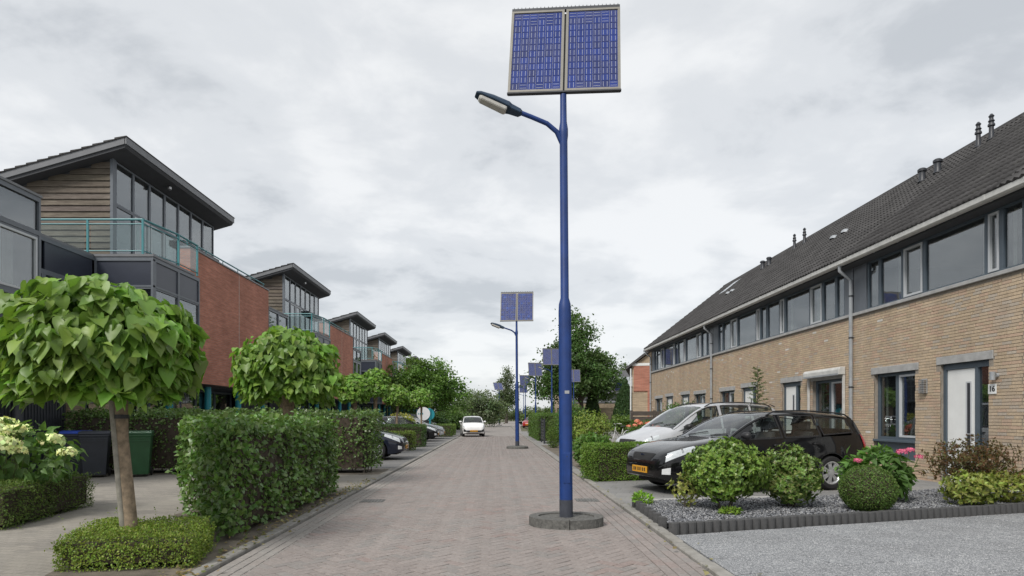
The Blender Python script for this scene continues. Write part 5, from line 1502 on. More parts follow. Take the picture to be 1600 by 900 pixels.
# hydrangeas: leafy mound with flower heads
def hydrangea(x, y, z0, r, zc, label, heads, hcol, leafc, seed, nleaf=420, leaf=0.12, head_r=0.07, extra=(), near=True, lobes=26):
    rg = np.random.default_rng(seed)
    t = thing('hydrangea', label, 'shrub', (x, y, z0))
    P, d, rad = ellipsoid_pts(rg, nleaf, r, (0, 0, 0), 0.55)
    lo = vnoise(d * 2.2, 1.0, seed * 3.3); P = P * (1 + 0.2 * lo)[:, None]
    P[:, 2] = np.where(P[:, 2] < -zc + 0.05, -zc + 0.05 + 0.1 * rg.random(nleaf), P[:, 2])
    for ex in extra: P = np.concatenate([P, np.array(ex[:3])[None] + rg.normal(size=(7, 3)) * 0.08]); d = np.concatenate([d, unit(rg.normal(size=(7, 3)))])
    n = len(P)
    F = d * 0.6 + rg.normal(size=(n, 3)) * 0.4 + np.array((0, 0, -0.35)); N = d * 0.75 + np.array((0, 0, 0.6)) + rg.normal(size=(n, 3)) * 0.25
    sz = leaf * rg.uniform(0.7, 1.25, n); S, F, N = leaf_frames(F, N)
    mes = []
    for i in range(6):
        v = HEART[0] * np.array((0.72, 1, 0.8)); c = np.array(leafc) * rg.uniform(0.8, 1.25)
        mes.append(npmesh('leaf', v, [HEART[1]], 'leaf', np.tile(c, (len(v), 1)), smooth=True))
    order = np.argsort(P[:, 1] - 0.2 * P[:, 2]); pick = order[:280] if near else []
    for i in pick:
        mt = Matrix(((S[i, 0], F[i, 0], N[i, 0]), (S[i, 1], F[i, 1], N[i, 1]), (S[i, 2], F[i, 2], N[i, 2])))
        o = link('leaf', mes[int(rg.integers(6))], t, (P[i, 0], P[i, 1], P[i, 2] + zc)); o.rotation_euler = mt.to_euler(); o.scale = (sz[i],) * 3
    rest = order[280:] if near else order
    if len(rest): leaf_mesh('remaining_leaves', P[rest] + np.array((x, y, z0 + zc)), F[rest], N[rest], sz[rest], cvar(rg, len(rest), leafc, 0.25), HEART, 'leaf', t, 0.75)
    for (hx, hy, hz, s_) in heads:
        # head: dome of many small florets
        m = lobes * 3; dd = unit(rg.normal(size=(m, 3))); dd[:, 2] = np.abs(dd[:, 2]) * 1.0 - 0.25
        Q = dd * head_r * s_ * np.array((1.15, 1.15, 0.75)) * rg.uniform(0.85, 1.05, (m, 1)) + np.array((x + hx, y + hy, z0 + hz))
        leaf_mesh('flower_head', Q, np.cross(dd, rg.normal(size=(m, 3))) + 0.0, dd + rg.normal(size=(m, 3)) * 0.3, head_r * s_ * rg.uniform(0.35, 0.6, m), cvar(rg, m, hcol, 0.18), LEAF2, 'petal', t, 1.3, kind=None)
        MB().tube([(x + hx * 0.55, y + hy * 0.55, z0 + max(0.05, hz * 0.35)), (x + hx * 0.92, y + hy * 0.92, z0 + hz * 0.8), (x + hx, y + hy, z0 + hz - 0.02)], 0.006, 5).build('flower_stalk', 'stem_green', t)
    for i in range(8):
        a = rg.uniform(0, 6.28); b = rg.uniform(0.2, 0.6)
        MB().tube([(x + math.cos(a) * 0.1, y + math.sin(a) * 0.1, z0 - 0.02), (x + math.cos(a) * r[0] * b, y + math.sin(a) * r[1] * b, z0 + zc)], [0.01, 0.006], 5).build('stem', 'stem_green', t)
    return t
plain('stem_green', (0.10, 0.13, 0.04), 0.8, 0.2, 10)
hr = random.Random(3)
heads = []
for i in range(26):
    a = hr.uniform(0, 6.28); b = hr.uniform(0.15, 1.0); heads.append((0.78 * b * math.cos(a), -0.15 + 0.75 * b * math.sin(a), 1.27 - 0.24 * b * b + hr.uniform(-0.06, 0.06), hr.uniform(0.85, 1.35)))
heads += [(0.62, -0.55, 0.95, 1.0), (0.3, -0.72, 0.88, 1.1), (1.25, -0.5, 0.92, 1.0)]
hydrangea(-7.0, 8.95, 0.02, (0.95, 0.8, 0.55), 0.82, 'white flowering hydrangea at the left edge above the box hedge', heads, (0.60, 0.62, 0.34), (0.085, 0.155, 0.042), 41, 800, 0.13, 0.105, extra=((1.0, -0.45, -0.12), (1.15, -0.5, -0.02), (0.85, -0.45, -0.2)))

# ------------------------------------------------------------------ planting in the gravel bed (right)
BZ = 0.09
bush('azalea_bush', 3.24, 8.95, BZ, (0.58, 0.55, 0.44), 0.57, 'broad glossy green azalea on a short stem in the gravel bed', 'shrub', (0.115, 0.185, 0.036), 0.050, 15000, (0.20, 0.27, 0.055), 0.25, 'leaf_gloss', 51, 0.08, NARROW, 3, 1.3, 0.6, 0.35, None, 0.02, 7)
bush('ground_tuft', 3.16, 8.5, BZ, (0.15, 0.12, 0.05), 0.05, 'small green tuft at the foot of the azalea stem', 'plant', (0.13, 0.2, 0.03), 0.05, 240, None, 0.1, 'leaf', 52, 0.1, NARROW, 1, 1.2, 0.6)
bush('euonymus_sprig', 2.76, 9.15, BZ, (0.22, 0.2, 0.26), 0.28, 'sparse yellow variegated sprig left of the azalea', 'shrub', (0.24, 0.25, 0.075), 0.05, 520, (0.36, 0.34, 0.13), 0.35, 'leaf', 53, 0.3, LEAF4, 4, 0.8, 0.5, 0.4, None, 0.008, 4)
bush('weed_tuft', 2.22, 9.55, BZ, (0.13, 0.13, 0.11), 0.08, 'bright green weed at the left corner of the gravel bed', 'plant', (0.17, 0.29, 0.04), 0.06, 260, None, 0.1, 'leaf', 54, 0.3, NARROW, 2, 1.0, 0.7)
bush('pieris_bush', 4.30, 9.2, BZ, (0.42, 0.42, 0.42), 0.47, 'upright pieris shrub with pinkish tips beside the boxwood ball', 'shrub', (0.105, 0.165, 0.04), 0.056, 11000, (0.20, 0.22, 0.07), 0.2, 'leaf_gloss', 55, 0.16, NARROW, 6, 1.0, 0.4, 0.35, None, 0.014, 8)
def box_ball(x, y, z0, r, label, seed):
    rg = np.random.default_rng(seed); t = thing('boxwood_ball', label, 'shrub', (x, y, z0))
    n = 11000; d = unit(rg.normal(size=(n, 3))); lo = vnoise(d * 3, 1.0, seed)
    P = d * np.array((r, r, r * 0.93)) * (0.93 + 0.07 * rg.random(n) + 0.02 * lo)[:, None] + np.array((x, y, z0 + r * 0.85))
    ok = P[:, 2] > z0; P, d = P[ok], d[ok]; n = len(P)
    leaf_mesh('foliage', P, d * 0.2 + rg.normal(size=(n, 3)) * 0.6, d + rg.normal(size=(n, 3)) * 0.5, 0.02 * rg.uniform(0.7, 1.3, n), cvar(rg, n, (0.075, 0.125, 0.032), 0.3, (0.14, 0.19, 0.05), 0.2), LEAF2, 'leaf', t)
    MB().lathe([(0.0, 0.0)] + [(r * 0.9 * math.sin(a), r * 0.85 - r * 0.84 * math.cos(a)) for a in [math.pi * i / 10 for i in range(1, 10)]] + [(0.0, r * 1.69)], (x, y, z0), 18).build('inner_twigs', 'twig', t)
    return t
box_ball(5.22, 8.85, BZ, 0.365, 'clipped round boxwood ball in the gravel bed', 56)
pk = [(-0.28, -0.36, 0.52, 1.0), (0.16, -0.36, 0.80, 1.1), (0.30, -0.33, 0.82, 1.0), (0.42, -0.35, 0.72, 0.9), (-0.40, -0.3, 0.30, 1.0), (-0.46, -0.28, 0.66, 0.9)]
hydrangea(5.98, 9.9, BZ, (0.52, 0.5, 0.42), 0.43, 'green hydrangea with a few pink flower heads behind the boxwood ball', pk, (0.48, 0.10, 0.20), (0.085, 0.165, 0.04), 57, 950, 0.105, 0.058)
# red japanese maple, rhododendrons
bush('japanese_maple', 7.52, 10.0, BZ, (0.68, 0.55, 0.36), 0.62, 'feathery dark red japanese maple in front of the white door', 'shrub', (0.095, 0.048, 0.024), 0.05, 7000, (0.10, 0.10, 0.035), 0.4, 'leaf', 58, 0.32, NARROW, 7, 0.8, 0.1, 0.3, None, 0.011, 6)
bush('rhododendron', 7.05, 9.35, BZ, (0.40, 0.36, 0.24), 0.27, 'low yellow green rhododendron below the red maple', 'shrub', (0.165, 0.195, 0.045), 0.075, 2200, (0.27, 0.28, 0.075), 0.3, 'leaf_gloss', 59, 0.18, NARROW, 5, 0.95, 0.5, 0.4, None, 0.012, 9)
bush('rhododendron', 7.85, 9.65, BZ, (0.42, 0.36, 0.25), 0.27, 'low rhododendron at the right edge of the picture', 'shrub', (0.18, 0.205, 0.045), 0.07, 2200, (0.29, 0.29, 0.08), 0.3, 'leaf_gloss', 60, 0.18, NARROW, 5, 0.95, 0.5, 0.4, None, 0.012, 9)

# privet hedge left of the black car, along its drive
d17 = Vector((math.cos(R(17)), math.sin(R(17)))); n17 = Vector((-d17.y, d17.x))
def strip17(x, y, L, w): 
    a = Vector((x, y)); return [tuple(a), tuple(a + d17 * L), tuple(a + d17 * L + n17 * w), tuple(a + n17 * w)]
hedge('privet_hedge', strip17(2.15, 13.55, 4.2, 0.75), 0.78, 'bright clipped hedge in front of the silver car', 'hedge', (0.095, 0.165, 0.028), 0.034, 4300, (0.16, 0.23, 0.04), 0.25, 'leaf', 61, 0.02, LEAF2, None, stems=5, core=0.06)
bush('laurel_bush', 2.68, 17.6, 0.03, (0.52, 0.6, 0.45), 0.45, 'low dark leafy shrub left of the clipped hedge', 'shrub', (0.075, 0.14, 0.035), 0.10, 2400, (0.13, 0.2, 0.05), 0.2, 'leaf', 62, 0.15, LEAF4, 6)
bush('golden_shrub', 3.22, 21.2, 0.03, (0.66, 0.7, 0.74), 0.85, 'tall yellow green shrub beside the white bicycle', 'shrub', (0.135, 0.18, 0.035), 0.07, 4600, (0.22, 0.26, 0.06), 0.3, 'leaf', 63, 0.2, LEAF4, 6, 0.8, 0.5, 0.4, None, 0.02, 2)
bush('russet_plant', 2.75, 16.3, 0.03, (0.3, 0.3, 0.25), 0.22, 'small russet plant at the pavement edge', 'plant', (0.15, 0.11, 0.04), 0.06, 420, (0.10, 0.16, 0.04), 0.4, 'leaf', 64, 0.2, LEAF4, 3)
bush('leafy_shrub', 3.35, 27.5, 0.03, (0.8, 0.9, 1.0), 1.05, 'dark rounded shrub behind the yellow green one', 'shrub', (0.07, 0.125, 0.035), 0.08, 4200, (0.12, 0.18, 0.05), 0.2, 'leaf', 65, 0.2, LEAF4, 6)
bush('variegated_shrub', 3.55, 18.6, 0.03, (0.38, 0.4, 0.32), 0.35, 'pale mottled shrub by the bicycle wheel', 'shrub', (0.16, 0.17, 0.075), 0.06, 1500, (0.25, 0.24, 0.12), 0.3, 'leaf', 66, 0.2, LEAF4, 4)
oh = [(hr.uniform(-0.6, 0.6), hr.uniform(-0.6, -0.2), hr.uniform(0.75, 1.25), hr.uniform(0.8, 1.2)) for _ in range(16)]
hydrangea(5.05, 21.6, 0.03, (0.62, 0.6, 0.55), 0.65, 'hydrangea with salmon flower heads behind the silver car bonnet', oh, (0.58, 0.20, 0.15), (0.08, 0.14, 0.04), 67, 620, 0.13, 0.09, near=False)
hedge('privet_hedge', [(2.45, 36.0), (4.6, 36.6), (4.8, 46), (2.4, 46)], 1.55, 'tall dark hedge on the right pavement by the slatted gate', 'hedge', (0.065, 0.115, 0.028), 0.07, 620, (0.11, 0.17, 0.04), 0.2, 'leaf', 68, 0.05, LEAF2, None, stems=4, core=0.12)
box_specs = [(3.3, 34.3, 0.6, 1.25, 'rounded shrub just beyond the slatted gate', 69), (2.6, 28.3, 0.34, 0.85, 'rounded clipped shrub on the right pavement behind the large pole', 70)]
for x, y, r_, h_, lab, sd_ in box_specs:
    bush('round_shrub', x, y, 0.03, (r_, r_, h_ * 0.6), h_ * 0.55, lab, 'shrub', (0.085, 0.135, 0.03), 0.05, 2600, (0.14, 0.19, 0.05), 0.2, 'leaf', sd_, 0.08, LEAF2, 3)
hedge('privet_hedge', [(6.2, 28.5), (9.0, 28.6), (9.0, 29.4), (6.2, 29.3)], 1.2, 'dark hedge at the foot of the wooden fence', 'hedge', (0.06, 0.10, 0.028), 0.07, 420, None, 0.1, 'leaf', 71, 0.04, LEAF2, None, stems=3, core=0.1)
bush('climbing_shrub', 8.6, 29.3, 0.03, (0.9, 1.3, 0.95), 1.15, 'dark shrub against the far end of the terrace wall', 'shrub', (0.06, 0.11, 0.03), 0.09, 2600, (0.1, 0.16, 0.04), 0.2, 'leaf', 72, 0.28, LEAF4, 5)
# slim conifer sapling before the third house
cs = thing('conifer_sapling', 'thin spiky conifer sapling in front of the tan brick wall', 'tree', (8.55, 20.6, 0.03))
MB().tube([(8.55, 20.6, 0.0), (8.56, 20.6, 1.6), (8.55, 20.6, 3.1)], [0.03, 0.02, 0.006], 8).build('trunk', 'bark_dark', cs)
rg = np.random.default_rng(5); PP = []; FF_ = []; m = MB()
for i in range(60):
    z = 0.5 + 2.5 * (i / 60); L = 0.55 * (1 - (z - 0.4) / 3.0) + 0.06; a = i * 2.4
    e_ = Vector((8.55 + math.cos(a) * L, 20.6 + math.sin(a) * L, z + 0.25 * L)); m.tube([(8.55, 20.6, z), tuple(e_)], [0.008, 0.004], 4)
    for k_ in range(26):
        u = rg.random(); p = Vector((8.55, 20.6, z)).lerp(e_, u); PP.append(tuple(p)); FF_.append((math.cos(a) * 0.6 + rg.normal() * 0.6, math.sin(a) * 0.6 + rg.normal() * 0.6, 0.4 + rg.normal() * 0.5))
m.build('branches', 'bark_dark', cs)
PP = np.array(PP); FF_ = np.array(FF_)
leaf_mesh('needles', PP, FF_, rg.normal(size=PP.shape), 0.085, cvar(rg, len(PP), (0.085, 0.12, 0.05), 0.3), NARROW, 'leaf', cs, 0.5)

# ------------------------------------------------------------------ larger trees of the background
def lob(*a): return a
tree('norway_maple', 10.2, 75.0, 3.0, 0.28, [(0, 0, 6.2, 4.2, 4.0, 2.6), (-1.2, 0, 8.5, 3.2, 3, 2.4), (-0.6, 0, 11.0, 2.0, 2, 2.2), (-1.0, 0, 13.0, 0.9, 0.9, 1.4), (-4.0, 0, 5.4, 2.3, 2.4, 2.0), (2.8, 0, 5.2, 2.2, 2.2, 1.6), (2.2, 0, 7.8, 2.0, 2.0, 1.6), (-3.2, 0, 8.3, 1.6, 1.6, 1.6)], 'large dark green tree right of the blue poles', (0.058, 0.105, 0.034), 0.30, 24000, (0.075, 0.12, 0.04), 0.25, 81, clump=40, sig=0.5)
tree('street_maple', -6.3, 56.0, 2.0, 0.2, [(0, 0, 3.9, 3.1, 2.8, 2.0), (-1.7, 0, 4.6, 2.0, 2, 1.6), (1.0, 0, 5.2, 1.6, 1.6, 1.3), (-0.6, 0, 5.6, 1.5, 1.5, 1.0), (2.3, 0, 3.3, 1.8, 1.8, 1.4), (-1.9, 0, 2.8, 1.6, 1.6, 1.1), (1.2, 0, 6.1, 0.6, 0.6, 0.7), (-1.0, 0, 5.9, 0.5, 0.5, 0.7)], 'bushy bright green maple at the end of the left parking bays', (0.082, 0.150, 0.034), 0.22, 15000, (0.13, 0.21, 0.05), 0.25, 82, clump=40, sig=0.32)
tree('willow_shrub', -2.2, 88.0, 0.8, 0.2, [(0, 0, 2.6, 3.0, 2.5, 2.3), (1.5, 0, 2.2, 2.2, 2, 1.8), (-1.5, 0, 3.4, 2.0, 2.0, 1.6)], 'grey green willow at the left bend of the street', (0.12, 0.155, 0.095), 0.25, 8000, (0.17, 0.2, 0.13), 0.25, 83, clump=35, sig=0.4, tmpl=LEAF2)
tree('poplar_tree', 2.2, 135.0, 4.0, 0.3, [(0, 0, 7.0, 1.9, 1.9, 4.0), (0.3, 0, 10.2, 1.3, 1.3, 2.2), (-0.8, 0, 4.5, 1.6, 1.6, 2.2), (0.9, 0, 5.5, 1.5, 1.5, 2)], 'slender poplar beyond the street end', (0.075, 0.10, 0.055), 0.3, 6000, (0.11, 0.14, 0.07), 0.2, 84, clump=30, sig=0.5)
tree('poplar_tree', 30.0, 150.0, 4.0, 0.3, [(0, 0, 8.0, 2.6, 2.4, 4.0), (0.6, 0, 11.5, 1.6, 1.6, 2.4)], 'grey green poplar beside the far gable house', (0.075, 0.10, 0.058), 0.35, 5000, (0.11, 0.14, 0.07), 0.2, 85, clump=30, sig=0.55)
for x, y, r_, h_, lab, sd_ in ((11.6, 76.0, 1.2, 5.2, 'left conical thuja before the grey roofed houses', 86), (14.3, 70.0, 1.6, 5.6, 'right conical thuja beside the gable end house', 87)):
    rg = np.random.default_rng(sd_); t = thing('conical_thuja', lab, 'tree', (x, y, 0)); n = 5200
    z = h_ * (1 - np.sqrt(rg.random(n))) ; rr = (r_ * (1 - z / h_) ** 0.8) * rg.uniform(0.75, 1.05, n); a = rg.uniform(0, 6.28, n)
    P = np.stack([x + rr * np.cos(a), y + rr * np.sin(a), z + 0.1], 1); d = np.stack([np.cos(a), np.sin(a), np.full(n, 0.3)], 1)
    leaf_mesh('crown', P, d * 0.3 + np.array((0, 0, 0.9)) + rg.normal(size=(n, 3)) * 0.3, d + rg.normal(size=(n, 3)) * 0.3, 0.28, cvar(rg, n, (0.035, 0.065, 0.026), 0.3), LEAF2, 'leaf', t, 0.7)
    MB().tube([(x, y, -0.1), (x, y, h_ * 0.9)], [0.12, 0.02], 8).build('trunk', 'bark_dark', t)
# fill of shrubs and trees along the far street
far = [(-5.0, 66, 1.8, 2.2, (0.06, 0.10, 0.03)), (-5.3, 74, 1.8, 2.6, (0.09, 0.14, 0.04)), (-4.2, 100, 2.2, 3.0, (0.09, 0.12, 0.05)), (-6.5, 62, 1.6, 2.0, (0.05, 0.09, 0.03)),
       (-9.0, 120, 4.0, 7.5, (0.05, 0.085, 0.03)), (-6.0, 145, 3.5, 5.5, (0.08, 0.11, 0.05)), (7.0, 60, 1.6, 1.8, (0.07, 0.11, 0.03)), (8.2, 92, 2.2, 2.8, (0.07, 0.11, 0.035)), (6.5, 110, 2.0, 2.2, (0.10, 0.13, 0.05)),
       (14, 130, 3.5, 5.0, (0.06, 0.09, 0.04)), (22, 150, 5, 7.0, (0.055, 0.08, 0.04)), (-1.0, 190, 3, 3.5, (0.09, 0.11, 0.06)), (7.5, 205, 4, 4.5, (0.08, 0.1, 0.055)), (-12, 190, 6, 8, (0.075, 0.1, 0.05)), (15, 215, 6, 5.5, (0.08, 0.1, 0.055)), (10.6, 52, 1.2, 1.5, (0.1, 0.15, 0.04)), (3.4, 215, 4, 4, (0.08, 0.1, 0.055))]
flab = ['dark shrub under the left street maple', 'light green shrub behind the white car', 'pale shrub where the street bends left', 'dark evergreen shrub left of the white car', 'tall dark tree rising above the left row end', 'grey green tree above the white car', 'low dark shrub by the third solar lamp', 'green shrub below the fourth solar panel', 'pale shrub beside the far solar lamps', 'distant tree left of the dark maple trunk', 'distant tall tree behind the grey roofs', 'far shrub closing the street view', 'far grey green tree right of the street end', 'far tree mass behind the left houses', 'far tree behind the solar lamps on the right', 'small bright shrub before the fence', 'far tree at the centre of the street end']
for i, (x, y, r_, h_, c) in enumerate(far):
    tree('far_shrub' if h_ < 4 else 'far_tree', x, y, h_ * 0.25, 0.06 + 0.02 * h_, [(0, 0, h_ * 0.5, r_, r_, h_ * 0.42), (r_ * 0.5, 0, h_ * 0.4, r_ * 0.7, r_ * 0.7, h_ * 0.32), (-r_ * 0.45, 0, h_ * 0.62, r_ * 0.6, r_ * 0.6, h_ * 0.3)], flab[i], c, 0.14 + 0.0012 * y, 3200, tuple(q * 1.5 for q in c), 0.2, 100 + i, clump=32, sig=0.2 + 0.05 * h_, cat='shrub' if h_ < 4 else 'tree', group='far trees and shrubs')
# hedges between the left parking bays
for k_, (p, h_, lab, c) in enumerate([
        ([(-4.6, 26.2), (-3.45, 26.2), (-3.45, 27.1), (-4.6, 27.1)], 0.75, 'low light green hedge beside the nose of the first dark car', (0.11, 0.15, 0.03)),
        ([(-7.4, 29.2), (-3.35, 29.2), (-3.35, 30.3), (-7.4, 30.3)], 1.0, 'dark clipped hedge between the left parked cars', (0.045, 0.085, 0.022)),
        ([(-5.4, 44.0), (-3.1, 44.0), (-3.1, 45.2), (-5.4, 45.2)], 0.85, 'box shaped hedge left of the white car', (0.085, 0.135, 0.03)),
        ([(-5.2, 47.5), (-3.1, 47.5), (-3.1, 48.6), (-5.2, 48.6)], 0.8, 'farther box shaped hedge behind the white car', (0.10, 0.15, 0.035))]):
    hedge('parking_hedge', p, h_, lab, 'hedge', c, 0.055, 700, tuple(q * 1.5 for q in c), 0.2, 'leaf', 120 + k_, 0.02, LEAF2, 'clipped hedges between the parking bays', stems=3, core=0.08)
bush('golden_shrub', -5.6, 37.2, 0.03, (0.9, 0.8, 0.5), 1.1, 'yellow shrub behind the silver hatchback', 'shrub', (0.28, 0.27, 0.05), 0.08, 1500, None, 0.1, 'leaf', 130, 0.15, LEAF4, 4)
# fallen leaves along the left kerb
rg = np.random.default_rng(77); n = 420
yy = 5.0 + 9 * rg.random(n) ** 1.3; xx = KL - 0.18 + rg.normal(size=n) * 0.11
P = np.stack([xx, yy, np.full(n, 0.046)], 1)
lt = leaf_mesh('leaf_litter', P, np.concatenate([rg.normal(size=(n, 2)), rg.normal(size=(n, 1)) * 0.2], 1), np.array((0, 0, 1.0)) + rg.normal(size=(n, 3)) * 0.35, 0.055 * rg.uniform(0.5, 1.2, n), cvar(rg, n, (0.22, 0.17, 0.09), 0.4, (0.12, 0.14, 0.05), 0.3), LEAF4, 'leaf', None)
lt['label'] = 'dry fallen leaves along the left kerb'; lt['category'] = 'leaf litter'
n = 60
P = np.stack([KR + 0.02 + rg.normal(size=n) * 0.12, 5.5 + 10 * rg.random(n), np.full(n, 0.04)], 1)
lt = leaf_mesh('leaf_litter', P, np.concatenate([rg.normal(size=(n, 2)), rg.normal(size=(n, 1)) * 0.2], 1), np.array((0, 0, 1.0)) + rg.normal(size=(n, 3)) * 0.35, 0.05 * rg.uniform(0.5, 1.2, n), cvar(rg, n, (0.22, 0.19, 0.10), 0.4), LEAF4, 'leaf', None)
lt['label'] = 'few dry leaves along the right kerb'; lt['category'] = 'leaf litter'
# ------------------------------------------------------------------ cars
def pchip(pts):
    xs = np.array([p[0] for p in pts], float); ys = np.array([p[1] for p in pts], float)
    h = np.diff(xs); dl = np.diff(ys) / h; m = np.zeros(len(xs))
    m[0], m[-1] = dl[0], dl[-1]
    for i in range(1, len(xs) - 1):
        if dl[i - 1] * dl[i] > 0:
            w1, w2 = 2 * h[i] + h[i - 1], h[i] + 2 * h[i - 1]; m[i] = (w1 + w2) / (w1 / dl[i - 1] + w2 / dl[i])
    def f(x):
        i = int(np.clip(np.searchsorted(xs, x) - 1, 0, len(h) - 1)); t = min(max((x - xs[i]) / h[i], 0), 1)
        return (2 * t**3 - 3 * t**2 + 1) * ys[i] + (t**3 - 2 * t**2 + t) * h[i] * m[i] + (-2 * t**3 + 3 * t**2) * ys[i + 1] + (t**3 - t**2) * h[i] * m[i + 1]
    return f

class CarShape:
    def __init__(s, L, W, top, belt, xf, xr, r, plan, tumble=0.26, sill=0.20):
        s.L, s.W, s.xf, s.xr, s.r = L, W, xf, xr, r
        s.top, s.belt, s.plan = pchip(top), pchip(belt), pchip(plan)
        s.tumble, s.sill = tumble, sill
    def zlow(s, x, arch=True):
        z = s.sill + 0.09 * max(0, 1 - x / 0.5) ** 2 + 0.12 * max(0, 1 - (s.L - x) / 0.5) ** 2
        if arch:
            for xw in (s.xf, s.xr):
                ra = s.r + 0.055; d = abs(x - xw)
                if d < ra: z = max(z, s.r + math.sqrt(max(ra * ra - d * d, 0)))
        return z
    def ring(s, x, arch=True):
        zl = s.zlow(x, arch); zt = s.top(x); zb = min(s.belt(x), zt - 0.012); hw = s.W / 2 * s.plan(x)
        zl = min(zl, zb - 0.06)
        def mz(f, k): return max(zl0 + (zb - zl0) * f, zl + 0.006 * k)
        zl0 = s.zlow(x, False)
        hc = zt - zb
        wb = hw * 0.945
        wr = wb - max(0.0, hc - 0.05) * s.tumble - min(hc, 0.08) * 0.5
        cr = min(0.06, hc * 0.6)
        p = [(hw * 0.94, zl), (hw * 0.985, mz(0.22, 1)), (hw, mz(0.52, 2)), (hw * 0.99, mz(0.80, 3)), (wb, zb)]
        p.append(((wb + wr) / 2 + 0.012 * min(1, hc / 0.4), zb + (hc - cr) * 0.5)); p.append((wr, zt - cr))
        p += [(wr * 0.86, zt - cr * 0.38), (wr * 0.5, zt - cr * 0.1), (0.0, zt)]
        return p
    def surf(s, x, u, side=1):
        rg_ = s.ring(x); i = int(min(max(math.floor(u), 0), 8)); t = u - i
        y = rg_[i][0] * (1 - t) + rg_[i + 1][0] * t; z = rg_[i][1] * (1 - t) + rg_[i + 1][1] * t
        return Vector((x, side * y, z))
    def patch(s, corners, nx, nu, off, side=1):
        """bilinear patch in (x,u); corners a(b)ottom front, bottom rear, top rear, top front"""
        (a, b, c, d) = corners; V = []; F = []
        for j in range(nu + 1):
            for i in range(nx + 1):
                p, q = i / nx, j / nu
                x = (a[0] * (1 - p) + b[0] * p) * (1 - q) + (d[0] * (1 - p) + c[0] * p) * q
                u = (a[1] * (1 - p) + b[1] * p) * (1 - q) + (d[1] * (1 - p) + c[1] * p) * q
                P = s.surf(x, u, side); e_ = 0.004
                dx = s.surf(x + e_, u, side) - s.surf(x - e_, u, side); du = s.surf(x, min(u + 0.02, 9), side) - s.surf(x, max(u - 0.02, 0), side)
                n = dx.cross(du)
                if n.length < 1e-9: n = Vector((0, side, 0.2))
                n.normalize()
                if n.dot(P - Vector((min(max(x, s.L * 0.25), s.L * 0.75), 0, 0.55))) < 0: n = -n
                V.append(tuple(P + n * off))
        for j in range(nu):
            for i in range(nx):
                k_ = j * (nx + 1) + i; F.append((k_, k_ + 1, k_ + nx + 2, k_ + nx + 1))
        return V, F

def wheel(parent, x, y, r, side, rim_mat, spokes=7, hi=True, name='wheel'):
    w = bpy.data.objects.new(name, None); COL.objects.link(w); w.parent = parent; w.location = (x, y, r)
    sg = 36 if hi else 20; wd = 0.195; O = (0, 0, 0)
    ri = r * 0.67
    MB().lathe([(ri, -wd / 2 + 0.02), (ri + 0.02, -wd / 2), (r - 0.03, -wd / 2 + 0.003), (r - 0.006, -wd / 2 + 0.03), (r, 0), (r - 0.006, wd / 2 - 0.03), (r - 0.03, wd / 2 - 0.003), (ri + 0.02, wd / 2), (ri, wd / 2 - 0.02)], O, sg, 'y').build('tyre', 'rubber', w, off=O, smooth=True)
    f = side * (wd / 2 - 0.022)
    m = MB(); m.lathe([(ri + 0.002, f + side * 0.012), (ri - 0.012, f + side * 0.014), (ri - 0.028, f - side * 0.012), (ri - 0.032, f - side * 0.07)], O, sg, 'y')
    m.lathe([(0.0, f + side * 0.004), (0.05, f + side * 0.002), (0.06, f - side * 0.02)], O, 14, 'y')
    for i in range(spokes):
        for dd in ((-0.11, 0.11) if spokes < 8 else (0.0,)):
            a = 2 * math.pi * i / spokes + dd; a2 = 2 * math.pi * i / spokes + dd * 1.25
            ww = 0.017 if spokes < 8 else 0.02; c, s_ = math.cos(a), math.sin(a); c2, s2 = math.cos(a2), math.sin(a2)
            q = []
            for (rr, cc, ss) in ((0.045, c, s_), (ri - 0.014, c2, s2)):
                for t in (-1, 1):
                    for dy in (0.0, -0.03): q.append((rr * cc - t * ww * ss, f + side * dy, rr * ss + t * ww * cc))
            m.add(q, [(0, 2, 6, 4), (1, 5, 7, 3), (0, 4, 5, 1), (2, 3, 7, 6)])
    m.build('rim', rim_mat, w, off=O)
    MB().lathe([(0.0, f - side * 0.075), (ri - 0.02, f - side * 0.07)], O, 20, 'y').build('brake_disc', 'dark_metal', w, off=O)
    return w

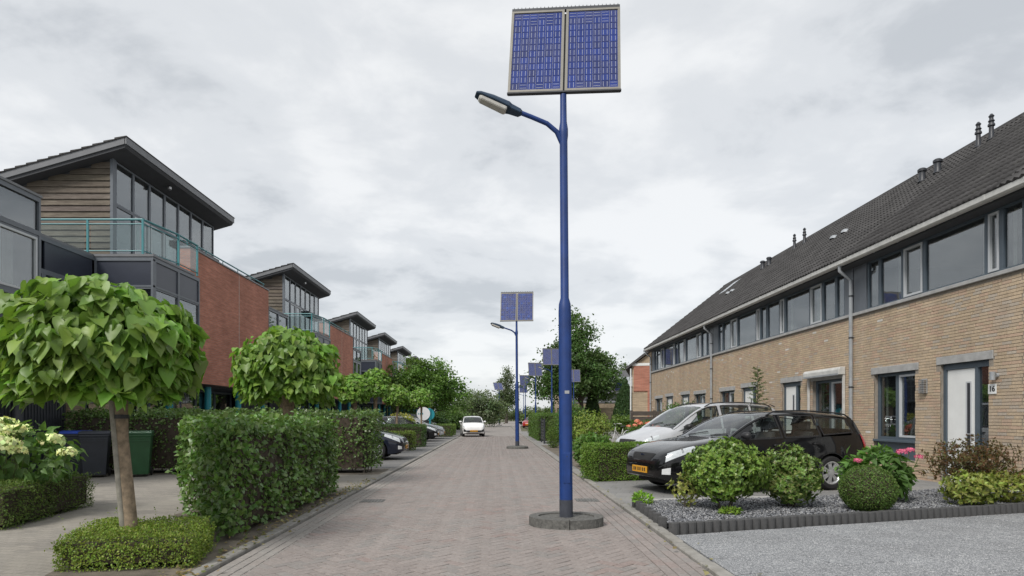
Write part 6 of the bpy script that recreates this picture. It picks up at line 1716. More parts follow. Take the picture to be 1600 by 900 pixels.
def car(label, loc, yaw, S, paint_, windows, doors, head, tail, ws, rw=None, rails=False, rim='alloy', spokes=7, hi=True, plate=True, dark_trim=True, lowtrim=True, name='parked_car', grille=None, fog=True, bumper_mat=None, badge=False, group='cars parked along the street'):
    t = thing(name, label, 'car', loc, yaw, group); O = (0, 0, 0)
    # body shell
    xs = sorted(set([0.0, 0.015, 0.04, 0.08, 0.13, 0.2] + list(np.linspace(0.25, S.L - 0.25, 64 if hi else 36)) + [S.L - 0.2, S.L - 0.13, S.L - 0.08, S.L - 0.04, S.L - 0.015, S.L] +
                [xw + (S.r + 0.055) * k_ for xw in (S.xf, S.xr) for k_ in (-1.0, -0.985, -0.94, -0.85, 0.85, 0.94, 0.985, 1.0)]))
    V = []; F = []; n = 19
    for x in xs:
        rg_ = S.ring(x)
        V += [(x, y, z) for y, z in rg_] + [(x, -y, z) for y, z in rg_[-2::-1]]
    for i in range(len(xs) - 1):
        for j in range(n - 1): F.append((i * n + j, i * n + j + 1, (i + 1) * n + j + 1, (i + 1) * n + j))
        F.append((i * n + n - 1, i * n, (i + 1) * n, (i + 1) * n + n - 1))
    F += [tuple(range(n))[::-1], tuple(range((len(xs) - 1) * n, len(xs) * n))]
    # the window openings are cut out of the shell so that one looks into the cabin
    def inside(x, u):
        for (a, b, c, d) in windows:
            q = (u - a[1]) / (c[1] - a[1] + 1e-6)
            if 0.0 < q < 1.0:
                x0 = a[0] * (1 - q) + d[0] * q; x1 = b[0] * (1 - q) + c[0] * q
                if x0 - 0.01 < x < x1 + 0.01: return True
        return False
    body = MB(); keep = []
    for f in F:
        if len(f) == 4:
            i, j = f[0] // n, f[0] % n
            if f[1] == f[0] + 1 and j < n - 1:
                u = j + 0.5 if j < 9 else (n - 1 - j) - 0.5
                xm = (xs[i] + xs[min(i + 1, len(xs) - 1)]) / 2
                if 4 <= math.floor(u) <= 5 and inside(xm, u): continue
                if ws and math.floor(u) >= 6 and (ws[0] < xm < ws[1]): continue
                if rw and math.floor(u) >= 6 and (rw[0] < xm < rw[1]): continue
        keep.append(f)
    body.add(V, keep); bo = body.build('body', paint_, t, off=O, smooth=True)
    # dark wells and floor so that no daylight shows through
    m = MB(); m.box(0.25, S.L - 0.2, -S.W * 0.30, S.W * 0.30, 0.17, 0.40); m.box(S.xf + S.r + 0.1, S.xr - S.r - 0.1, -S.W * 0.43, S.W * 0.43, 0.18, 0.36)
    m.box(S.xf - 0.5 if S.xf > 0.8 else 0.3, S.xf + 0.45, -S.W * 0.30, S.W * 0.30, 0.40, 0.66); m.box(S.xr - 0.42, min(S.xr + 0.6, S.L - 0.2), -S.W * 0.30, S.W * 0.30, 0.40, 0.62)
    m.build('underbody', 'rubber', t, off=O)
    # cabin: dash, seats
    m = MB(); xd = ws[0] + 0.25; zb = S.belt(xd)
    m.box(xd, xd + 0.35, -S.W * 0.38, S.W * 0.38, 0.5, zb - 0.06)
    m.build('dashboard', 'black_plastic', t, 0.03, off=O)
    for xc in (ws[1] + 0.15, ws[1] + 1.0):
        if xc > S.L - 0.9: continue
        for yy in (-0.36, 0.36):
            m = MB(); m.prism([(xc - 0.1, 0.42), (xc - 0.5, 0.42), (xc - 0.5, 0.52), (xc - 0.02, 0.56)], yy - 0.24, yy + 0.24, 'y')
            m.prism([(xc - 0.05, 0.5), (xc + 0.12, zb + 0.14), (xc + 0.22, zb + 0.13), (xc + 0.1, 0.5)], yy - 0.22, yy + 0.22, 'y')
            m.prism([(xc + 0.13, zb + 0.17), (xc + 0.17, zb + 0.33), (xc + 0.24, zb + 0.33), (xc + 0.22, zb + 0.16)], yy - 0.13, yy + 0.13, 'y')
            m.build('car_seat', 'seat_cloth', t, 0.02, off=O)
    for side in (1, -1):
        for c in windows:
            MB().add(*S.patch(c, 10 if hi else 5, 6, 0.001, side)).build('side_window', 'car_glass', t, off=O, smooth=True)
            if dark_trim:     # rubber seal round the window
                (a, b, cc, d) = c; e_ = 0.026; m = MB()
                m.add(*S.patch([(a[0] - e_, a[1] - 0.10), (b[0] + e_, b[1] - 0.10), (b[0], b[1] + 0.02), (a[0], a[1] + 0.02)], 10, 1, 0.004, side))
                m.add(*S.patch([(d[0], d[1] - 0.02), (cc[0], cc[1] - 0.02), (cc[0] + e_, cc[1] + 0.07), (d[0] - e_, d[1] + 0.07)], 10, 1, 0.004, side))
                m.add(*S.patch([(a[0] - e_, a[1] - 0.1), (a[0] + 0.003, a[1] - 0.1), (d[0] + 0.003, d[1] + 0.07), (d[0] - e_, d[1] + 0.07)], 1, 6, 0.0042, side))
                m.add(*S.patch([(b[0] - 0.003, b[1] - 0.1), (b[0] + e_, b[1] - 0.1), (cc[0] + e_, cc[1] + 0.07), (cc[0] - 0.003, cc[1] + 0.07)], 1, 6, 0.0042, side))
                m.build('window_seal', 'black_plastic', t, off=O)
        for (x0, x1) in doors:
            dr = MB().add(*S.patch([(x0, 0.75), (x1, 0.75), (x1, 3.97), (x0, 3.97)], 10 if hi else 4, 8, 0.005, side)).build('door', paint_, t, off=O, smooth=True)
            # shut lines round the door
            m = MB()
            for xx in (x0, x1): m.add(*S.patch([(xx - 0.005, 0.7), (xx + 0.005, 0.7), (xx + 0.005, 4.0), (xx - 0.005, 4.0)], 1, 10, 0.0058, side))
            m.add(*S.patch([(x0, 0.70), (x1, 0.70), (x1, 0.76), (x0, 0.76)], 8, 1, 0.0058, side)); m.build('shut_line', 'rubber', dr, off=O)
            xh = x1 - 0.16; p = S.surf(xh, 3.25, side)
            m = MB(); yo = p.y + side * 0.02
            m.prism([(xh - 0.09, p.z - 0.014), (xh + 0.07, p.z - 0.02), (xh + 0.075, p.z + 0.012), (xh - 0.08, p.z + 0.02)], min(yo, yo + side * 0.03), max(yo, yo + side * 0.03), 'y')
            m.box(xh - 0.08, xh - 0.06, min(p.y, yo), max(p.y, yo), p.z - 0.01, p.z + 0.01); m.box(xh + 0.05, xh + 0.07, min(p.y, yo), max(p.y, yo), p.z - 0.01, p.z + 0.01)
            m.build('handle', 'black_plastic' if hi else paint_, dr, 0.004, off=O)
        # lamps
        h_ = MB().add(*S.patch(head, 8, 5, 0.006, side)).build('headlight', 'headlamp_glass', t, off=O, smooth=True)
        a, b, c, d = head
        MB().add(*S.patch(head, 8, 5, 0.003, side)).build('reflector', 'lamp_reflector', h_, off=O, smooth=True)
        lp = S.patch(head, 4, 4, 0.0045, side)[0]; ce = Vector(lp[12]); 
        bu = MB().lathe([(0.0, 0.0), (0.03, 0.002), (0.045, 0.004), (0.05, 0.0)], O, 14, 'x').build('bulb_ring', 'alloy', h_, off=O)
        bu.location = (ce.x - 0.004, ce.y, ce.z)
        MB().add(*S.patch(tail, 4, 6, 0.006, side)).build('tail_light', 'red_lamp', t, off=O, smooth=True)
        # mirror
        xm = windows[0][0][0] + 0.20; p = S.surf(xm, 4.25, side)
        m = MB(); V2 = []; F2 = []
        for i, (dy, hx, hz) in enumerate(((0.02, 0.03, 0.03), (0.06, 0.075, 0.06), (0.15, 0.08, 0.07), (0.2, 0.055, 0.055), (0.215, 0.03, 0.035))):
            for k_ in range(10):
                a_ = 2 * math.pi * k_ / 10; V2.append((xm + hx * math.cos(a_) * (1.1 if math.cos(a_) < 0 else 0.5), p.y + side * dy, p.z + 0.06 + hz * math.sin(a_)))
        for i in range(4):
            for k_ in range(10): F2.append((i * 10 + k_, i * 10 + (k_ + 1) % 10, (i + 1) * 10 + (k_ + 1) % 10, (i + 1) * 10 + k_))
        F2 += [tuple(range(10)), tuple(range(40, 50))]
        m.add(V2, F2); m.build('wing_mirror', 'black_plastic' if dark_trim and not bumper_mat else paint_, t, off=O, smooth=True)
        if lowtrim:
            x0, x1 = S.xf + S.r + 0.09, S.xr - S.r - 0.09
            MB().add(*S.patch([(x0, 0.05), (x1, 0.05), (x1, 0.6), (x0, 0.6)], 8, 2, 0.004, side)).build('sill_trim', 'black_plastic', t, off=O)
        if rails:
            x0, x1 = ws[1] + 0.12, S.L - 0.35; N_ = 12
            pts = [S.surf(x0 + (x1 - x0) * i / N_, 6.35, side) + Vector((0, 0, 0.0 if i in (0, N_) else 0.045)) for i in range(N_ + 1)]
            MB().tube([tuple(q) for q in pts], 0.014, 8).build('roof_rail', 'black_plastic', t, off=O, smooth=True)
        for xw in (S.xf, S.xr): wheel(t, xw, side * (S.W / 2 - 0.105), S.r, side, rim, spokes, hi)
        # arch lip
        for xw in (S.xf, S.xr):
            m = MB(); ra = S.r + 0.055; pts = []
            for i in range(17):
                a_ = math.pi * (0.06 + 0.88 * i / 16); xx = xw + ra * math.cos(a_); zz = S.r + ra * math.sin(a_)
                pts.append((xx, side * (S.W / 2 * S.plan(xx) * (0.955 if zz < 0.5 else 0.975)), zz))
            m.tube(pts, 0.012, 6); m.build('arch_lip', paint_, t, off=O, smooth=True)
    def glass_strip(x0, x1, nm, k_=0.93):
        V3 = []; F3 = []; nx, ny = 8, 12
        for i in range(nx + 1):
            x = x0 + (x1 - x0) * i / nx; rg_ = S.ring(x); ys = [q[0] for q in rg_[6:]][::-1]; zs = [q[1] for q in rg_[6:]][::-1]
            for j in range(ny + 1):
                y = rg_[6][0] * k_ * (-1 + 2 * j / ny); V3.append((x, y, float(np.interp(abs(y), ys, zs)) + 0.003))
        for i in range(nx):
            for j in range(ny): q = i * (ny + 1) + j; F3.append((q, q + 1, q + ny + 2, q + ny + 1))
        MB().add(V3, F3).build(nm, 'car_glass', t, off=O, smooth=True)
    glass_strip(ws[0] - 0.01, ws[1] + 0.01, 'windscreen', 1.0)
    if rw: glass_strip(rw[0] - 0.01, rw[1] + 0.01, 'rear_window', 1.0)
    # pillars that cover the sawn edge of the shell at the windscreen
    for side in (1, -1):
        V4 = [S.surf(ws[0] + (ws[1] - ws[0]) * i / 10, 5.98, side) for i in range(11)]
        MB().tube([tuple(q) for q in V4], 0.026, 6).build('pillar', paint_, t, off=O, smooth=True)
    # wipers
    m = MB()
    for yy in (-0.25, 0.4):
        q = [S.surf(ws[0] + 0.03 + 0.02 * i, 9 - 2.5 * abs(yy - 0.09 * i) / (S.W / 2), 1 if yy - 0.09 * i > 0 else -1) + Vector((0, 0, 0.02)) for i in range(6)]
        m.tube([tuple(v_) for v_ in q], 0.008, 5)
    m.build('wiper', 'black_plastic', t, off=O)
    # nose: grille, plate, bumper slot, fog lamps
    zlf = S.zlow(0); ztf = S.top(0); zc_ = (zlf + ztf) / 2
    hwf = S.W / 2 * S.plan(0)
    if plate:
        m = MB(); m.box(-0.022, -0.003, -0.26, 0.26, zc_ - 0.06, zc_ + 0.055); pl_ = m.build('number_plate', 'plate_yellow', t, 0.003, off=O)
        for gy in (-0.19, -0.12, -0.03, 0.04, 0.13, 0.19): MB().box(-0.0235, -0.0221, gy - 0.018, gy + 0.018, zc_ - 0.032, zc_ + 0.03).build('print', 'plate_ink', pl_, off=O)
    m = MB(); m.box(-0.012, 0.05, -hwf * 0.9, hwf * 0.9, zlf + 0.02, zc_ - 0.075); m.build('lower_grille', 'rubber', t, 0.01, off=O)
    if grille:
        x0, x1, k_ = grille; m = MB()
        for side in (1, -1): m.add(*S.patch([(x0, 9.0), (x1, 9.0), (x1, 9 - k_), (x0, 9 - k_)], 4, 5, 0.005, side))
        g_ = m.build('grille', 'rubber', t, off=O)
        if badge:
            p = S.surf((x0 + x1) / 2, 9); q = MB(); q.lathe([(0.0, 0.012), (0.03, 0.008), (0.042, 0.0)], O, 16, 'x')
            b_ = q.build('badge', 'paint_blue', g_, off=O); b_.location = (p.x - 0.008, 0, p.z + 0.004); b_.scale = (1, 1.5, 0.75); b_.rotation_euler = (0, R(-35), 0)
    if bumper_mat:
        m = MB()
        for side in (1, -1): m.add(*S.patch([(0.004, 1.0), (0.16, 1.15), (0.13, 2.6), (0.004, 2.9)], 6, 4, 0.007, side))
        m.box(-0.016, -0.002, -hwf, hwf, zlf + 0.03, zlf + 0.17)
        m.build('front_grille', 'rubber', t, off=O)
    if fog:
        for side in (1, -1):
            p = S.surf(0.10, 1.6, side); q = S.patch([(0.06, 1.1), (0.17, 1.1), (0.17, 2.0), (0.06, 2.0)], 3, 3, 0.006, side)
            MB().add(*q).build('fog_lamp', 'lamp_reflector', t, off=O)
    for side in (1, -1): MB().add(*S.patch([(0.03, 2.55), (S.xf - S.r - 0.09, 2.55), (S.xf - S.r - 0.09, 2.75), (0.03, 2.75)], 8, 1, 0.005, side)).build('bumper_strip', 'black_plastic', t, off=O)
    if rails or True:
        m = MB(); xa = S.L - 0.5 if rails else ws[1] + 0.1
        p = S.surf(ws[1] + 0.12, 9); m.tube([tuple(p), tuple(p + Vector((0.18, 0, 0.20)))], 0.005, 5); m.build('aerial', 'black_plastic', t, off=O)
    return t

PLAN = [(0, 0.60), (0.03, 0.70), (0.10, 0.815), (0.22, 0.90), (0.45, 0.965), (0.9, 1.0), (3.3, 1.0), (3.95, 0.975), (4.25, 0.93), (4.38, 0.87), (4.455, 0.76)]
focus = CarShape(4.455, 1.70, [(0, 0.52), (0.03, 0.60), (0.10, 0.695), (0.25, 0.775), (0.60, 0.875), (1.0, 0.935), (1.22, 0.975), (1.5, 1.13), (1.8, 1.285), (2.1, 1.395), (2.4, 1.44), (2.9, 1.455), (3.5, 1.43), (3.95, 1.385), (4.1, 1.345), (4.25, 1.12), (4.36, 0.86), (4.43, 0.70), (4.455, 0.52)],
                 [(0, 0.48), (0.06, 0.60), (0.25, 0.72), (0.6, 0.815), (1.1, 0.90), (1.6, 0.93), (2.6, 0.955), (3.6, 0.985), (4.1, 1.0), (4.25, 0.95), (4.4, 0.7), (4.455, 0.5)], 0.84, 3.455, 0.312, PLAN, 0.30)
FW = [[(1.36, 4.12), (2.38, 4.12), (2.33, 5.86), (1.98, 5.86)], [(2.48, 4.12), (3.22, 4.12), (3.13, 5.84), (2.43, 5.86)], [(3.32, 4.2), (3.98, 4.35), (3.88, 5.72), (3.22, 5.80)]]
FYAW = R(16)
focus_car = car('black estate car parked nose to the street behind the gravel bed', (2.70, 11.80, 0.03), FYAW, focus, 'paint_black', FW, [(1.30, 2.42), (2.44, 3.28)],
    [(0.10, 3.0), (0.62, 3.55), (0.60, 5.6), (0.16, 6.2)], [(4.25, 2.2), (4.40, 2.2), (4.33, 4.0), (4.16, 4.3)], (1.24, 2.08), (4.12, 4.27), rails=True, grille=(0.02, 0.10, 1.3), badge=True, group=None)
focus_car.scale = (1.035, 1.035, 1.035)
PLAN2 = [(0, 0.58), (0.03, 0.70), (0.10, 0.82), (0.22, 0.91), (0.45, 0.97), (0.9, 1.0), (3.3, 1.0), (3.8, 0.97), (4.0, 0.92), (4.08, 0.86), (4.12, 0.78)]
mpv = CarShape(4.12, 1.72, [(0, 0.55), (0.04, 0.68), (0.12, 0.78), (0.3, 0.87), (0.6, 0.97), (0.85, 1.05), (1.1, 1.20), (1.4, 1.40), (1.7, 1.555), (2.0, 1.63), (2.5, 1.665), (3.1, 1.655), (3.6, 1.62), (3.85, 1.57), (3.97, 1.35), (4.05, 1.0), (4.1, 0.75), (4.12, 0.55)],
               [(0, 0.5), (0.08, 0.68), (0.3, 0.80), (0.8, 0.93), (1.4, 1.0), (2.6, 1.03), (3.6, 1.06), (3.9, 1.06), (4.05, 0.85), (4.12, 0.53)], 0.80, 3.43, 0.305, PLAN2, 0.22)
MW = [[(1.02, 4.15), (2.18, 4.12), (2.14, 5.86), (1.74, 5.86)], [(2.30, 4.12), (3.08, 4.12), (3.02, 5.86), (2.27, 5.86)], [(3.22, 4.2), (3.82, 4.25), (3.74, 5.75), (3.15, 5.80)]]
mpv_car = car('silver people carrier parked behind the black estate car', (3.32, 16.3, 0.03), R(16), mpv, 'paint_silver', MW, [(1.16, 2.22), (2.25, 3.14)],
    [(0.10, 3.1), (0.50, 3.5), (0.50, 5.2), (0.16, 6.0)], [(3.95, 2.4), (4.06, 2.4), (3.98, 5.0), (3.86, 5.0)], (0.90, 1.72), (3.86, 3.98), rails=True, grille=(0.02, 0.10, 1.4), group=None)
mpv_car.scale = (1.05, 1.05, 1.06)
small = CarShape(3.43, 1.63, [(0, 0.55), (0.03, 0.66), (0.10, 0.75), (0.3, 0.86), (0.6, 0.95), (0.75, 1.0), (1.0, 1.18), (1.3, 1.36), (1.6, 1.44), (2.0, 1.465), (2.6, 1.44), (3.0, 1.38), (3.2, 1.2), (3.33, 0.9), (3.40, 0.7), (3.43, 0.55)],
                 [(0, 0.5), (0.08, 0.66), (0.3, 0.79), (0.7, 0.9), (1.3, 0.95), (2.4, 1.0), (3.0, 1.05), (3.3, 0.85), (3.43, 0.53)], 0.68, 3.02, 0.28, [(0, 0.62), (0.04, 0.76), (0.12, 0.86), (0.3, 0.95), (0.7, 1.0), (2.8, 1.0), (3.2, 0.95), (3.38, 0.86), (3.43, 0.78)], 0.28)
SW = [[(1.1, 4.12), (1.95, 4.12), (1.9, 5.86), (1.5, 5.86)], [(2.05, 4.15), (2.75, 4.3), (2.62, 5.8), (2.0, 5.86)]]
car('small white car driving towards the camera on the street', (-1.55, 44.2, 0.0), R(96), small, 'paint_white', SW, [(1.0, 2.0), (2.02, 2.8)],
    [(0.08, 3.2), (0.42, 3.5), (0.46, 5.6), (0.16, 5.9)], [(3.2, 3.0), (3.34, 3.0), (3.24, 5), (3.12, 5)], (0.76, 1.42), (3.06, 3.26), hi=False, grille=None, bumper_mat='x', lowtrim=False, name='moving_car', group=None)
hatch = CarShape(4.15, 1.72, [(0, 0.53), (0.03, 0.62), (0.10, 0.70), (0.25, 0.78), (0.60, 0.88), (1.0, 0.95), (1.2, 0.985), (1.5, 1.15), (1.8, 1.30), (2.1, 1.40), (2.5, 1.44), (3.0, 1.42), (3.5, 1.34), (3.75, 1.2), (3.95, 0.98), (4.08, 0.8), (4.15, 0.55)],
                 [(0, 0.48), (0.06, 0.60), (0.25, 0.72), (0.6, 0.83), (1.1, 0.91), (1.8, 0.94), (3.0, 0.98), (3.7, 1.0), (4.0, 0.88), (4.15, 0.53)], 0.86, 3.44, 0.315, [(0, 0.60), (0.03, 0.70), (0.10, 0.815), (0.22, 0.90), (0.45, 0.965), (0.9, 1.0), (3.2, 1.0), (3.8, 0.95), (4.05, 0.88), (4.15, 0.78)], 0.30)
HWN = [[(1.42, 4.12), (2.35, 4.12), (2.3, 5.86), (1.95, 5.86)], [(2.46, 4.12), (3.2, 4.2), (3.05, 5.82), (2.42, 5.86)]]
HD = ([(0.10, 3.0), (0.60, 3.5), (0.58, 5.5), (0.16, 6.1)], [(3.85, 2.6), (4.02, 2.6), (3.92, 4.4), (3.75, 4.6)])
for (x, y, yaw, S, pt, wn_, drs, lab) in (
        (-2.98, 21.0, 180, hatch, 'paint_navy', HWN, [(1.3, 2.4), (2.42, 3.3)], 'dark hatchback nose showing past the end of the beech hedge'),
        (-4.3, 32.8, 180, focus, 'paint_navy', FW, [(1.30, 2.42), (2.44, 3.28)], 'dark blue estate car behind the dark clipped hedge and fifth catalpa'),
        (-3.3, 36.3, 180, hatch, 'paint_black', HWN, [(1.3, 2.4), (2.42, 3.3)], 'black hatchback parked next to the silver hatchback in the left bays'),
        (-3.3, 40.4, 180, hatch, 'paint_silver', HWN, [(1.3, 2.4), (2.42, 3.3)], 'silver hatchback parked beyond the black one'),
        (-4.4, 49.5, 180, mpv, 'paint_black', MW, [(1.16, 2.22), (2.25, 3.14)], 'black people carrier in the last bay under the maple')):
    S_is = S
    if S is hatch: hd_, tl_, w_, r_ = HD[0], HD[1], (1.24, 2.06), (3.6, 3.95)
    elif S is focus: hd_, tl_, w_, r_ = [(0.10, 3.0), (0.62, 3.55), (0.60, 5.6), (0.16, 6.2)], [(4.25, 2.2), (4.40, 2.2), (4.33, 4.0), (4.16, 4.3)], (1.24, 2.08), (4.12, 4.27)
    else: hd_, tl_, w_, r_ = [(0.10, 3.1), (0.50, 3.5), (0.50, 5.2), (0.16, 6.0)], [(3.95, 2.4), (4.06, 2.4), (3.98, 5.0), (3.86, 5.0)], (0.90, 1.72), (3.86, 3.98)
    car(lab, (x, y, 0.02), R(yaw), S, pt, wn_, drs, hd_, tl_, w_, r_, hi=False, spokes=9, grille=(0.02, 0.09, 1.2), group='cars parked in the left bays')
car('far red car parked on the right beyond the tall hedge', (3.9, 78, 0.0), R(70), hatch, 'paint_red', HWN, [(1.3, 2.4), (2.42, 3.3)], HD[0], HD[1], (1.24, 2.06), (3.6, 3.95), hi=False, spokes=9, group='far cars')
car('far silver car parked on the right beyond the red one', (4.6, 92, 0.0), R(60), hatch, 'paint_silver', HWN, [(1.3, 2.4), (2.42, 3.3)], HD[0], HD[1], (1.24, 2.06), (3.6, 3.95), hi=False, spokes=9, group='far cars')
# ------------------------------------------------------------------ wheelie bins
def bin_(x, y, yaw, bm_, lm, label):
    t = thing('wheelie_bin', label, 'bin', (x, y, 0.015), yaw, 'wheelie bins beside the beech hedge'); O = (0, 0, 0)
    V = []; F = []
    for z, hx, y0, y1 in ((0.06, 0.22, -0.24, 0.22), (0.5, 0.255, -0.30, 0.27), (0.94, 0.285, -0.355, 0.31), (0.95, 0.30, -0.37, 0.33), (1.0, 0.30, -0.37, 0.33)):
        V += [(-hx, y0, z), (hx, y0, z), (hx, y1, z), (-hx, y1, z)]
    for i in range(4):
        for j in range(4): F.append((i * 4 + j, i * 4 + (j + 1) % 4, (i + 1) * 4 + (j + 1) % 4, (i + 1) * 4 + j))
    F += [(0, 1, 2, 3), (16, 17, 18, 19)]
    MB().add(V, F).build('body', bm_, t, 0.012, off=O)
    MB().prism([(-0.385, 1.002), (-0.385, 1.03), (-0.3, 1.065), (0.25, 1.075), (0.36, 1.05), (0.36, 1.002)], -0.305, 0.305, 'x').build('lid', lm, t, 0.012, off=O)
    MB().tube([(-0.25, 0.40, 1.0), (0.25, 0.40, 1.0)], 0.016, 8).box(-0.25, -0.22, 0.32, 0.40, 0.985, 1.012).box(0.22, 0.25, 0.32, 0.40, 0.985, 1.012).build('handle', lm, t, off=O)
    for s_ in (-1, 1): MB().lathe([(0.0, s_ * 0.27), (0.05, s_ * 0.275), (0.10, s_ * 0.27), (0.10, s_ * 0.23), (0.05, s_ * 0.225)], (0, 0.25, 0.10), 16, 'x').build('wheel', 'rubber', t, off=O, smooth=True)
    m = MB()
    for z in (0.9, 0.84): m.box(-0.28, 0.28, -0.365, -0.34, z, z + 0.015)
    m.build('rim_rib', bm_, t, off=O)
    return t
bin_(-9.95, 14.95, R(28), 'bin_dark', 'bin_blue', 'dark wheelie bin with a blue lid, left of the row')
bin_(-9.33, 14.7, R(26), 'bin_dark', 'bin_dark', 'dark grey wheelie bin in the middle of the row')
bin_(-8.42, 14.85, R(24), 'bin_green', 'bin_green', 'green wheelie bin behind the catalpa trunk')

# ------------------------------------------------------------------ round sign among the left parked cars
t = thing('round_sign', 'round white sign with teal edge on a teal post by the left bays', 'sign', (-4.55, 43.5, 0))
MB().tube([(-4.55, 43.5, 0), (-4.55, 43.5, 2.0)], 0.06, 10).build('post', 'teal_paint', t)
MB().tube([(-5.3, 43.5, 0), (-5.3, 43.5, 1.3)], 0.05, 10).build('post', 'teal_paint', t)
MB().lathe([(0.0, -0.03), (0.46, -0.03), (0.46, 0.03), (0.0, 0.03)], (-5.0, 43.45, 1.62), 28, 'y').build('board', 'sign_white', t)
MB().lathe([(0.0, -0.025), (0.42, -0.025), (0.42, 0.025), (0.0, 0.025)], (-4.66, 43.56, 1.58), 28, 'y').build('teal_disc', 'teal_paint', t)
# flat lettering strokes on the board
m = MB()
for dx, w in ((-0.42, 0.06), (-0.3, 0.1), (-0.12, 0.06)): m.box(-4.95 + dx, -4.95 + dx + w * 0.8, 43.412, 43.419, 1.56, 1.68)
m.build('print', 'teal_paint', t)

# ------------------------------------------------------------------ slatted gate on the right pavement
t = thing('slatted_gate', 'black slatted garden gate at the edge of the right pavement', 'gate', (2.5, 33.6, 0))
for y in (32.6, 34.6): bx('post', 2.46, 2.54, y - 0.04, y + 0.04, 0, 1.32, 'dark_metal', t)
for i in range(7): bx('slat', 2.48, 2.52, 32.64, 34.56, 0.2 + i * 0.155, 0.31 + i * 0.155, 'dark_metal', t)
# front garden gravel strips and low kerb on the right
# ------------------------------------------------------------------ wooden fence before the gable house
t = thing('wooden_fence', 'dark wooden board fence below the gable end house', 'fence', (9.0, 32.5, 0))
for i in range(3): bx('post', 7.05 + i * 1.2, 7.17 + i * 1.2, 33.0, 33.12, 0, 1.75, 'fence_wood', t)
for i in range(5):
    for j in range(2): bx('board', 7.18 + j * 1.2, 8.24 + j * 1.2, 33.03, 33.08, 0.35 + i * 0.28, 0.58 + i * 0.28, 'fence_wood', t)

# ------------------------------------------------------------------ white bicycle
t = thing('bicycle', 'white bicycle leaning among the front garden shrubs', 'bicycle', (6.25, 31.6, 0.02), R(35))
O = (0, 0, 0)
for x in (-0.52, 0.52):
    w = bpy.data.objects.new('wheel', None); COL.objects.link(w); w.parent = t; w.location = (x, 0, 0.34)
    MB().tube([(0.33 * math.cos(a), 0, 0.33 * math.sin(a)) for a in [2 * math.pi * i / 28 for i in range(29)]], 0.016, 6).build('tyre', 'rubber', w, off=O)
    MB().tube([(0.305 * math.cos(a), 0, 0.305 * math.sin(a)) for a in [2 * math.pi * i / 28 for i in range(29)]], 0.012, 6).build('rim', 'white_paint', w, off=O)
    m = MB()
    for i in range(14): a = 2 * math.pi * i / 14; m.tube([(0, 0, 0), (0.3 * math.cos(a), 0, 0.3 * math.sin(a))], 0.0025, 4)
    m.build('spokes', 'alu', w, off=O)
bb = (0.02, 0, 0.30); hd_ = (-0.36, 0, 0.86); st_ = (0.16, 0, 0.80)
m = MB(); m.tube([bb, (-0.34, 0, 0.70)], 0.018, 8).tube([bb, st_], 0.017, 8).tube([(0.52, 0, 0.34), bb], 0.011, 6).tube([(0.52, 0, 0.34), (0.14, 0, 0.74)], 0.010, 6).tube([(-0.52, 0, 0.34), (-0.44, 0, 0.55), hd_], 0.014, 6)
m.build('frame', 'white_paint', t, off=O)
MB().tube([hd_, (-0.38, 0, 1.02), (-0.34, -0.12, 1.06), (-0.22, -0.29, 1.04)], 0.011, 6).tube([(-0.38, 0, 1.02), (-0.34, 0.12, 1.06), (-0.22, 0.29, 1.04)], 0.011, 6).build('handlebar', 'alu', t, off=O)
MB().prism([(0.05, 0.88), (0.3, 0.9), (0.32, 0.94), (0.06, 0.92)], -0.07, 0.07, 'y').tube([st_, (0.18, 0, 0.9)], 0.012, 6).build('saddle', 'black_plastic', t, 0.015, off=O)
MB().tube([(0.52 + 0.37 * math.cos(a), 0, 0.34 + 0.37 * math.sin(a)) for a in [0.3 + 2.5 * i / 10 for i in range(11)]], 0.02, 6).build('mudguard', 'white_paint', t, off=O)

# ------------------------------------------------------------------ gable end house beyond the terrace
gx0, gx1, gy0, gy1 = 0.0, 9.0, 0.0, 7.5
g = thing('gable_house', 'brick house showing its red panelled gable beyond the terrace', 'house', (0, 0, 0))
mx = (gx0 + gx1) / 2
MB().prism([(gx0, 0), (gx0, 5.0), (mx, 8.4), (gx1, 5.0), (gx1, 0)], gy0, gy1, 'y').build('wall', 'tan_brick_far', g)
bx('red_panel', gx0 + 0.1, gx1 - 0.2, gy0 - 0.06, gy0 - 0.003, 3.2, 5.0, 'red_brick', g)
bx('red_panel', gx0 + 1.05, gx0 + 1.95, gy0 - 0.055, gy0 - 0.003, 0.0, 3.198, 'red_brick', g)
bx('white_band', gx0 - 0.05, gx1, gy0 - 0.09, gy0 - 0.061, 5.0, 5.18, 'white_paint', g)
rf = MB().prism([(gx0 - 0.45, 4.72), (gx0 - 0.4, 4.92), (mx, 8.75), (gx1 + 0.4, 4.92), (gx1 + 0.45, 4.72), (mx, 8.5)], gy0 - 0.25, gy1 + 0.2, 'y').build('roof', 'roof_tile_far', g)
MB().tube([(gx0 - 0.1, gy0 - 0.12, 0), (gx0 - 0.1, gy0 - 0.12, 4.8)], 0.05, 8).build('downpipe', 'white_paint', g)
win(g, 'y', gy0 - 0.03, -1, gx0 + 2.6, gx0 + 3.8, 3.4, 4.7, 'white_frame', 0.08, 0.1)
g.location = (9.62, 44.5, 0); g.rotation_euler = (0, 0, R(-14))
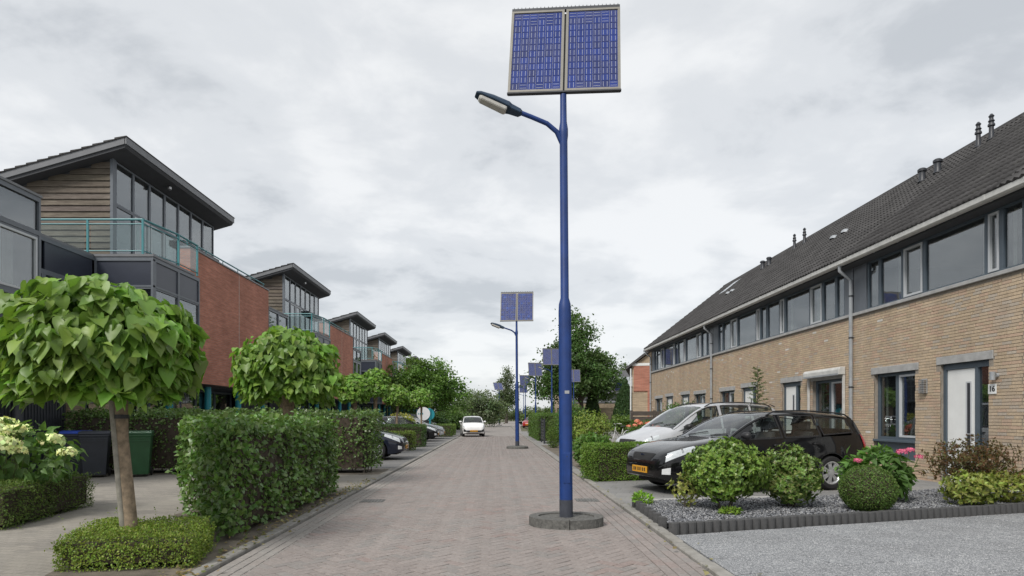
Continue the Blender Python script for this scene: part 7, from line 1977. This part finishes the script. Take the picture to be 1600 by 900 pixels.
# ------------------------------------------------------------------ grey roofed row far behind, facing the camera
plain('far_roof', (0.09, 0.09, 0.095), 0.8, 0.15, 1.5)
for i in range(4):
    x0 = 8.5 + i * 6.0; y0 = 84.0
    b = thing('far_house', ['far grey roofed house behind the dark tree trunk', 'far grey roofed house between the two conical thujas', 'far grey roofed house with solar panels left of the gable house', 'farthest right house of the grey roofed row, behind the gable house'][i], 'house', (x0 + 3, y0, 0), 0, 'grey roofed houses at the far end')
    bx('wall', x0 + 0.01, x0 + 5.99, y0, y0 + 8, 0, 4.6, 'tan_brick_far', b)
    bx('upper_band', x0 + 0.01, x0 + 5.99, y0 - 0.05, y0 - 0.002, 3.2, 4.6, 'fascia_grey', b)
    rf = MB().prism([(y0 - 0.5, 4.5), (y0 + 4.5, 7.9), (y0 + 9, 4.5)], x0, x0 + 6, 'x').build('roof', 'far_roof', b)
    for k_ in range(3): win(b, 'y', y0 - 0.08, -1, x0 + 0.5 + k_ * 1.8, x0 + 1.9 + k_ * 1.8, 3.35, 4.5, 'white_frame', 0.09, 0.1)
    for k_ in range(2): win(b, 'y', y0 - 0.03, -1, x0 + 0.8 + k_ * 2.6, x0 + 2.4 + k_ * 2.6, 0.7, 2.3, 'white_frame', 0.09, 0.1)
    if i in (1, 2):
        for k_ in range(2):
            ux = x0 + 1.0 + k_ * 2.0
            MB().prism([(y0 + 0.6, 5.45), (y0 + 2.6, 6.8), (y0 + 2.55, 6.87), (y0 + 0.55, 5.52)], ux, ux + 1.7, 'x').build('roof_solar_panel', 'zinc', rf)
# garden wall / sheds in front of the row
for i in range(5):
    bx('garden_wall', 7.5 + i * 4.0, 11.4 + i * 4.0, 77.5, 77.75, 0, 2.5, 'tan_brick_far', None)
    o = bpy.context.scene.objects[-1] if False else None
for i, o in enumerate([q for q in bpy.data.objects if q.name.startswith('garden_wall')]):
    o['label'] = ['tan garden wall left of the dark tree trunk', 'tan garden wall right of the dark tree trunk', 'tan garden wall between the thujas', 'tan garden wall behind the right thuja', 'tan garden wall behind the gable house'][i]; o['category'] = 'wall'; o['group'] = 'garden walls before the far row'
# far crossing: white blocks across the street where it bends
for i in range(8):
    o = bx('crossing_block', -1.9 + i * 0.62, -1.55 + i * 0.62, 92.0, 92.6, 0.004, 0.05, 'white_paint', None, 0.01)
    o['label'] = ['first', 'second', 'third', 'fourth', 'fifth', 'sixth', 'seventh', 'eighth'][i] + ' from the left of the small white blocks across the far street'; o['category'] = 'road marker'; o['group'] = 'white blocks across the far street'
# front gravel patches on the right pavement strip
stones_poly = [Vector((2.2, 14.75, 0)), Vector((3.4, 15.1, 0)), Vector((3.4, 16.1, 0)), Vector((2.2, 15.8, 0))]
gp_ = thing('gravel_patch', 'pale gravel patch beside the clipped hedge on the right', 'gravel', (2.8, 15.4, 0)); 
gp_['kind'] = 'stuff'
stones('gravel', stones_poly, 0.03, 2500, 0.014, 0.026, [(0.4, 0.4, 0.39), (0.3, 0.3, 0.3), (0.5, 0.5, 0.48)], gp_, 9)
# far planting soil on the right
sheet('garden_soil', [(2.2, 16.4), (4.9, 16.9), (5.2, 24), (6.8, 24), (6.8, 31), (2.2, 31)], 0.024, 'dirt', 'dark planted soil of the front gardens on the right')
sheet('grass_verge', [(3.3, 47), (9.3, 47), (30, 80), (14, 180), (6, 180), (3.9, 90)], 0.0, 'ground_soil', 'grassy verge along the right side of the far street')
